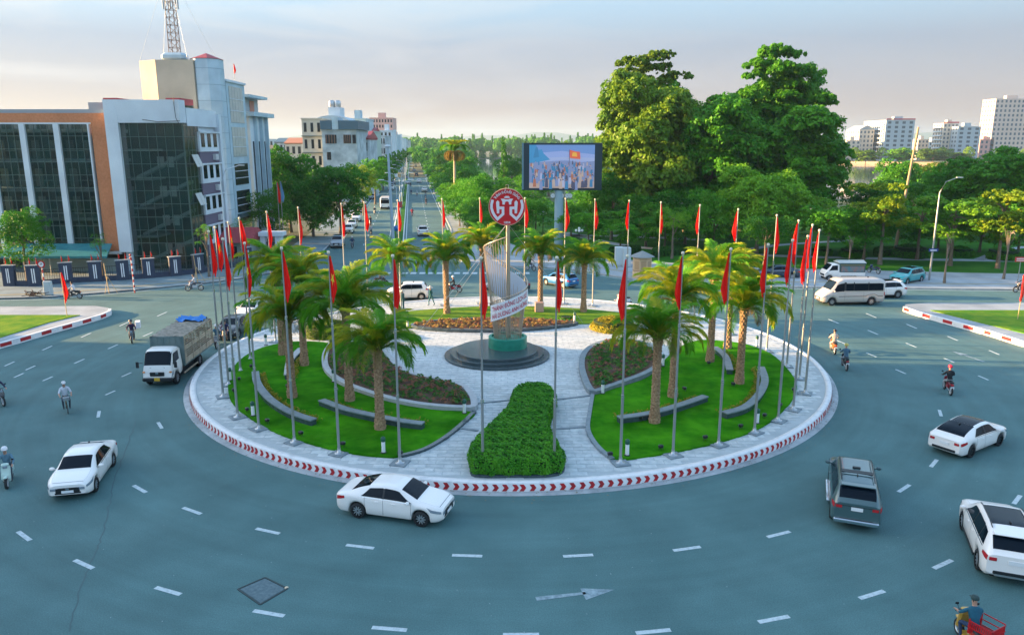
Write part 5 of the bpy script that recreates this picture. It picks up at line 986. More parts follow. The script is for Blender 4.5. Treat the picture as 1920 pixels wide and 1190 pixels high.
rider('black motorbike with red tail light on the right approach', 'rider in blue shirt with yellow helmet', 1583, 690, toward(1592,695,1570,668), 'bike', (.02,.02,.025), shirt=(.07,.16,.24), legs=(.25,.32,.38), hc=(.62,.50,.12), sleeve=2)
rider('red and black motorbike alone on the right asphalt', 'rider in black jacket with red helmet', 1776, 735, toward(1785,738,1762,715), 'bike', (.25,.02,.03), shirt=(.015,.02,.025), legs=(.35,.4,.42), hc=(.62,.02,.06), sleeve=2)
rider('ochre scooter at the bottom right corner', 'man in teal t-shirt and dark cap at the bottom right', 1815, 1212, toward(1850,1230,1795,1160), 'scooter', (.50,.30,.04), shirt=(.015,.12,.19), legs=(.02,.05,.12), head='cap')
g0 = G(1842, 1225); rk = thing('red_crate', 'red wire crate carried on the back of the ochre scooter', 'crate', (g0.x, g0.y, .62), .5)
m = MB()
for k in range(12): m.box(-.33+k*.06-.012,-.33+k*.06+.012,-.32,.32,.0,.02); m.box(-.33+k*.06-.012,-.33+k*.06+.012,-.33,-.31,.0,.4); m.box(-.33+k*.06-.012,-.33+k*.06+.012,.31,.33,.0,.4); m.box(-.35,-.33,-.31+k*.055,-.285+k*.055,.0,.4)
for z in (.02,.2,.4): m.box(-.34,.34,-.345,-.331,z,z+.03).box(-.34,.34,.331,.345,z,z+.03).box(-.37,-.351,-.31,.31,z,z+.03).box(.351,.37,-.31,.31,z,z+.03)
m.obj('wire_sides', mat('red_wire', (.50,.01,.015), .4), rk)
rider('dark bicycle at the mouth of the right pavement', 'cyclist in dark clothes near the right end of the crosswalk', 995, 507, toward(985,505,1005,508), 'bicycle', (.02,.02,.03), shirt=(.03,.03,.06), sleeve=2)
rider('dark motorbike at the right edge beside the red sign', 'rider in dark clothes at the right edge of the frame', 1915, 548, toward(1930,548,1900,548), 'bike', (.02,.02,.025), shirt=(.04,.05,.07), sleeve=2)
MBIKE.put('motorbike', 'dark motorbike parked on the right pavement by a street tree', 'motorbike', G(1638,512,.13), 2.0, None, {'bike_body': bikecol((.03,.04,.12))})
person('street sweeper in dark teal with conical hat beside the tall palm', G(757,580,ZI), R(170), 'stand', (.02,.11,.14), (.02,.10,.13), 'hat', sleeve=2)
person('street sweeper in dark teal with conical hat striding left on the back pavement', G(809,573,ZI), R(165), 'walk', (.02,.14,.16), (.02,.13,.15), 'hat', sleeve=2)
# avenue traffic
ave = math.atan2(1, -.13)
def acar(proto, name, lab, px, py, away, mats=None, s=1):
    g_ = G(px, py); proto.put(name, lab, 'car' if name != 'bus' else 'bus', (g_.x, g_.y+1.6, 0), ave if away else ave+math.pi, 'cars on the avenue' if name != 'bus' else None, mats, s)
silver = {'car_white': carpaint('silver', (.34,.38,.42))}; red_ = {'car_white': carpaint('dark_red', (.25,.01,.02))}; blk = {'car_white': MATS['black_car']}; blu = {'car_white': carpaint('steel_blue', (.08,.15,.22))}
acar(SUVP, 'silver_suv', 'silver SUV first in the parked row at the avenue corner', 629, 465, False, silver)
acar(SED, 'white_sedan', 'white sedan second in the parked row on the avenue', 650, 438, False)
acar(SED, 'white_sedan', 'pearl sedan third in the parked row on the avenue', 657, 428, False, {'car_white': carpaint('pearl', (.60,.60,.58))})
acar(SUVP, 'white_suv', 'white SUV fourth in the parked row on the avenue', 665, 416, False)
acar(SED, 'red_sedan', 'dark red car at the far end of the parked row under the trees', 676, 399, False, red_)
acar(SUVP, 'white_suv', 'white SUV left of the median lamp on the avenue', 732, 357, False)
acar(SED, 'dark_sedan', 'dark sedan behind the white SUV on the left carriageway', 736, 346, False, blk)
acar(SUVP, 'blue_suv', 'steel blue SUV in the left of the right carriageway, leading', 760, 336, True, blu)
acar(SED, 'silver_sedan', 'silver sedan behind the steel blue SUV on the avenue', 763, 346, True, silver)
acar(SED, 'white_sedan', 'white sedan at the right kerb of the avenue, nearer one', 795, 360, True)
acar(SED, 'white_sedan', 'white sedan at the right kerb of the avenue, farther one', 785, 343, True)
acar(SUVP, 'dark_suv', 'dark SUV far along the right kerb of the avenue', 780, 331, True, blk)
acar(SUVP, 'white_suv', 'white SUV with dark windows behind the flag at the avenue mouth', 791, 443, True)
for _i, (_px, _py, _aw, _m, _l) in enumerate(((741,330,0,None,'white car on the left carriageway beyond the yellow tree'),(735,336,0,silver,'silver car at the left kerb beyond the yellow tree'),(748,322,0,blk,'black car far down the left carriageway'),(753,315,0,None,'white car far down the left carriageway beside the median'),(776,322,1,silver,'silver car far up the right carriageway'),(779,313,1,None,'white car farthest up the right carriageway'),(757,308,0,red_,'red car farthest down the left carriageway'),(697,374,0,silver,'silver car parked under the yellow-leaved tree'),(706,362,0,None,'white car parked beyond the yellow-leaved tree'))):
    acar(SED if _i % 2 else SUVP, ['white_suv','silver_sedan','black_suv','white_sedan','silver_suv','white_sedan','red_suv','silver_sedan','white_suv'][_i], _l, _px, _py, _aw, _m)
bus = Proto(); bus.part('body', MB().bbox(0,0,1.6,7.5,2.3,2.5, b=.15), carwhite); bus.part('windscreen', MB().bbox(3.73,0,1.95,.06,2.0,.95, b=.03), glass_car)
for s in (1, -1):
    for k in range(5): bus.part('side_window', MB().bbox(-2.6+k*1.25,s*1.15,2.0,1.12,.03,.75, b=.02), glass_car)
    bus.part('headlight', MB().bbox(3.74,s*.85,.75,.05,.35,.2, b=.03), lampwhite)
bus.part('destination_panel', MB().bbox(3.73,0,2.66,.06,1.6,.25, b=.02), black); bus.part('bumper', MB().bbox(3.74,0,.5,.1,2.2,.25, b=.05), black)
c2 = Car(7., [(-3.5,.9,.95,.8,.7),(3.5,.9,.95,.8,.7)], (), .42, 1.14); c2.wheels = (-2.2, 2.4); wheels_of(bus, c2)
acar(bus, 'bus', 'white minibus coming down the left carriageway of the avenue', 721, 392, False, None, .95)
cols = [((.5,.02,.03),(.45,.02,.04),'red'),((.03,.03,.04),(.60,.62,.66),'white'),((.05,.06,.08),(.03,.05,.12),'navy'),((.5,.52,.55),(.30,.36,.42),'grey-blue'),((.02,.02,.025),(.05,.05,.05),'black'),((.3,.1,.02),(.35,.25,.15),'tan'),((.02,.05,.2),(.05,.22,.25),'teal')]
av = [(773,405,1,0,'at the middle of the right carriageway'),(661,465,0,2,'beside the parked silver SUV'),(696,440,0,1,'in the left carriageway before the mouth'),(695,422,0,4,'left carriageway, following the white one'),(703,402,0,2,'left of the bus'),(687,399,0,3,'between parked row and bus'),(771,365,1,2,'right carriageway, behind the red one'),(782,368,1,1,'right carriageway, beside the navy one'),(798,372,1,3,'by the right kerb of the avenue'),(799,384,1,4,'nearest the right kerb of the avenue'),(770,350,1,4,'beside the silver sedan'),(776,338,1,5,'before the white kerb sedan'),(783,328,1,2,'far right carriageway'),(771,325,1,6,'far right carriageway, left side'),(775,316,1,4,'distant, beside the median'),(720,342,0,5,'under the yellow-leaved tree'),(718,352,0,2,'at the left kerb by the yellow-leaved tree'),(728,330,0,4,'distant, left kerb'),(741,338,0,1,'distant, by the median')]
for i, (px, py, aw, ci, lab) in enumerate(av):
    bc, shc, nm = cols[ci]; rider('motorbike ridden by the %s-clad rider %s' % (nm, lab), '%s-clad motorbike rider on the avenue, %s' % (nm, lab), px, py, ave if aw else ave+math.pi, 'bike' if i % 3 else 'scooter', bc, shirt=shc, sleeve=2, hc=[None,(.6,.6,.62),(.3,.05,.05)][i % 3])
# ---------------- left office building ----------------
brickm = mat('brick_cladding', (.52,.19,.08), .85, c2=(.62,.25,.12), scale=5, bump=.3, bscale=30, dirt=.12)
bluewhite = mat('pale_blue_wall', (.38,.52,.60), .7, c2=(.46,.60,.67), scale=.5, dirt=.14)
whitewall = mat('white_wall', (.58,.66,.72), .7, c2=(.64,.72,.77), scale=.5, dirt=.1)
creamw = mat('cream_wall', (.46,.40,.30), .8, c2=(.52,.45,.34), scale=.5, dirt=.12)
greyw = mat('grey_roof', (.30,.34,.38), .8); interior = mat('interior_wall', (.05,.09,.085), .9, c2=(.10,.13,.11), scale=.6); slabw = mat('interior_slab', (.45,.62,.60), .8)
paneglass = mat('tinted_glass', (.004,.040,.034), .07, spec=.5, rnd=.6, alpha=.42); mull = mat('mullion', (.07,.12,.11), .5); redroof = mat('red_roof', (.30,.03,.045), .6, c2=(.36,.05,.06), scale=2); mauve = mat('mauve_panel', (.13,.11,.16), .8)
FY = 88.5
B = thing('office_building', 'brick and white office block with tinted glass bays and glazed stair tower', 'building', (-50, FY+5, 0))
def bo(name, x0, x1, y0, y1, z0, z1, m_, par=B): return MB().box(x0+50, x1+50, y0-FY-5, y1-FY-5, z0, z1).obj(name, m_, par)
wall = MB()
def wb(x0, x1, y0, y1, z0, z1): wall.box(x0+50, x1+50, y0-FY-5, y1-FY-5, z0, z1)
wb(-78,-45.5,FY,FY+.5,16.95,17.99); wb(-47.55,-45.5,FY,FY+.5,2.4,16.949)
wall.obj('brick_wall', brickm, B)
bo('parapet', -78,-45.5,FY+.05,FY+.5,17.992,18.4, greyw); bo('roof_box', -49.2,-45.6,FY+3,FY+8,17.5,19.3, greyw)
bo('white_ledge', -78,-45.6,FY-.25,FY+.45,2.05,2.38, whitewall)
for k in range(7):
    xr = -47.95-3.87*k; xl = xr-3.2
    bo('white_fin', xr+.002, xr+.62 if k else xr+.16, FY-.15, FY+.4, 2.385, 16.94, whitewall)
    pm = MB().box(.02,.78,-.02,.02,.02,1.38).mesh('pane', paneglass)
    for c_ in range(4):
        for r_ in range(10):
            o = mo('pane', pm, B, (xl+c_*.8+50, FY+.18-FY-5, 2.45+r_*1.45)); 
    mm = MB()
    for c_ in range(5): mm.box(xl+c_*.8+50-.03, xl+c_*.8+50+.03, -5+.12, -5+.24, 2.42, 16.93)
    for r_ in range(11): mm.box(xl+50, xr+50, -5+.13, -5+.23, 2.40+r_*1.45, 2.46+r_*1.45)
    mm.obj('window_frame', mull, B)
bo('white_top_band', -78,-47.56,FY-.12,FY+.3,16.78,16.945, whitewall)
for k in range(5):
    z = 2.4+k*3.35; bo('floor_slab', -78,-45.6,FY+.7,FY+6,z+.1,z+.45, slabw); bo('gallery_rail', -78,-45.6,FY+.9,FY+.95,z+1.35,z+1.42, slabw)
    for q in range(13): bo('room_door', -75+q*2.1,-74.1+q*2.1,FY+5.85,FY+5.98,z+.45,z+2.6, mat('door_grey', (.30,.36,.34), .7, rnd=.5))
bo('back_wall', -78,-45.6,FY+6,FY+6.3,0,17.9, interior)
# white frame round the glazed stair tower
bo('white_frame', -45.45,-44.0,FY-1.0,FY+.6,2.4,19.4, whitewall); bo('white_frame_leg', -44.9,-44.1,FY-.6,FY+.5,0.13,2.395, bluewhite)
bo('white_fascia', -43.99,-37.0,FY-1.0,FY+.6,16.9,19.39, whitewall); bo('fascia_return', -37.5,-36.9,FY+.61,FY+9.4,16.6,18.6, whitewall)
tower_pm = MB().box(.02,.97,-.02,.02,.02,1.45).mesh('pane', paneglass)
for c_ in range(7):
    for r_ in range(11): mo('pane', tower_pm, B, (-43.98+c_*.99+50, -5-.5, .4+r_*1.5))
mm = MB()
for c_ in range(8): mm.box(-44+c_*.99+50-.025, -44+c_*.99+50+.025, -5-.56, -5-.44, .3, 16.89)
for r_ in range(12): mm.box(6.0, 13.0, -5-.55, -5-.45, .36+r_*1.5, .42+r_*1.5)
mm.obj('curtain_wall_frame', mull, B)
sp_m = MB().box(-.02,.02,.02,.97,.02,1.45).mesh('pane', paneglass)
for c_ in range(4):
    for r_ in range(11): mo('pane', sp_m, B, (-37.0+50, -5-.5+c_*1.0, .4+r_*1.5))
mm = MB()
for c_ in range(5): mm.box(12.95, 13.05, -5.52+c_*1.0, -5.47+c_*1.0, .3, 16.6)
for r_ in range(12): mm.box(12.95, 13.05, -5.5, -1.5, .36+r_*1.5, .42+r_*1.5)
mm.obj('side_curtain_frame', mull, B)
for k in range(5):
    z = .6+k*3.3; bo('landing', -43.9,-41.5,FY+.3,FY+4,z,z+.25, slabw)
    if k < 4:
        m = MB(); m.add([(6.6,-4.2,z+.1),(12.6,-4.2,z+2.9),(12.6,-4.2,z+3.3),(6.6,-4.2,z+.5),(6.6,-3.0,z+.1),(12.6,-3.0,z+2.9),(12.6,-3.0,z+3.3),(6.6,-3.0,z+.5)], [(0,1,2,3),(4,7,6,5),(3,2,6,7),(0,4,5,1)]); m.obj('stair_flight', slabw, B)
        bo('blind', -40.4,-39.6,FY-.2,FY-.16,z+1.5,z+2.7, mat('pale_blind', (.55,.72,.68), .8)); bo('blind', -39.3,-38.5,FY-.2,FY-.16,z+1.5,z+2.7, mat('pale_blind', (.55,.72,.68), .8))
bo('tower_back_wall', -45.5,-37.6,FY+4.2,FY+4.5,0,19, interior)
bo('core', -45.6,-37.3,FY+4.6,FY+9.5,0,17.9, whitewall)
# open awning sashes on the side
for z in (12.2, 7.8):
    for q in range(2): o = MB().box(-.02,.02,0,.85,-1.5,0).obj('open_sash', mat('sash_white', (.5,.52,.5), .6), B, (13.1, -4.0+q*.95, z+1.2)); o.rotation_euler = (0, R(-22), 0)
# east face with window bands
for k, zt in enumerate((16.0, 12.3, 8.6, 5.0)):
    bo('window_band', -37.25,-36.75,FY+3.3,FY+9.2,zt-2.3,zt, whitewall); bo('sill_ledge', -36.74,-36.55,FY+3.2,FY+9.3,zt-.12,zt+.05, whitewall)
    for q in range(3): bo('window', -36.748,-36.70,FY+3.7+q*1.9,FY+4.7+q*1.9,zt-1.75,zt-.2, glass_car)
    bo('mauve_panel', -37.25,-36.85,FY+3.3,FY+9.2,zt-3.65,zt-2.302, mauve)
    bo('air_conditioner', -36.845,-36.45,FY+7.2,FY+8.1,zt-3.3,zt-2.6, mat('ac_white', (.5,.53,.55), .6))
bo('end_pilaster', -37.35,-36.6,FY+9.41,FY+10.2,0,18.2, whitewall)
MB().tube([(13.0,-6.2,16.6),(12.6,-6.15,17.4),(12.5,-6.1,18.9),(12.55,-6.1,19.6)], .03, 5).tube([(8.8,-6.05,17.25),(10.5,-6.05,17.0),(13.0,-6.1,17.1)], .03, 5).obj('hanging_cable', black, B)
for q in range(3): bo('red_roof_ridge', -47+q*3.6,-45.4+q*3.6,FY+2.2,FY+6,19.0,19.75, redroof) if q != 1 else None
aw = MB(); aw.add([(-57.5,FY-.2,3.3),(-46.6,FY-.2,3.3),(-45.4,FY-4.0,2.35),(-58.5,FY-4.0,2.35),(-57.5,FY-.2,3.22),(-46.6,FY-.2,3.22),(-45.4,FY-4.0,2.1),(-58.5,FY-4.0,2.1)], [(0,3,2,1),(4,5,6,7),(2,3,7,6),(0,4,7,3),(1,2,6,5)])
t = thing('awning', 'wide teal sheet-metal awning in front of the brick facade', 'awning', (0,0,0)); aw.obj('sheet', mat('teal_awning', (.02,.17,.20), .5, c2=(.04,.24,.27), scale=1.5), t)
for x in (-57,-52,-47): MB().tube([(x,FY-3.7,.13),(x,FY-3.7,2.4)], .05, 6).obj('post', polem, t)
MB().box(-57,-46,FY-.8,FY-.3,.13,1.6).obj('counter_wall', mat('pale_counter', (.25,.33,.32), .8), t)
# towers behind
T = thing('water_tower_block', 'tall cream stair block with a sunlit left side behind the brick office', 'building', (-44.3, 105, 0))
MB().prism([(-3.7,-2.3),(-.9,-4.0),(3.9,-4.0),(3.9,4),(-3.7,4)], 0, 25.0).obj('wall', creamw, T); MB().box(-2.9,1.5,-4.01,-4.0,22.95,23.0)
MB().bbox(.9,-2.2,25.5,3.0,1.8,.98, b=.3).obj('tank_cover', bluewhite, T)
mst = thing('telecom_mast', 'lattice telecom mast with antennas and guy wires on top of the cream block', 'antenna mast', (-44.1, 104.6, 25.0))
def lattice(m, h, w0, w1, n):
    for s1, s2 in ((1,1),(1,-1),(-1,-1),(-1,1)): m.tube([(s1*w0,s2*w0,0),(s1*w1,s2*w1,h)], .05, 5)
    for k in range(n):
        z0, z1 = h*k/n, h*(k+1)/n; a0 = w0+(w1-w0)*k/n; a1 = w0+(w1-w0)*(k+1)/n
        for (p_, q_) in (((1,1),(1,-1)),((1,-1),(-1,-1)),((-1,-1),(-1,1)),((-1,1),(1,1))): m.tube([(p_[0]*a0,p_[1]*a0,z0),(q_[0]*a1,q_[1]*a1,z1)], .03, 4); m.tube([(p_[0]*a1,p_[1]*a1,z1),(q_[0]*a1,q_[1]*a1,z1)], .03, 4)
m = MB(); lattice(m, 13, .55, .45, 14); m.obj('lattice', mat('rusty_steel', (.11,.07,.05), .7, c2=(.20,.13,.10), scale=3), mst)
am = MB().bbox(0,0,.8,.16,.22,1.7, b=.04).mesh('antenna', mat('antenna_grey', (.30,.36,.40), .6))
for i, (a, z) in enumerate(((0,7.2),(2,7.3),(4,7.1),(1,9.6),(3.2,9.7),(5.1,9.5),(0.4,11.2))): mo('antenna', am, mst, (math.cos(a)*.95, math.sin(a)*.95, z-.6)); 
m = MB()
for dx, dy in ((-4,-1.5),(5.5,0),(3,-3.5),(-3,3)): m.tube([(0,0,11.5),(dx,dy,.1)], .015, 4)
m.obj('guy_wires', steel, mst)
O = thing('octagonal_tower', 'pale blue octagonal stair tower with a small red pyramid roof', 'building', (-39.4, 103, 0))
oc = [(2.0*math.cos(R(22.5+45*k)), 2.0*math.sin(R(22.5+45*k))) for k in range(8)]
MB().prism(oc, 0, 25.2).obj('wall', bluewhite, O)
m = MB(); q = [(x*1.06, y*1.06, 25.22) for x, y in oc]; m.add(q+[(0,0,26.0)], [(i, (i+1) % 8, 8) for i in range(8)]+[tuple(range(7,-1,-1))]); m.obj('roof', redroof, O)
for z in range(2, 25, 2): MB().prism([(x*1.012, y*1.012) for x, y in oc], z, z+.06).obj('joint_line', mat('joint_blue', (.24,.35,.42), .8), O)
W = thing('glazed_block', 'pale blue block with stacked barred windows behind the octagonal tower', 'building', (-42, 109.6, 0))
MB().box(-5,3.5,-3.0,4.2,0,22.8).obj('wall', bluewhite, W); MB().box(-5.2,3.7,-3.2,4.4,22.802,23.1).obj('cornice', whitewall, W)
pg = mat('pale_glazing', (.30,.38,.38), .25, c2=(.38,.44,.42), scale=.8); wdk = mat('dark_window', (.012,.02,.025), .15)
for z0, z1, mt_, n in ((17.5,22.3,pg,5),(12.9,16.9,pg,5),(9.0,11.9,wdk,6),(5.2,8.2,wdk,6),(1.6,4.4,wdk,6)):
    for k in range(n): MB().box(3.505,3.56,-2.2+k*5.4/n+.05,-2.2+(k+1)*5.4/n-.05,z0,z1).obj('window', mt_, W)
    for z in (z0+(z1-z0)*.33, z0+(z1-z0)*.66): MB().box(3.563,3.60,-2.2,3.2,z-.04,z+.04).obj('window_bar', whitewall, W)
MB().box(3.505,4.1,-2.4,3.4,4.5,5.0).obj('balcony_box', mat('dark_teal_box', (.04,.09,.10), .6), W)
W2 = thing('stepped_block', 'pale grey block with projecting flat roof slabs at the avenue corner', 'building', (-43.5, 118.6, 0))
MB().box(-4,5.0,-3.5,5,0,18.6).obj('wall', whitewall, W2); MB().box(-4.3,5.9,-4.0,5.6,18.602,19.2).obj('roof_slab', bluewhite, W2); MB().box(-3,3.8,-3,4.5,19.21,21.3).obj('penthouse', mat('grey_wall', (.38,.42,.44), .8), W2); MB().box(-3.4,5.2,-3.4,5,21.31,21.7).obj('roof_slab', bluewhite, W2); MB().box(3.82,3.86,.5,2.5,19.4,21.0).obj('orange_window', mat('orange_curtain', (.45,.18,.12), .7), W2)
for k in range(3): MB().box(5.003,5.05,-2.8+k*2.6,-2.2+k*2.6,2,15).obj('tall_window', wdk, W2); MB().box(5.003,5.5,-1.9+k*2.6,-1.6+k*2.6,0,18.6).obj('fin', bluewhite, W2)
t = thing('roof_flag', 'small red flag on a mast above the glazed block', 'flag', (-39.5,113,23.5)); MB().tube([(0,0,0),(0,0,2.2)], .03, 5).obj('mast', polem, t); mo('flag', FM[1][0], t, (0,0,2.2)).scale = (.7,.7,.6)
# lodge with red roof and white gate
Lg = thing('gate_lodge', 'low lodge with red metal roof between office and avenue', 'building', (-35.5, 97, .13)); MB().box(-4,2.6,-2,3,0,2.6).obj('wall', mat('lodge_wall', (.20,.27,.25), .8, c2=(.26,.33,.3), scale=1), Lg)
m = MB(); m.add([(-4.6,-2.9,2.5),(3.0,-2.9,2.5),(3.0,.4,4.1),(-4.6,.4,4.1)], [(0,1,2,3)]); m.add([(-4.6,.4,4.1),(3.0,.4,4.1),(3.0,3.6,2.6),(-4.6,3.6,2.6)], [(0,1,2,3)]); m.add([(3.0,-2.9,2.48),(3.0,3.6,2.5),(3.0,.4,4.08)], [(0,1,2)]); m.obj('roof', redroof, Lg)
for x in (.6, 1.8): MB().bbox(x,-2.03,1.2,.7,.05,1.5, b=.01).obj('window', wdk, Lg)
gt = thing('white_gate', 'white concrete gateway with cantilevered slab at the avenue corner', 'gate', (-31.2, 97.5, .13)); MB().box(-1.2,1.9,-.6,1.2,3.0,3.5).obj('slab', whitewall, gt); MB().box(.8,1.6,-.3,.6,0,3.0).obj('pillar', whitewall, gt); MB().box(-1.1,-.5,-.3,.6,0,3.0).obj('pillar', whitewall, gt)
MB().box(-.45,.75,.1,.2,.1,2.2).obj('gate_leaf', mat('dark_gate', (.03,.05,.07), .5), gt)
# fence with dark blue pillars and pairs of small flags
navy = mat('navy_pillar', (.02,.035,.07), .5, c2=(.03,.05,.09), scale=2); fpx = [(20,536),(66,536),(126,530),(181,527.5),(232,524.5),(280,521),(330,517),(373,512),(464,497)]
fpos = [G(x, y, .13) for x, y in fpx]; fen = thing('fence', 'low dark fence wall with navy pillars along the left pavement', 'fence', fpos[0])
sm_flag = [limp_flag(40+k)[0].mesh('flag', flagred) for k in range(3)]
ord_ = ['first from the left','second from the left','third from the left','fourth from the left','fifth from the left','sixth from the left','seventh from the left','eighth from the left','ninth, near the red-roofed lodge']
for i, p_ in enumerate(fpos):
    q = fpos[min(i+1, len(fpos)-1)]-fpos[max(i-1, 0)]; a = math.atan2(q.y, q.x); l = p_-fpos[0]
    pil = MB().box(-.62,.62,-.22,.22,0,2.15).obj('pillar', navy, fen, l, a); MB().box(-.70,.70,-.28,.28,2.152,2.22).obj('capstone', concrete, pil)
    for s in (-.10, .10): MB().box(s-.05,s+.05,-.235,-.222,.35,1.85).obj('white_strip', white, pil)
    for s in (-.32, .32):
        b = p_+Vector((math.cos(a)*s, math.sin(a)*s, 2.222)); f = thing('small_flag', 'small red flag, %s of the pair on the navy pillar %s' % ('left' if s < 0 else 'right', ord_[i]), 'flag', b, 0, 'paired small flags on the fence pillars')
        MB().tube([(0,0,0),(.05,0,.75)], .015, 5).obj('stick', polem, f); o = mo('cloth', sm_flag[(i+(s > 0)) % 3], f, (.04,0,.74)); o.scale = (.42,.5,.28)
    if i < len(fpos)-1:
        d = fpos[i+1]-p_; L_ = d.length; aa = math.atan2(d.y, d.x); MB().box(.63,L_-.63,-.12,.12,0,.55).obj('base_wall', navy, fen, l, aa)
        for k in range(int((L_-1.4)/.22)): x_ = .75+k*.22; MB().box(x_-.015,x_+.015,-.015,.015,.551,1.55).obj('railing_bar', black, fen, l, aa)
        MB().box(.63,L_-.63,-.02,.02,1.551,1.60).obj('top_rail', black, fen, l, aa)
# signs and furniture, left pavement
sg = thing('no_parking_sign', 'round traffic sign on a red and white striped pole at the left pavement', 'traffic sign', G(86,553,.13))
def striped(t, h, r_=.06, n=8):
    for k in range(n): MB().tube([(0,0,h*k/n),(0,0,h*(k+1)/n)], r_, 8).obj('pole_band', kerbred if k % 2 == 0 else kerbwhite, t)
striped(sg, 2.9); E2 = Matrix.Translation((0,-.09,3.05)) @ Matrix.Rotation(math.pi/2, 4, 'X'); MB().lathe([(.0,-.02),(.38,-.02),(.38,.02),(0,.02)], 24, M=E2, cap=False, smooth=False).obj('sign_disc', kerbred, sg); MB().lathe([(0,.022),(.25,.022)], 24, M=E2, cap=False).obj('white_centre', white, sg)
MB().tube([(-.06,-.13,2.95),(-.06,-.13,3.16),(.08,-.13,3.16),(.08,-.13,3.05)], .03, 5).obj('arrow_mark', black, sg)
s2 = thing('striped_pole', 'red and white striped pole standing alone on the left pavement', 'pole', G(253,549,.13)); striped(s2, 3.8, .07, 14)
for k in (3.9, 3.6): MB().lathe([(0,0),(.12,0),(.12,.02),(0,.02)], 14, M=Matrix.Translation((0,-.1,k-.1)) @ Matrix.Rotation(math.pi/2,4,'X'), cap=False).obj('small_disc', kerbred, s2)
t = thing('control_cabinet', 'pale metal control cabinet beside the round traffic sign', 'cabinet', G(92,553,.13)); MB().bbox(0,0,.7,.7,.45,1.35, b=.03).obj('case', mat('cabinet_grey', (.42,.50,.52), .6), t); MB().bbox(0,-.235,.7,.58,.02,1.15, b=.005).obj('door', mat('cabinet_door', (.47,.55,.57), .6), t)
t = thing('cut_branches', 'heap of cut dark branches lying on the left pavement', 'branches', G(62,556,.13)); m = MB(); g = random.Random(4)
for k in range(26): a = g.uniform(0, 6); m.tube([(g.uniform(-.5,.3), g.uniform(-.3,.3), g.uniform(.05,.5)), (g.uniform(-.9,1.6), g.uniform(-.4,.4), g.uniform(0,.7))], .03, 4)
m.obj('twigs', mat('dry_twig', (.05,.03,.025), .9), t)
# right side furniture
bt = thing('guard_booth', 'small cream guard booth with grey pyramid roof on the right pavement', 'booth', G(1203,520,.13)); MB().prism([(1.05*math.cos(R(22.5+45*k)), 1.05*math.sin(R(22.5+45*k))) for k in range(8)], 0, 2.35).obj('wall', mat('cream_booth', (.60,.43,.26), .7), bt)
m = MB(); q = [(1.42*math.cos(R(22.5+45*k)), 1.42*math.sin(R(22.5+45*k)), 2.36) for k in range(8)]; m.add(q+[(0,0,3.0)], [(i, (i+1) % 8, 8) for i in range(8)]+[tuple(range(7,-1,-1))]); m.obj('roof', mat('booth_roof', (.22,.25,.25), .7), bt)
for a in (-90,-45,-135): MB().bbox(.985,0,1.45,.04,.55,.95, b=.01).obj('window', mat('booth_pane', (.45,.30,.17), .4), bt, None, R(a))
MB().prism([(1.08*math.cos(R(22.5+45*k)), 1.08*math.sin(R(22.5+45*k))) for k in range(8)], .82, .88).obj('band', mat('booth_band', (.30,.18,.10), .7), bt)
for i, (px, py, hh, lab) in enumerate(((1160,498,2.2,'left one'),(1174,499,2.2,'right one'))):
    t = thing('utility_cabinet', 'tall pale grey utility cabinet beside the park trees, '+lab, 'cabinet', G(px,py,.13)); MB().bbox(0,0,1.15,.95,1.1,2.3, b=.04).obj('case', mat('utility_grey', (.48,.56,.58), .6), t); MB().bbox(0,-.56,1.2,.75,.02,1.9, b=.005).obj('door', mat('utility_door', (.53,.61,.63), .55), t)
pr = thing('direction_sign', 'small red and white sign on a post at the right edge', 'traffic sign', G(1907,535,.13)); MB().tube([(0,0,0),(0,0,2.6)], .04, 6).obj('post', polem, pr); MB().bbox(0,-.06,2.75,1.3,.04,.5, b=.01).obj('plate', mat('sign_red', (.55,.05,.04), .5), pr)
for z in (2.65, 2.85): MB().box(-.5,.5,-.086,-.081,z-.05,z+.03).obj('white_line', white, pr)
def lamp(px, pb, ptop, arm, lab, tilt=0, col=polem, z=.13, name='street_lamp'):
    b = G(px, pb, z); h = PY(px, ptop, b.y).z-z; t = thing(name, lab, 'street lamp', b); MB().tube([(0,0,0),(tilt*.5,0,h*.5),(tilt,0,h*.86),(tilt+arm*.3,0,h*.96),(tilt+arm,0,h)], [.12,.10,.07,.05,.04], 8).obj('pole', col, t); MB().bbox(tilt+arm*1.12,0,h,.7,.22,.12, b=.04).obj('lamp_head', mat('lamp_head', (.5,.52,.5), .4), t); return t
tl = lamp(1742,525,333,1.7,'tall curved street lamp on the right pavement by the turquoise SUV'); MB().bbox(.02,-.12,3.3,1.0,.05,.32, b=.01).obj('blue_sign', mat('sign_blue', (.02,.06,.28), .4), tl)
MB().box(-.35,.35,-.147,-.15,3.22,3.34).obj('white_text_bar', white, tl)
lamp(428,510,310,2.2,'pale street lamp in front of the glazed block at the left', col=whitewall)
cp = thing('concrete_pole', 'leaning concrete utility pole rising above the park trees at the right', 'utility pole', (PY(1676,480,101).x, 101, .1)); MB().tube([(0,0,0),(PY(1722,240,101).x-PY(1676,480,101).x,0,PY(1722,240,101).z)], [.22,.13], 8).obj('shaft', mat('old_concrete', (.36,.27,.17), .9), cp)
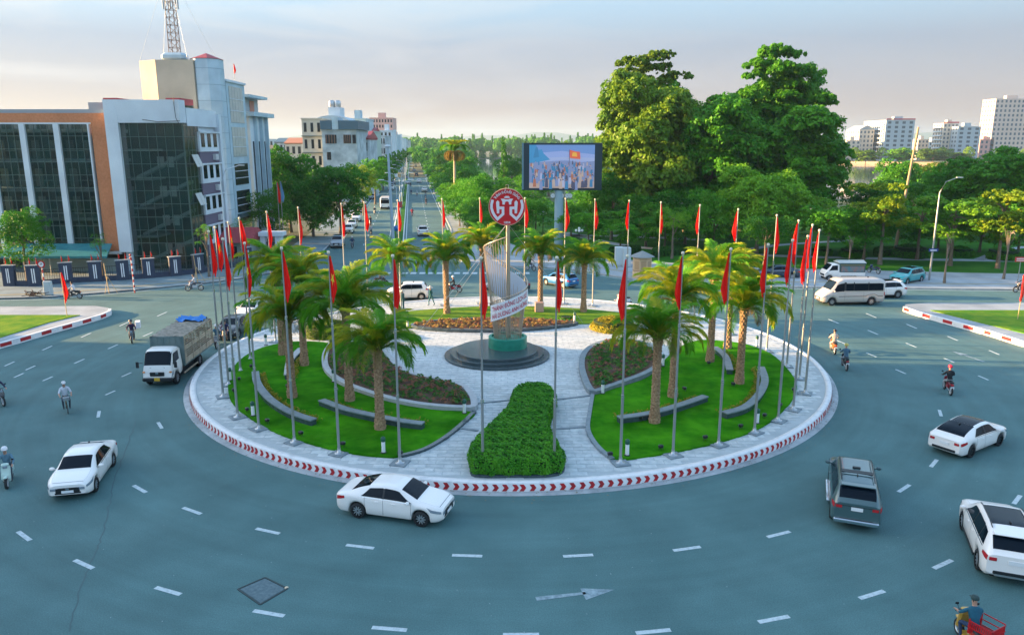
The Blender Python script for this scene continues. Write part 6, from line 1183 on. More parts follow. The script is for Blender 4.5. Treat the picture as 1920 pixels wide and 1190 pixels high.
# screen on a column
scr = thing('led_screen', 'large outdoor screen showing a painted crowd, on a pale blue column', 'billboard screen', G(1047,468,.13)); sb = G(1047,468,.13); Yb = sb.y
q0, q1 = PY(979,268,Yb-.8), PY(1128,357,Yb-.8); W_, H_ = q1.x-q0.x, q0.z-q1.z; cx_ = (q0.x+q1.x)/2-sb.x; cz_ = (q0.z+q1.z)/2-.13
MB().lathe([(.62,0),(.62,cz_-H_/2)], 20).obj('column', mat('column_blue', (.30,.44,.50), .5), scr); MB().bbox(cx_,0,cz_,W_,1.5,H_, b=.05).obj('housing', mat('screen_housing', (.01,.035,.05), .4), scr)
MB().box(cx_-W_/2-.02,cx_-W_/2+.22,-.80,-.762,cz_-H_/2+.1,cz_+H_/2).obj('side_strip', mat('side_strip_blue', (.12,.24,.28), .5), scr)
pw, ph_ = W_*.815, H_*.91; pz = cz_+.02; pxc = cx_-.03
def ep(name, c, s=.07): return mat('screen_'+name, c, .5, emit=s)
pal = [ep('sky', (.16,.27,.52)), ep('sky2', (.30,.36,.60)), ep('rock', (.06,.26,.46)), ep('sand', (.50,.36,.30)), ep('flag', (.75,.13,.06)), ep('gold', (.8,.4,.06)), ep('c1', (.22,.26,.42)), ep('c2', (.42,.15,.08)), ep('c3', (.05,.20,.36)), ep('c4', (.08,.08,.13)), ep('c5', (.42,.42,.55)), ep('skin', (.50,.26,.17)), ep('haze', (.36,.40,.58))]
m = MB(); Yf = -.762; lay = [0]
def sp2(pts, mi):
    lay[0] += 1; y = Yf-.002-lay[0]*.0004; n = len(pts); m.add([(pxc+(x-.5)*pw, y, pz+(z-.5)*ph_) for x, z in pts], [tuple(range(n))], mi)
sp2([(0,.0),(1,0),(1,1),(0,1)], 0); sp2([(0,.6),(1,.57),(1,.78),(.5,.86),(0,.8)], 1); sp2([(0,.6),(.5,.66),(1,.62),(1,.70),(.5,.72),(0,.68)], 12)
sp2([(0,.56),(.32,.66),(.22,.80),(.19,.90),(.14,.88),(.10,1),(0,1)], 2); sp2([(.06,.7),(.15,.72),(.13,.93),(.10,.97)], 8); sp2([(0,0),(1,0),(1,.63),(.8,.60),(.55,.64),(.3,.62),(0,.58)], 6); sp2([(0,0),(1,0),(1,.26),(.6,.14),(.3,.2),(0,.12)], 3)
g = random.Random(9)
for k in range(150):
    dpt = k/150; z0 = .60-.52*dpt; x = g.uniform(.02,.97); s = .035+.05*dpt; mi = g.choice([6,7,8,9,10,9,3,9,6,8]); hh = s*g.uniform(2.2,3.0)
    sp2([(x-s*.30,z0-hh*.55),(x+s*.32,z0-hh*.55),(x+s*.26,z0+hh*.2),(x+s*.1,z0+hh*.3),(x-s*.1,z0+hh*.3),(x-s*.24,z0+hh*.2)], mi); sp2([(x+math.cos(a)*s*.13, z0+hh*.38+math.sin(a)*s*.22) for a in np.linspace(0,5.4,7)], 11 if g.random() < .6 else 9)
sp2([(.62,.70),(.78,.67),(.77,.84),(.70,.85),(.61,.89)], 4); sp2([(.65,.74),(.73,.73),(.72,.82),(.66,.83)], 5); sp2([(.605,.52),(.612,.52),(.618,.89),(.611,.89)], 9)
m.obj('picture', pal, scr)
m = MB(); m.tube([(-1.9,-.2,cz_-H_/2-1.0),(1.9,-.2,cz_-H_/2-1.0)], .05, 6); m.obj('crossbar', mat('cream_bar', (.45,.40,.28), .6), scr)
for x in (-.9, 1.1, .35, 1.5): MB().lathe([(.05,-.3),(.30,.0),(.28,.02),(.05,-.1)], 16, M=Matrix.Translation((x,-.5,cz_-H_/2-.75)) @ Matrix.Rotation(math.pi/2,4,'X'), cap=False).obj('loudspeaker', mat('horn_white', (.62,.66,.68), .5), scr)
# park globe lamps
gl = Proto(); gl.part('post', MB().tube([(0,0,0),(0,0,3.3)], .05, 8).tube([(-.4,0,3.1),(0,0,3.0),(.4,0,3.1)], .03, 5).tube([(0,-.4,3.1),(0,0,3.0),(0,.4,3.1)], .03, 5), black)
for x, y, z in ((-.4,0,3.28),(.4,0,3.28),(0,-.4,3.28),(0,0,3.55)): gl.part('globe', MB().lathe([(.02,-.19),(.13,-.14),(.19,0),(.13,.14),(.02,.19)], 14), mat('globe_white', (.75,.78,.80), .3), None, (x,y,z))
for px, py, lab in ((1018,438,'beside the park path left of the screen column'),(1085,478,'between the palms and the park trees')): gl.put('globe_lamp', 'black park lamp with white globes '+lab, 'lamp', G(px,py,.1))
# avenue median lamps, sign, flag poles
for i, (px, pb, pt_, arm, lab) in enumerate(((732,440,272,0,'tall'),(741,420,345,2.6,'')) ):
    pass
b = G(738,463); hm = thing('high_mast', 'tall pale high mast rising from the avenue median', 'lamp mast', (b.x,b.y,0)); hh = PY(730,275,b.y).z; MB().tube([(0,0,0),(-.35,0,hh)], [.26,.16], 10).obj('mast', mat('mast_blue', (.36,.47,.54), .5), hm); MB().lathe([(.25,-.15),(.45,0),(.45,.15),(.2,.25)], 12, M=Matrix.Translation((-.35,0,hh))).obj('lamp_ring', whitewall, hm)
ml_ = Proto(); ml_.part('pole', MB().tube([(0,0,0),(0,0,7.4),(.5,0,8.3),(2.1,0,8.8)], [.10,.07,.05,.04], 8), mat('mast_blue', (.36,.47,.54), .5)); ml_.part('pole_arm', MB().tube([(0,0,7.4),(-.5,0,8.3),(-2.1,0,8.8)], [.07,.05,.04], 8), mat('mast_blue', (.36,.47,.54), .5)); ml_.part('lamp_head', MB().bbox(2.4,0,8.82,.9,.28,.12, b=.04), white); ml_.part('lamp_head', MB().bbox(-2.4,0,8.82,.9,.28,.12, b=.04), white)
mn = ['nearest the roundabout','second from the roundabout','third from the roundabout','fourth','fifth','sixth','seventh','eighth','ninth','tenth','eleventh','farthest but one','farthest visible']
for k in range(13): y = 124+k*32; ml_.put('median_lamp', 'double-armed street lamp on the avenue median, '+mn[k]+' in the row', 'street lamp', (AX(y), y, .2), R(7), 'double-armed lamps on the median')
t = thing('median_sign', 'small red sign board on the avenue median', 'sign', (AX(150), 150, .2)); MB().tube([(0,0,0),(0,0,2.5)], .05, 6).obj('post', polem, t); MB().bbox(0,-.06,2.9,.95,.06,1.2, b=.01).obj('board', mat('board_red', (.40,.05,.07), .6), t)
t = thing('blue_sign', 'round blue traffic sign at the head of the avenue median', 'traffic sign', (AX(113), 113.2, .2)); MB().tube([(0,0,0),(0,0,2.0)], .05, 6).obj('post', polem, t); MB().lathe([(0,0),(.45,0),(.45,.03),(0,.03)], 20, M=Matrix.Translation((0,-.06,2.2)) @ Matrix.Rotation(math.pi/2,4,'X'), cap=False).obj('disc', mat('disc_blue', (.02,.16,.45), .4), t)
for px, pb, pt_, col, lab in ((527,462,342,'red','red flag'),(533,462,340,'blue','blue and white flag'),(486,440,338,'red2','red flag')):
    b = G(px, pb, .13); h = PY(px, pt_, b.y).z-.13; t = thing('yard_flagpole', 'thin flagpole with a hanging '+lab+' before the dark trees'+(', by the stepped block' if col == 'red2' else ''), 'flagpole', b); MB().tube([(0,0,0),(0,0,h)], .05, 6).obj('pole', polem, t); f = mo('flag', FM[3][0], t, (0,0,h)); f.scale = (1.2,1,1.3)
    if col == 'blue': f.material_slots[0].link = 'OBJECT'; f.material_slots[0].material = mat('flag_blue', (.12,.30,.50), .8)
# ---------------- other buildings ----------------
def building(name, lab, px0, px1, prow, Y, base=0, depth=12, wallm=None, floors=5, bays=4, win=None, sidewin=False, roof=None, west=None, extras=None, wz=(.25, .8), ww=.55, skipf=0, ledges=None):
    a = PY(px0, prow, Y); b = PY(px1, prow, Y); H_ = a.z-base; W_ = b.x-a.x; t = thing(name, lab, 'building', (a.x, Y, base)); wallm = wallm or whitewall; win = win or wdk
    MB().box(0, W_, 0, depth, 0, H_).obj('wall', wallm, t); MB().box(-.15, W_+.15, -.15, depth+.15, H_+.002, H_+.35).obj('parapet', roof or wallm, t)
    fh = H_/floors; bw = W_/bays; wm = MB().box(0, bw*ww, -.06, 0.02, 0, fh*(wz[1]-wz[0])).mesh('window', win)
    for f in range(skipf, floors):
        if ledges: MB().box(-.1, W_+.1, -.5, -.002, f*fh-.08, f*fh+.12).obj('floor_ledge', ledges, t)
        for k in range(bays): mo('window', wm, t, (k*bw+bw*(1-ww)/2, 0, f*fh+fh*wz[0]))
    if sidewin:
        n = max(2, int(depth/4)); sw = MB().box(-.06, .02, 0, depth/n*.5, 0, fh*.5).mesh('window', win)
        for f in range(skipf, floors):
            for k in range(n): mo('window', sw, t, (0, k*depth/n+depth/n*.25, f*fh+fh*.3))
    if west: MB().box(-.12, -.003, .1, depth, 0, H_).obj('sunny_wall', west, t)
    return t, W_, H_
stain = mat('stained_render', (.36,.44,.48), .85, c2=(.50,.57,.60), scale=.35, dirt=.25); beige = mat('beige_wall', (.52,.47,.38), .8, c2=(.60,.55,.46), scale=.5)
t, W_, H_ = building('grey_house', 'tall house with blank stained grey side wall and dark blue roof storey beside the avenue', 603, 668, 246, 199, depth=16, wallm=stain, floors=5, bays=1, ww=0.001)
for x0, x1, z0, z1 in ((.1,.42,.83,.95),(.62,.84,.83,.95),(.88,.98,.83,.95),(.12,.24,.60,.71),(.06,.16,.12,.24)):
    w_ = MB().box(x0*W_,x1*W_,-.10,.0,z0*H_,z1*H_).obj('window', wdk, t)
    for k in range(4 if x1-x0 > .15 else 1): MB().box((x0+(k+.2)*(x1-x0)/4)*W_,(x0+(k+.45)*(x1-x0)/4)*W_,-.14,-.102,z0*H_,z1*H_).obj('shutter', mat('brown_shutter', (.22,.12,.08), .7), w_)
rb = mat('blue_metal_roof', (.05,.12,.17), .6)
for x0, x1 in ((-.2,.30*W_),(.50*W_,W_+.6)): MB().box(x0,x1,-.5,15,H_+.4,H_+2.6).obj('roof_storey', rb, t)
MB().box(.31*W_,.49*W_,-.3,6,H_+.4,H_+3.4).obj('stair_head', bluewhite, t)
building('beige_house', 'beige balcony house left of the grey side wall', 565, 603, 224, 201, depth=14, wallm=beige, floors=5, bays=3, ledges=mat('dark_ledge', (.12,.16,.15), .8), ww=.4)
t, W_, H_ = building('vaulted_house', 'house with pale vaulted roof and two round water tanks behind the grey house', 588, 656, 232, 222, depth=12, wallm=bluewhite, floors=6, bays=5)
m = MB(); n = 14; vs = []
for i in range(n+1): a = math.pi*i/n; vs += [(W_/2-math.cos(a)*W_/2, -.2, H_+.36+math.sin(a)*1.9), (W_/2-math.cos(a)*W_/2, 12.2, H_+.36+math.sin(a)*1.9)]
m.add(vs, [(2*i, 2*i+1, 2*i+3, 2*i+2) for i in range(n)]); m.add([vs[2*i] for i in range(n+1)], [tuple(range(n, -1, -1))]); m.obj('vault', bluewhite, t)
MB().box(W_*.38,W_*.70,2,8,H_+.4,H_+4.6).obj('tank_platform', whitewall, t)
for i, k in enumerate((.44,.60)): q = thing('water_tank', 'round steel water tank on the vaulted house, %s of two' % ('left' if i == 0 else 'right'), 'water tank', (t.location.x+W_*k, t.location.y+4, H_+4.62)); MB().lathe([(.85,.0),(.95,.5),(.95,1.5),(.7,1.9),(.2,2.0)], 16).obj('tank', steel, q)
pinkw = mat('pink_wall', (.58,.33,.30), .8, c2=(.62,.38,.34), scale=.3)
rows = [(668,690,262,212,'narrow house with red tiled roof next to the grey house',stain,4,3,redroof),(650,686,224,255,'pale grey block with roof turret behind the red-tiled house',bluewhite,6,4,None),(672,700,252,262,'shophouse with barred veranda on the avenue',whitewall,5,3,redroof),(693,736,222,430,'pink and white tower block above the avenue houses',pinkw,10,8,None),
 (700,716,262,300,'slim cream shophouse in the avenue row',beige,5,2,None),(712,734,246,345,'white stepped house in the middle of the avenue row',whitewall,7,3,None),(732,744,254,420,'pale blue house far along the avenue row',bluewhite,6,2,None),(742,756,260,520,'small white house at the far end of the avenue row',whitewall,6,2,None),(754,766,264,660,'last pale house before the avenue fades',stain,5,2,None),
 (684,700,248,240,'narrow pale green shophouse right of the red-tiled house',mat('pale_green_wall',(.42,.52,.46),.8),5,3,None),(703,722,256,285,'grey shophouse with dark bars before the white stepped house',stain,5,4,None),(722,735,258,370,'thin cream house leaning on the pale blue one',beige,6,2,None),(735,748,258,460,'thin white house in the far avenue row',whitewall,6,3,None),(748,760,262,600,'thin grey house near the end of the avenue row',stain,5,3,None),(676,692,240,300,'blue-grey tall house peeping above the red-tiled roof',bluewhite,7,3,None),
 (497,520,262,420,'small grey house at the skyline behind the dark trees, left one',bluewhite,4,3,None),(516,538,268,380,'low house with blue tin roof behind the dark trees',stain,3,3,rb),(534,566,270,300,'house with orange tiled roof behind the dark trees',beige,3,3,mat('orange_tiles',(.45,.18,.10),.8)),(484,500,274,330,'peach coloured house glimpsed at the skyline',mat('peach_wall',(.60,.42,.33),.8),3,2,None)]
for px0, px1, pr_, Y, lab, wm_, fl_, by_, rf in rows:
    t, W_, H_ = building('avenue_house', lab, px0, px1, pr_, Y, depth=14, wallm=wm_, floors=fl_, bays=by_, roof=rf, ww=.5)
    if rf: m = MB(); m.add([(-.3,-.6,H_+.36),(W_+.3,-.6,H_+.36),(W_+.3,7,H_+2.4),(-.3,7,H_+2.4),(W_+.3,14.3,H_+.36),(-.3,14.3,H_+.36)], [(0,1,2,3),(3,2,4,5),(1,4,2),(0,3,5)]); m.obj('pitched_roof', rf, t)
    elif fl_ > 5: MB().box(W_*.35,W_*.65,2,6,H_+.36,H_+3.0).obj('stair_head', wm_, t)
lakew = mat('lakeside_cream', (.60,.52,.44), .8, c2=(.66,.58,.50), scale=.1); lakeb = mat('lakeside_blue', (.40,.48,.54), .8)
lk = [(1588,1614,264,640,'low cream house at the left of the lakeside skyline',lakew,5,3,10),(1612,1640,244,650,'cream gabled house with roof finial across the lake',lakew,7,4,26),(1637,1662,246,660,'white house joined to the gabled one across the lake',whitewall,7,3,14),(1662,1716,226,640,'broad grey-blue hotel with sunlit balcony side across the lake',lakeb,9,4,40),
 (1722,1742,262,690,'small cream house between the two lakeside hotels',lakew,5,3,12),(1742,1764,266,700,'white low house with grey roof between the lakeside hotels',whitewall,4,3,12),(1770,1798,232,660,'cream hotel with red rooftop letters across the lake',lakew,9,4,16),(1797,1840,238,650,'white stepped hotel in front of the cream one across the lake',lakeb,8,3,30),(1838,1864,262,720,'dull red domed building at the far right skyline',pinkw,4,3,12),(1868,1940,186,720,'tall pale apartment tower at the right edge of the skyline',mat('tower_cream',(.66,.54,.48),.8),13,9,20)]
for px0, px1, pr_, Y, lab, wm_, fl_, by_, dp in lk:
    t, W_, H_ = building('lakeside_building', lab, px0, px1, pr_, Y, base=1.5, depth=dp, wallm=wm_, floors=fl_, bays=by_, ww=.45, sidewin=True, win=mat('far_window', (.10,.13,.16), .3), west=None)
    MB().box(W_*.3,W_*.6,2,6,H_+.36,H_+3.2).obj('roof_box', wm_, t)
    if 'balcony' in lab or 'letters' in lab:
        for f in range(fl_): MB().box(-1.6,-.07,1,dp*.8,f*H_/fl_-.1,f*H_/fl_+.9).obj('balcony', whitewall, t)
        MB().box(0,W_,-.3,0-.16,H_+.5,H_+1.5).obj('rooftop_letters', mat('letters_red', (.45,.05,.07), .6), t)
    if 'gabled' in lab: m = MB(); m.add([(-.3,0,H_+.36),(W_+.3,0,H_+.36),(W_/2,0,H_+4),(-.3,dp,H_+.36),(W_+.3,dp,H_+.36),(W_/2,dp,H_+4)], [(0,1,2),(0,2,5,3),(1,4,5,2),(3,5,4)]); m.obj('gable_roof', greyw, t)
# unseen blocks added outside the frame on the left, shaped to shade the island
for x0, x1, y0, y1, h, lab in ((-135,-96,-60,50.5,41,'high unseen slab added outside the frame to shade the island front'),(-128,-92,50.8,61.5,20.6,'lower unseen block added outside the frame to shade the island ground')):
    t = thing('shade_block', lab, 'building', (x0, y0, 0)); MB().box(0,x1-x0,0,y1-y0,0,h).obj('wall', whitewall, t); MB().box(-.2,x1-x0+.2,-.2,y1-y0+.2,h,h+.5).obj('parapet', greyw, t)
    wm2 = MB().box(-.02,.08,0,2.6,0,1.7).mesh('window', wdk)
    for f in range(int(h/3.6)):
        for k in range(int((y1-y0)/4.5)): mo('window', wm2, t, (x1-x0, 1+k*4.5, 1.3+f*3.6))
# ---------------- trees ----------------
def crown_mesh(name, blobs, n, size, mt, seed, sub=9, flat=.8, gap=0.):
    g = np.random.default_rng(seed); bl = np.array(blobs, float); wts = (bl[:, 3]*bl[:, 4]+bl[:, 4]*bl[:, 5]); wts /= wts.sum(); Ps = []; Ns = []
    sc_, sr = [], []
    for b in bl:                                     # leaf clumps on the skin of each bough
        k = max(4, int(sub*(b[3]*b[4]+b[4]*b[5]+b[3]*b[5])**.5*1.6)); d = g.normal(size=(k, 3)); d[:, 2] = np.abs(d[:, 2])*1.1-.35*g.random(k); d /= np.linalg.norm(d, axis=1)[:, None]
        rr = g.uniform(.72, 1.05, k)[:, None]; sc_.append(b[:3]+d*b[3:6]*rr); sr.append(np.minimum(min(b[3:6]), 3.)*g.uniform(.20, .38, k))
    sc_ = np.vstack(sc_); sr = np.concatenate(sr)
    if gap: keep = g.random(len(sc_)) > gap; sc_, sr = sc_[keep], sr[keep]
    pw_ = sr**2/(sr**2).sum(); i = g.choice(len(sc_), n, p=pw_); d = g.normal(size=(n, 3)); d /= np.linalg.norm(d, axis=1)[:, None]; d[:, 2] = np.where(d[:, 2] < -.3, -d[:, 2], d[:, 2])
    r_ = g.uniform(.55, 1.12, n)[:, None]; P = sc_[i]+d*np.array([1, 1, flat])*r_*sr[i][:, None]; N_ = d*.8+np.array([0, 0, .35])+g.normal(0, .42, (n, 3)); N_ /= np.linalg.norm(N_, axis=1)[:, None]
    V, F = leaf_cards(P, N_, size, g); return np_mesh(name, V, F, mt)
def trunk_mesh(h, r_, br, seed):
    g = random.Random(seed); m = MB(); x = y = 0; pts = [(0,0,0)]
    for k in range(1, 6): x += g.uniform(-.05, .05)*h*.4; y += g.uniform(-.05, .05)*h*.4; pts.append((x*.5, y*.5, h*k/5))
    m.tube(pts, [r_*(1-.11*k)*(1.35 if k == 0 else 1) for k in range(6)], 8)
    for a, b in br: s = pts[g.choice([3, 4, 5])]; mid = [(s[i]+a[i])/2+(.05*h if i == 2 else 0) for i in range(3)]; m.tube([s, mid, a], [r_*.5, r_*.32, r_*.12], 6)
    return m.mesh('trunk', tubewood)
lf = {'dark': leafmat('leaf_dark', (.024,.15,.008), (.07,.27,.012), .5), 'mid': leafmat('leaf_mid', (.035,.21,.008), (.12,.37,.015), .45), 'light': leafmat('leaf_light', (.08,.28,.012), (.20,.42,.02), .5), 'yellow': leafmat('leaf_yellow', (.12,.30,.012), (.34,.42,.02), .5, .35), 'olive': leafmat('leaf_olive', (.07,.19,.010), (.18,.30,.016), .4)}
def blobs_of(kind, g):
    B_ = []
    if kind == 'round':
        B_.append((0, 0, -.1, .6, .6, .75))
        for k in range(15): z = -.78+1.42*(k+.5)/15; a = k*2.4+g.uniform(-.4, .4); r_ = .66*math.sqrt(max(.05, 1-(z/.95)**2)); s = g.uniform(.28, .42); B_.append((math.cos(a)*r_, math.sin(a)*r_, z, s, s, s*.8))
    elif kind == 'layer':                       # tiers of flat boughs
        for k in range(44):
            u = (k+.5)/44; z = -.9+1.8*u+g.uniform(-.08, .08); rad = .88*math.sqrt(max(.06, 1-(max(z, -.9)*.95+.12)**2))*(1-.12*u); a = k*2.4+g.uniform(-.5, .5); r_ = rad*g.uniform(.35, 1.02); q = g.uniform(.15, .30); B_.append((math.cos(a)*r_, math.sin(a)*r_, z, q*1.15, q, q*.42))
    elif kind == 'column':
        for k in range(10): z = -1+k*.22; s = .55*(1-abs(k-3.5)/9); B_.append((g.uniform(-.15, .15), g.uniform(-.15, .15), z, s, s, .22))
    elif kind == 'cone':
        for k in range(8): z = -.95+k*.25; s = .62*(1-k/8.5); B_.append((g.uniform(-.05, .05), g.uniform(-.05, .05), z, s, s, .2))
    elif kind == 'open':
        for k in range(18): a = k*2.4; r_ = g.uniform(.15, .82); s = g.uniform(.24, .38); B_.append((math.cos(a)*r_, math.sin(a)*r_, g.uniform(-.75, .62)*(1.1-.45*r_), s, s, s*.6))
    return B_
CR = {}
def get_crown(kind, col, n, size, seed, gap=0., sub=15, unit=5.):     # unit: nominal radius in metres, scaled per tree
    k = (kind, col, n, size, seed)
    if k not in CR:
        g = random.Random(seed); B_ = blobs_of(kind, g); bl = [tuple(v*unit for v in b) for b in B_]
        CR[k] = (crown_mesh('crown', bl, n, size, lf[col], seed, sub, .8, gap), [((b[0]*.8, b[1]*.8, b[2]), 0) for b in bl[:8]])
    return CR[k]
def tree(lab, px, Y, prtop, rad, kind='round', col='mid', n=6000, size=.16, seed=1, zb=None, gap=.12, tr_=.18, group=None, sq=None, name=None, X=None, cat='tree', base=.1, top=None):
    p_ = PY(px, prtop, Y); x = p_.x if X is None else X; top = top or p_.z; cbot = zb if zb is not None else max(1.2, top-2.0*rad); hz_ = (top-cbot)/2; cz = cbot+hz_
    cm_, br = get_crown(kind, col, n, size, seed, gap); t = thing(name or {'round':'broadleaf_tree','layer':'tiered_tree','column':'columnar_tree','cone':'conifer_tree','open':'broadleaf_tree'}[kind], lab, cat, (x, Y, base), 0, group)
    o = mo('crown', cm_, t, (0, 0, cz-base), seed*1.3+px*.01); ext = 1.08 if kind != 'column' else 1.2; o.scale = (rad/5/ext*1.05, rad/5/ext*1.05, hz_/5/1.02)
    k = ('tr', kind, seed)
    if k not in CR: CR[k] = trunk_mesh(5, .22, [((b[0][0]*.45, b[0][1]*.45, 5+b[0][2]*.25+.3), 0) for b in br], seed)
    q = mo('trunk', CR[k], t); f = max(.3, (cz-base)/5.); q.scale = (f*.5+rad*.09, f*.5+rad*.09, f); return t
# big park trees
tree('huge rounded park tree with sunlit yellow-green crown right of the screen', 1232, 122, 128, 10.2, 'round', 'olive', 85000, .14, 11, zb=1, gap=.03)
tree('tall tree top rising behind the huge rounded tree', 1218, 136, 90, 8.8, 'layer', 'olive', 34000, .17, 12, zb=12)
tree('dark rounded tree between the huge tree and the tiered tree', 1345, 120, 165, 9.2, 'round', 'mid', 55000, .155, 13, zb=3.5, gap=.05)
tree('very tall tiered tree with flat boughs against the sky', 1462, 128, 84, 10.0, 'layer', 'mid', 62000, .155, 14, zb=6, gap=.02)
tree('dark spreading tree below the tiered tree', 1480, 122, 195, 9.8, 'round', 'mid', 60000, .155, 15, zb=3, gap=.06)
tree('dark tree at the right shoulder of the park grove', 1545, 130, 238, 6.0, 'round', 'mid', 14000, .20, 16, zb=2)
tree('green tree filling the grove between the huge rounded tree and the tiered tree', 1300, 129, 150, 8.2, 'round', 'mid', 36000, .155, 48, zb=2, gap=.03)
tree('green tree behind the boughs at the left foot of the tiered tree', 1405, 130, 190, 7.4, 'round', 'dark', 30000, .155, 49, zb=2, gap=.03)
tree('full green tree top inside the tiered tree, against the sky', 1468, 131, 112, 7.6, 'round', 'mid', 46000, .15, 50, zb=8, gap=.12)
tree('dark bushy tree low beside the screen', 1150, 118, 315, 4.6, 'round', 'dark', 12000, .19, 17, zb=1)
tree('dark undergrowth tree under the huge tree, left', 1215, 110, 355, 4.5, 'round', 'dark', 12000, .17, 18, zb=.6)
tree('dark undergrowth tree under the huge tree, right', 1290, 112, 340, 5.0, 'round', 'dark', 12000, .17, 19, zb=.6)
tree('fresh green rounded park tree behind the white utility cabinets', 1165, 101, 385, 4.2, 'open', 'mid', 11000, .15, 20, zb=1, gap=.04)
tree('fresh green park tree left of the guard booth, behind the small palm', 1105, 103, 385, 4, 'open', 'mid', 10000, .15, 21, zb=0.8, gap=.04)
tree('thin young tree with open crown behind the guard booth', 1265, 98, 372, 2.8, 'open', 'light', 4200, .14, 22, zb=2.2, gap=.3)
tree('large light green dome-shaped tree behind the flag row', 1430, 103, 300, 6.6, 'round', 'light', 32000, .13, 23, zb=0.3, gap=.04)
tree('green tree left of the light green dome', 1345, 104, 345, 4.8, 'round', 'mid', 13000, .15, 24, zb=0.3, gap=.04)
tree('green tree right of the light green dome', 1530, 101, 345, 5, 'open', 'light', 14000, .15, 25, zb=0.9, gap=.04)
tree('dark dense tree shading the dark parked sedan', 1440, 93, 400, 3.8, 'round', 'dark', 10000, .14, 26, zb=2.3)
tree('fresh green street tree above the delivery truck', 1560, 93, 372, 4, 'open', 'mid', 12000, .15, 27, zb=2.2, gap=.04)
tree('tree with sunlit yellow-green top beside the leaning pole', 1668, 93, 322, 4.4, 'open', 'yellow', 15000, .15, 28, zb=3.6, gap=.04)
tree('mid green tree below the yellow-green top', 1630, 96, 378, 4.6, 'round', 'mid', 14000, .15, 29, zb=1.4, gap=.04)
tree('green tree right of the leaning pole behind the street lamp', 1735, 97, 352, 4.6, 'open', 'mid', 14000, .15, 30, zb=1.8, gap=.04)
tree('wide street tree with light crown right of the lamp', 1800, 92, 352, 5.2, 'open', 'light', 17000, .15, 31, zb=2.4, gap=.04)
tree('yellow-green street tree at the right edge', 1895, 90, 328, 4.8, 'open', 'yellow', 17000, .15, 32, zb=2.2, gap=.04)
tree('dark tall tree mass right of the curved lamp', 1865, 122, 272, 7.0, 'round', 'mid', 26000, .18, 33, zb=2)
tree('dark tree behind the curved lamp', 1790, 128, 300, 5.6, 'round', 'mid', 18000, .18, 34, zb=1.5)
tree('dark tree at the far right of the park', 1945, 118, 268, 5.5, 'round', 'dark', 16000, .18, 35, zb=2)
tree('rounded green tree by the lake shore', 1690, 170, 292, 5.6, 'round', 'mid', 12000, .2, 36, zb=1)
tree('green tree by the lake shore right of the leaning pole', 1745, 190, 300, 5.5, 'round', 'olive', 9000, .22, 37, zb=1)
tree('yellowish lakeside tree below the gabled house', 1625, 560, 280, 9, 'round', 'olive', 4000, .6, 38, zb=2)
tree('yellowish lakeside tree below the broad hotel', 1690, 560, 276, 11, 'round', 'light', 4000, .6, 39, zb=2)
tree('lakeside tree between the hotels', 1752, 570, 278, 11, 'round', 'olive', 4000, .6, 40, zb=2)
tree('lakeside tree below the stepped hotel', 1800, 570, 285, 9, 'round', 'olive', 4000, .6, 41, zb=2)
for _i, (_px, _Y, _t, _r, _c, _l) in enumerate(((1250,106,378,3.8,'mid','behind the thin young tree'),(1600,104,395,4.4,'dark','behind the delivery truck canopy'),(1690,108,385,4.6,'dark','behind the leaning pole'),(1770,106,375,4.8,'mid','in the gap behind the curved lamp'),(1850,104,372,5.0,'light','between the two right-hand street trees'),(1925,100,365,4.6,'mid','cut by the right edge'),(1640,130,335,5.5,'dark','low by the lake, left of the pole'),(1720,135,330,5.5,'mid','low by the lake, right of the pole'))):
    tree('bushy park tree '+_l, _px, _Y, _t, _r, 'round', _c, 12000, .17, 44+_i % 2, zb=.5, gap=.05)
tree('thin trunked street tree on the right pavement by the sign', 1895, 82.5, 430, 1.0, 'open', 'mid', 700, .12, 42, zb=4.4)
for px, Y, lab in ((1598,84,'by the delivery truck'),(1782,80,'right of the turquoise SUV')): tree('slender young street tree '+lab, px, Y, 440, 1.3, 'open', 'mid', 1400, .12, 43, zb=4.2 if px > 1700 else 3.4, gap=.2)
# left side trees
tree('large dark tree left of the grey house, reaching the office block', 535, 128, 268, 5.6, 'round', 'dark', 24000, .17, 51, zb=.5)
tree('dark rounded tree at the avenue corner', 632, 124, 300, 5.2, 'round', 'dark', 24000, .16, 52, zb=1.6)
tree('dark tree between the corner trees', 580, 122, 310, 4.8, 'round', 'dark', 18000, .16, 53, zb=.2)
tree('low dark tree behind the white gate', 505, 112, 345, 3.6, 'round', 'dark', 10000, .15, 54, zb=1)
tree('yellow-leaved tree over the avenue pavement', 678, 160, 304, 3.9, 'round', 'yellow', 10000, .18, 55, zb=2.6)
tree('green tree further up the left pavement of the avenue', 700, 190, 290, 4.2, 'round', 'mid', 8000, .2, 56, zb=3)
tree('leafy tree at the left edge in front of the brick facade', 32, 81, 380, 3.2, 'round', 'dark', 15000, .13, 57, zb=1.5)
tree('slim bright green street tree before the brick pillar', 183, 81.5, 424, 1.15, 'open', 'mid', 2200, .11, 58, zb=2.3)
tree('bright green street tree before the glazed stair tower', 383, 84, 412, 1.35, 'open', 'mid', 3000, .11, 59, zb=2.9)
tree('small rounded tree behind the red-roofed lodge', 455, 102, 405, 1.7, 'round', 'mid', 3600, .13, 60, zb=2.2)
for x, lab in ((205,'before the navy fence'),(371,'at the right end of the fence')):
    b = G(x, 550 if x < 300 else 530, .13); t = thing('tree_props', 'three bamboo props tied to the young tree '+lab, 'tree support', b); m = MB()
    for a in (.3, 2.4, 4.5): m.tube([(math.cos(a)*.8, math.sin(a)*.5, 0), (0, 0, 1.7)], .025, 5)
    m.tube([(0,0,0),(-.25,.1,3.0)], .04, 6); m.obj('bamboo', MATS['bamboo'], t)
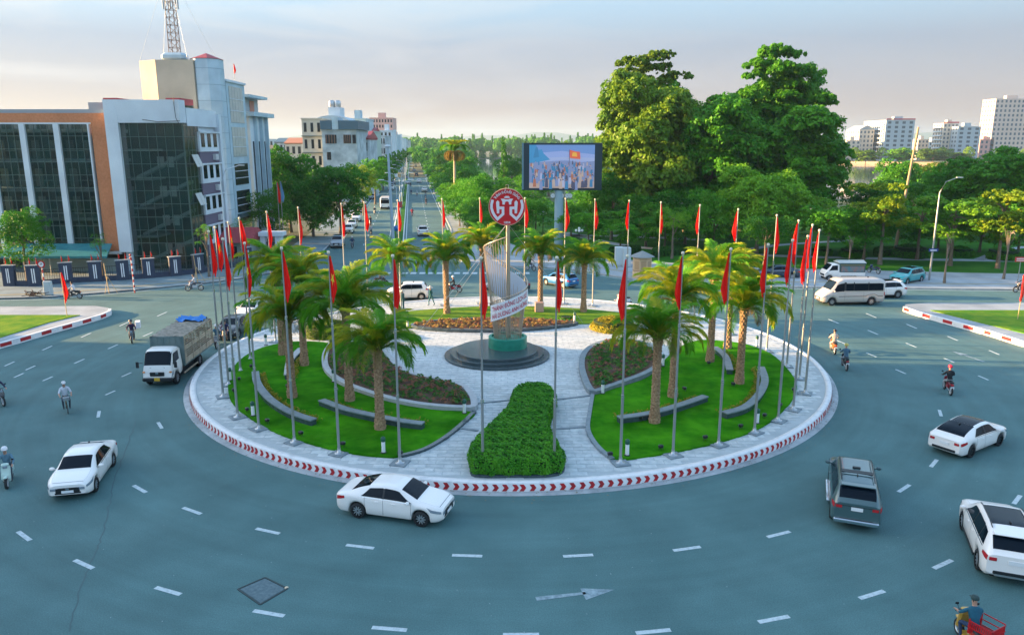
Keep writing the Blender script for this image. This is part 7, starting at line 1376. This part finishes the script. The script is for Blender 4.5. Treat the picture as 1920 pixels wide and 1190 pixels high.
# clipped and rounded trees of the park centre
pc = [(815,150,322,4.6,'mid'),(862,165,328,4.4,'mid'),(900,143,340,3.6,'mid'),(845,133,362,3.8,'mid'),(885,126,378,3.0,'dark'),(935,150,322,4.8,'mid'),(975,140,345,4.2,'mid'),(865,118,400,2.5,'mid'),(915,116,395,2.7,'mid'),(955,120,378,3.2,'dark'),(1005,128,365,3.7,'mid'),(1000,170,312,5,'mid'),(1105,128,355,3.8,'mid'),(1072,122,372,3.2,'mid'),(830,200,300,6.2,'mid'),(795,240,296,6.0,'light'),(812,300,280,9,'mid'),(796,420,278,11,'mid'),(838,260,283,8.0,'olive'),(868,240,285,6.5,'mid'),(958,220,288,5.5,'dark'),(820,170,335,3.6,'yellow'),(1100,190,300,6,'mid'),(1030,220,262,6,'light'),(1085,215,262,6.5,'olive')]
pl = ['green rounded tree beside the avenue, second rank, above the parked white car','green rounded tree left of the tall palm foot','green rounded tree between the tall palm and the emblem','green rounded tree at the avenue kerb, nearest rank but one','dark rounded tree left of the emblem, low','green rounded tree just above the emblem','green rounded tree between emblem and screen','small green rounded tree behind the avenue mouth flag','small green rounded tree left of the emblem disc, nearest rank','dark rounded tree behind the emblem disc','green rounded tree right of the emblem disc','tall green tree touching the left edge of the screen','green rounded tree right of the screen column','small green rounded tree just behind the screen column','tall green tree over the avenue, third rank','tall light green tree over the avenue, behind the third rank','broad green tree over the avenue, far back','broadest green tree where the avenue fades','tall olive tree right of the avenue, far back','tall green tree behind the tall palm','tall dark tree left of the cypress','yellow-green rounded tree at the avenue kerb','tall green tree behind the right edge of the screen','light green tree top above the left part of the screen','olive tree top above the right part of the screen']
for i, (px, Y, pr_, rad, col) in enumerate(pc):
    _w = PY(px, pr_, Y); _x = max(_w.x, AX(Y)+10.5+rad*.85)
    tree(pl[i], px, Y, pr_, rad, 'round', col, 9000, .17, 70+i % 4, zb=.4, gap=.05, group='rounded trees of the park centre', X=_x)
tree('dark slim columnar cypress left of the screen', 945, 175, 268, 2.4, 'column', 'dark', 8000, .16, 81, zb=1)
tree('tall pale columnar tree beside the dark cypress', 985, 195, 275, 3.0, 'column', 'olive', 6000, .18, 82, zb=1)
# fan palm with hanging golden fronds
b = PY(852, 322, 170); t = thing('tall_palm', 'tall palm with hanging golden dry fronds above the park hedges', 'palm', (b.x, 170, .1)); h = PY(852, 286, 170).z
MB().tube([(0,0,0),(.1,0,h)], [.35,.25], 8).obj('trunk', mat('pale_trunk', (.45,.36,.26), .9), t)
for q in range(34):
    a = q*2.4; f = mo('frond', FR_DRY[0] if q % 3 else FR_LOW[0], t, (.1, 0, h)); f.rotation_euler = (0, .35+.3*(q % 4)*.3 if q % 3 else -.3, a); f.scale = (1.7,)*3
for q in range(14):
    a = q*2.4; f = mo('frond', FR_UP[0], t, (.1, 0, h+.3)); f.rotation_euler = (0, -.2, a); f.scale = (1.5,)*3
_on = ['nearest','second','third','fourth','fifth','sixth','seventh','eighth','ninth','tenth','eleventh','farthest']
for _i in range(12):
    _y = 138+_i*14+(_i**2)*1.1; _r = 3.1+.25*(_i % 3)+.1*_i; _x = AX(_y)+9.7+_r*.40
    tree('clipped street tree on the right kerb of the avenue, %s in the row' % _on[_i], 900, _y, 1, _r, 'round', 'mid' if _i % 3 else 'dark', 9000, .17, 70+_i % 4, zb=.3, gap=.05, X=_x, group='clipped trees along the right kerb of the avenue', top=5.6+.5*(_i % 3)+.12*_i)
# clipped hedge masses of the park, low
hm1 = leafmat('park_hedge_leaf', (.02,.10,.015), (.06,.20,.025), 1.2)
for pts, lab, hh in (([(1140,486),(1195,480),(1200,474),(1145,478)],'behind the utility cabinets',1.0),([(1225,484),(1290,478),(1290,471),(1225,476)],'right of the guard booth',.8),([(1640,482),(1720,478),(1722,472),(1640,474)],'behind the parked motorbike',.7)):
    hedge([tuple(G(x, y).xy) for x, y in pts], 'park_hedge', 'low clipped hedge '+lab, .1, hh, hm1, hcore, 5000, .10, int(hh*50))
for i, (px, py, r_) in enumerate(((1540,478,1.3),(1598,482,1.6),(1705,482,2.0),(1800,480,1.5),(1880,486,1.8))):
    c_ = G(px, py, .1); hedge([(c_.x+r_*math.cos(k*.35), c_.y+r_*math.sin(k*.35)) for k in range(18)], 'park_shrub', 'rounded dark shrub on the park lawn, '+['left of the delivery truck','behind the delivery truck','behind the turquoise SUV','left of the right-hand street trees','at the right edge'][i], .1, r_*.85, lf['dark'], hcore, 3500, .09, 90+i, 'shrub', r_*.4)
# far trees along the avenue and beyond the lake
for i, (px, Y, pr_, r_) in enumerate(((716,250,285,5),(728,310,281,5.5),(738,380,279,6),(748,470,277,7),(756,600,275,8),(790,520,274,10),(786,640,272,10),(780,820,271,11))):
    tree('avenue tree fading into the distance, '+(['first','second','third','fourth','fifth'][i]+' on the left side' if i < 5 else ['nearest','middle','farthest'][i-5]+' on the right side'), px, Y, pr_, r_, 'round', 'mid', 3500, .4, 61, zb=1, group='distant avenue trees')
def forest(name, lab, x0, x1, y0, y1, n, hgt_, col, seed, cone=.3):
    g = np.random.default_rng(seed); Vs = []; Fs = []; off = 0
    for k in range(n):
        x, y = g.uniform(x0, x1), g.uniform(y0, y1); h = hgt_*g.uniform(.75, 1.1); c_ = g.random() < cone; m_ = 330; r_ = h*(.2 if c_ else .32); u = g.random(m_)
        if c_: rad = r_*(1-u)*g.uniform(.6, 1, m_); z = u*h*1.18
        else: th_ = np.arccos(1-1.5*u); rad = r_*np.sin(th_); z = h*.62+h*.38*np.cos(th_)
        a = g.uniform(0, 6.283, m_); P = np.column_stack([x+np.cos(a)*rad, y+np.sin(a)*rad, z]); N_ = np.column_stack([np.cos(a), np.sin(a), np.full(m_, .6)])+g.normal(0, .35, (m_, 3)); N_ /= np.linalg.norm(N_, axis=1)[:, None]
        V, F = leaf_cards(P, N_, h*.055, g); Vs.append(V); Fs.append(F+off); off += len(V)
    tag(mo(name, np_mesh(name, np.vstack(Vs), np.vstack(Fs), lf[col])), lab, 'forest', kind='stuff')
forest('far_wood', 'distant wood with pointed tree tops behind the lake', -120, 130, 800, 930, 190, 21, 'mid', 1, .4)
forest('lakeside_wood', 'low wood along the far bank left of the lake', -92, -34, 400, 800, 60, 11, 'mid', 2, .1)
forest('right_bank_wood', 'low trees along the far right bank of the lake', 255, 560, 600, 760, 70, 12, 'olive', 3, .0)
m = MB(); g = random.Random(5)
hp_ = [(-2600,5200)]
pts = [(-3000+i*150, 30+45*abs(math.sin(i*.37))+25*abs(math.sin(i*.9+1))) for i in range(41)]
vs = []
for x, z in pts: vs += [(x, 5000, -.5), (x, 5300, z), (x, 5700, -.5)]
m.add(vs, [(3*i, 3*i+3, 3*i+4, 3*i+1) for i in range(40)]+[(3*i+1, 3*i+4, 3*i+5, 3*i+2) for i in range(40)], 0, True); S(m.obj('hills', mat('hill_green', (.05,.10,.05), .95)))
# fallen leaves and litter on the gutter
g = np.random.default_rng(8); n = 900; a = g.uniform(R(-200), R(20), n); r_ = IR+np.abs(g.normal(.35, .35, n)); P = np.column_stack([IC.x+np.cos(a)*r_, IC.y+np.sin(a)*r_, np.full(n, .055)+.0*r_]); N_ = np.tile([0, 0, 1.], (n, 1))+g.normal(0, .2, (n, 3)); N_ /= np.linalg.norm(N_, axis=1)[:, None]; V, F = leaf_cards(P, N_, .035, g); tag(mo('fallen_leaves', np_mesh('fallen_leaves', V, F, mat('dry_leaf', (.20,.17,.10), .9))), 'dry leaves scattered along the gutter of the island', 'leaves', kind='stuff')
# haze
hz = MB().box(-3900, 3900, -350, 6900, -1.2, 140).mesh('haze', mat('haze_air', (1,1,1)))
hm_ = MATS['haze_air']; nt2 = hm_.node_tree; nt2.nodes.remove(nt2.nodes['Principled BSDF']); pv = nt2.nodes.new('ShaderNodeVolumePrincipled'); pv.inputs['Color'].default_value = (.55,.78,1,1); pv.inputs['Density'].default_value = .00013; pv.inputs['Anisotropy'].default_value = .2
nt2.links.new(pv.outputs[0], nt2.nodes['Material Output'].inputs['Volume']); tag(mo('haze', hz), 'pale summer haze over lake and town', 'haze', kind='stuff')
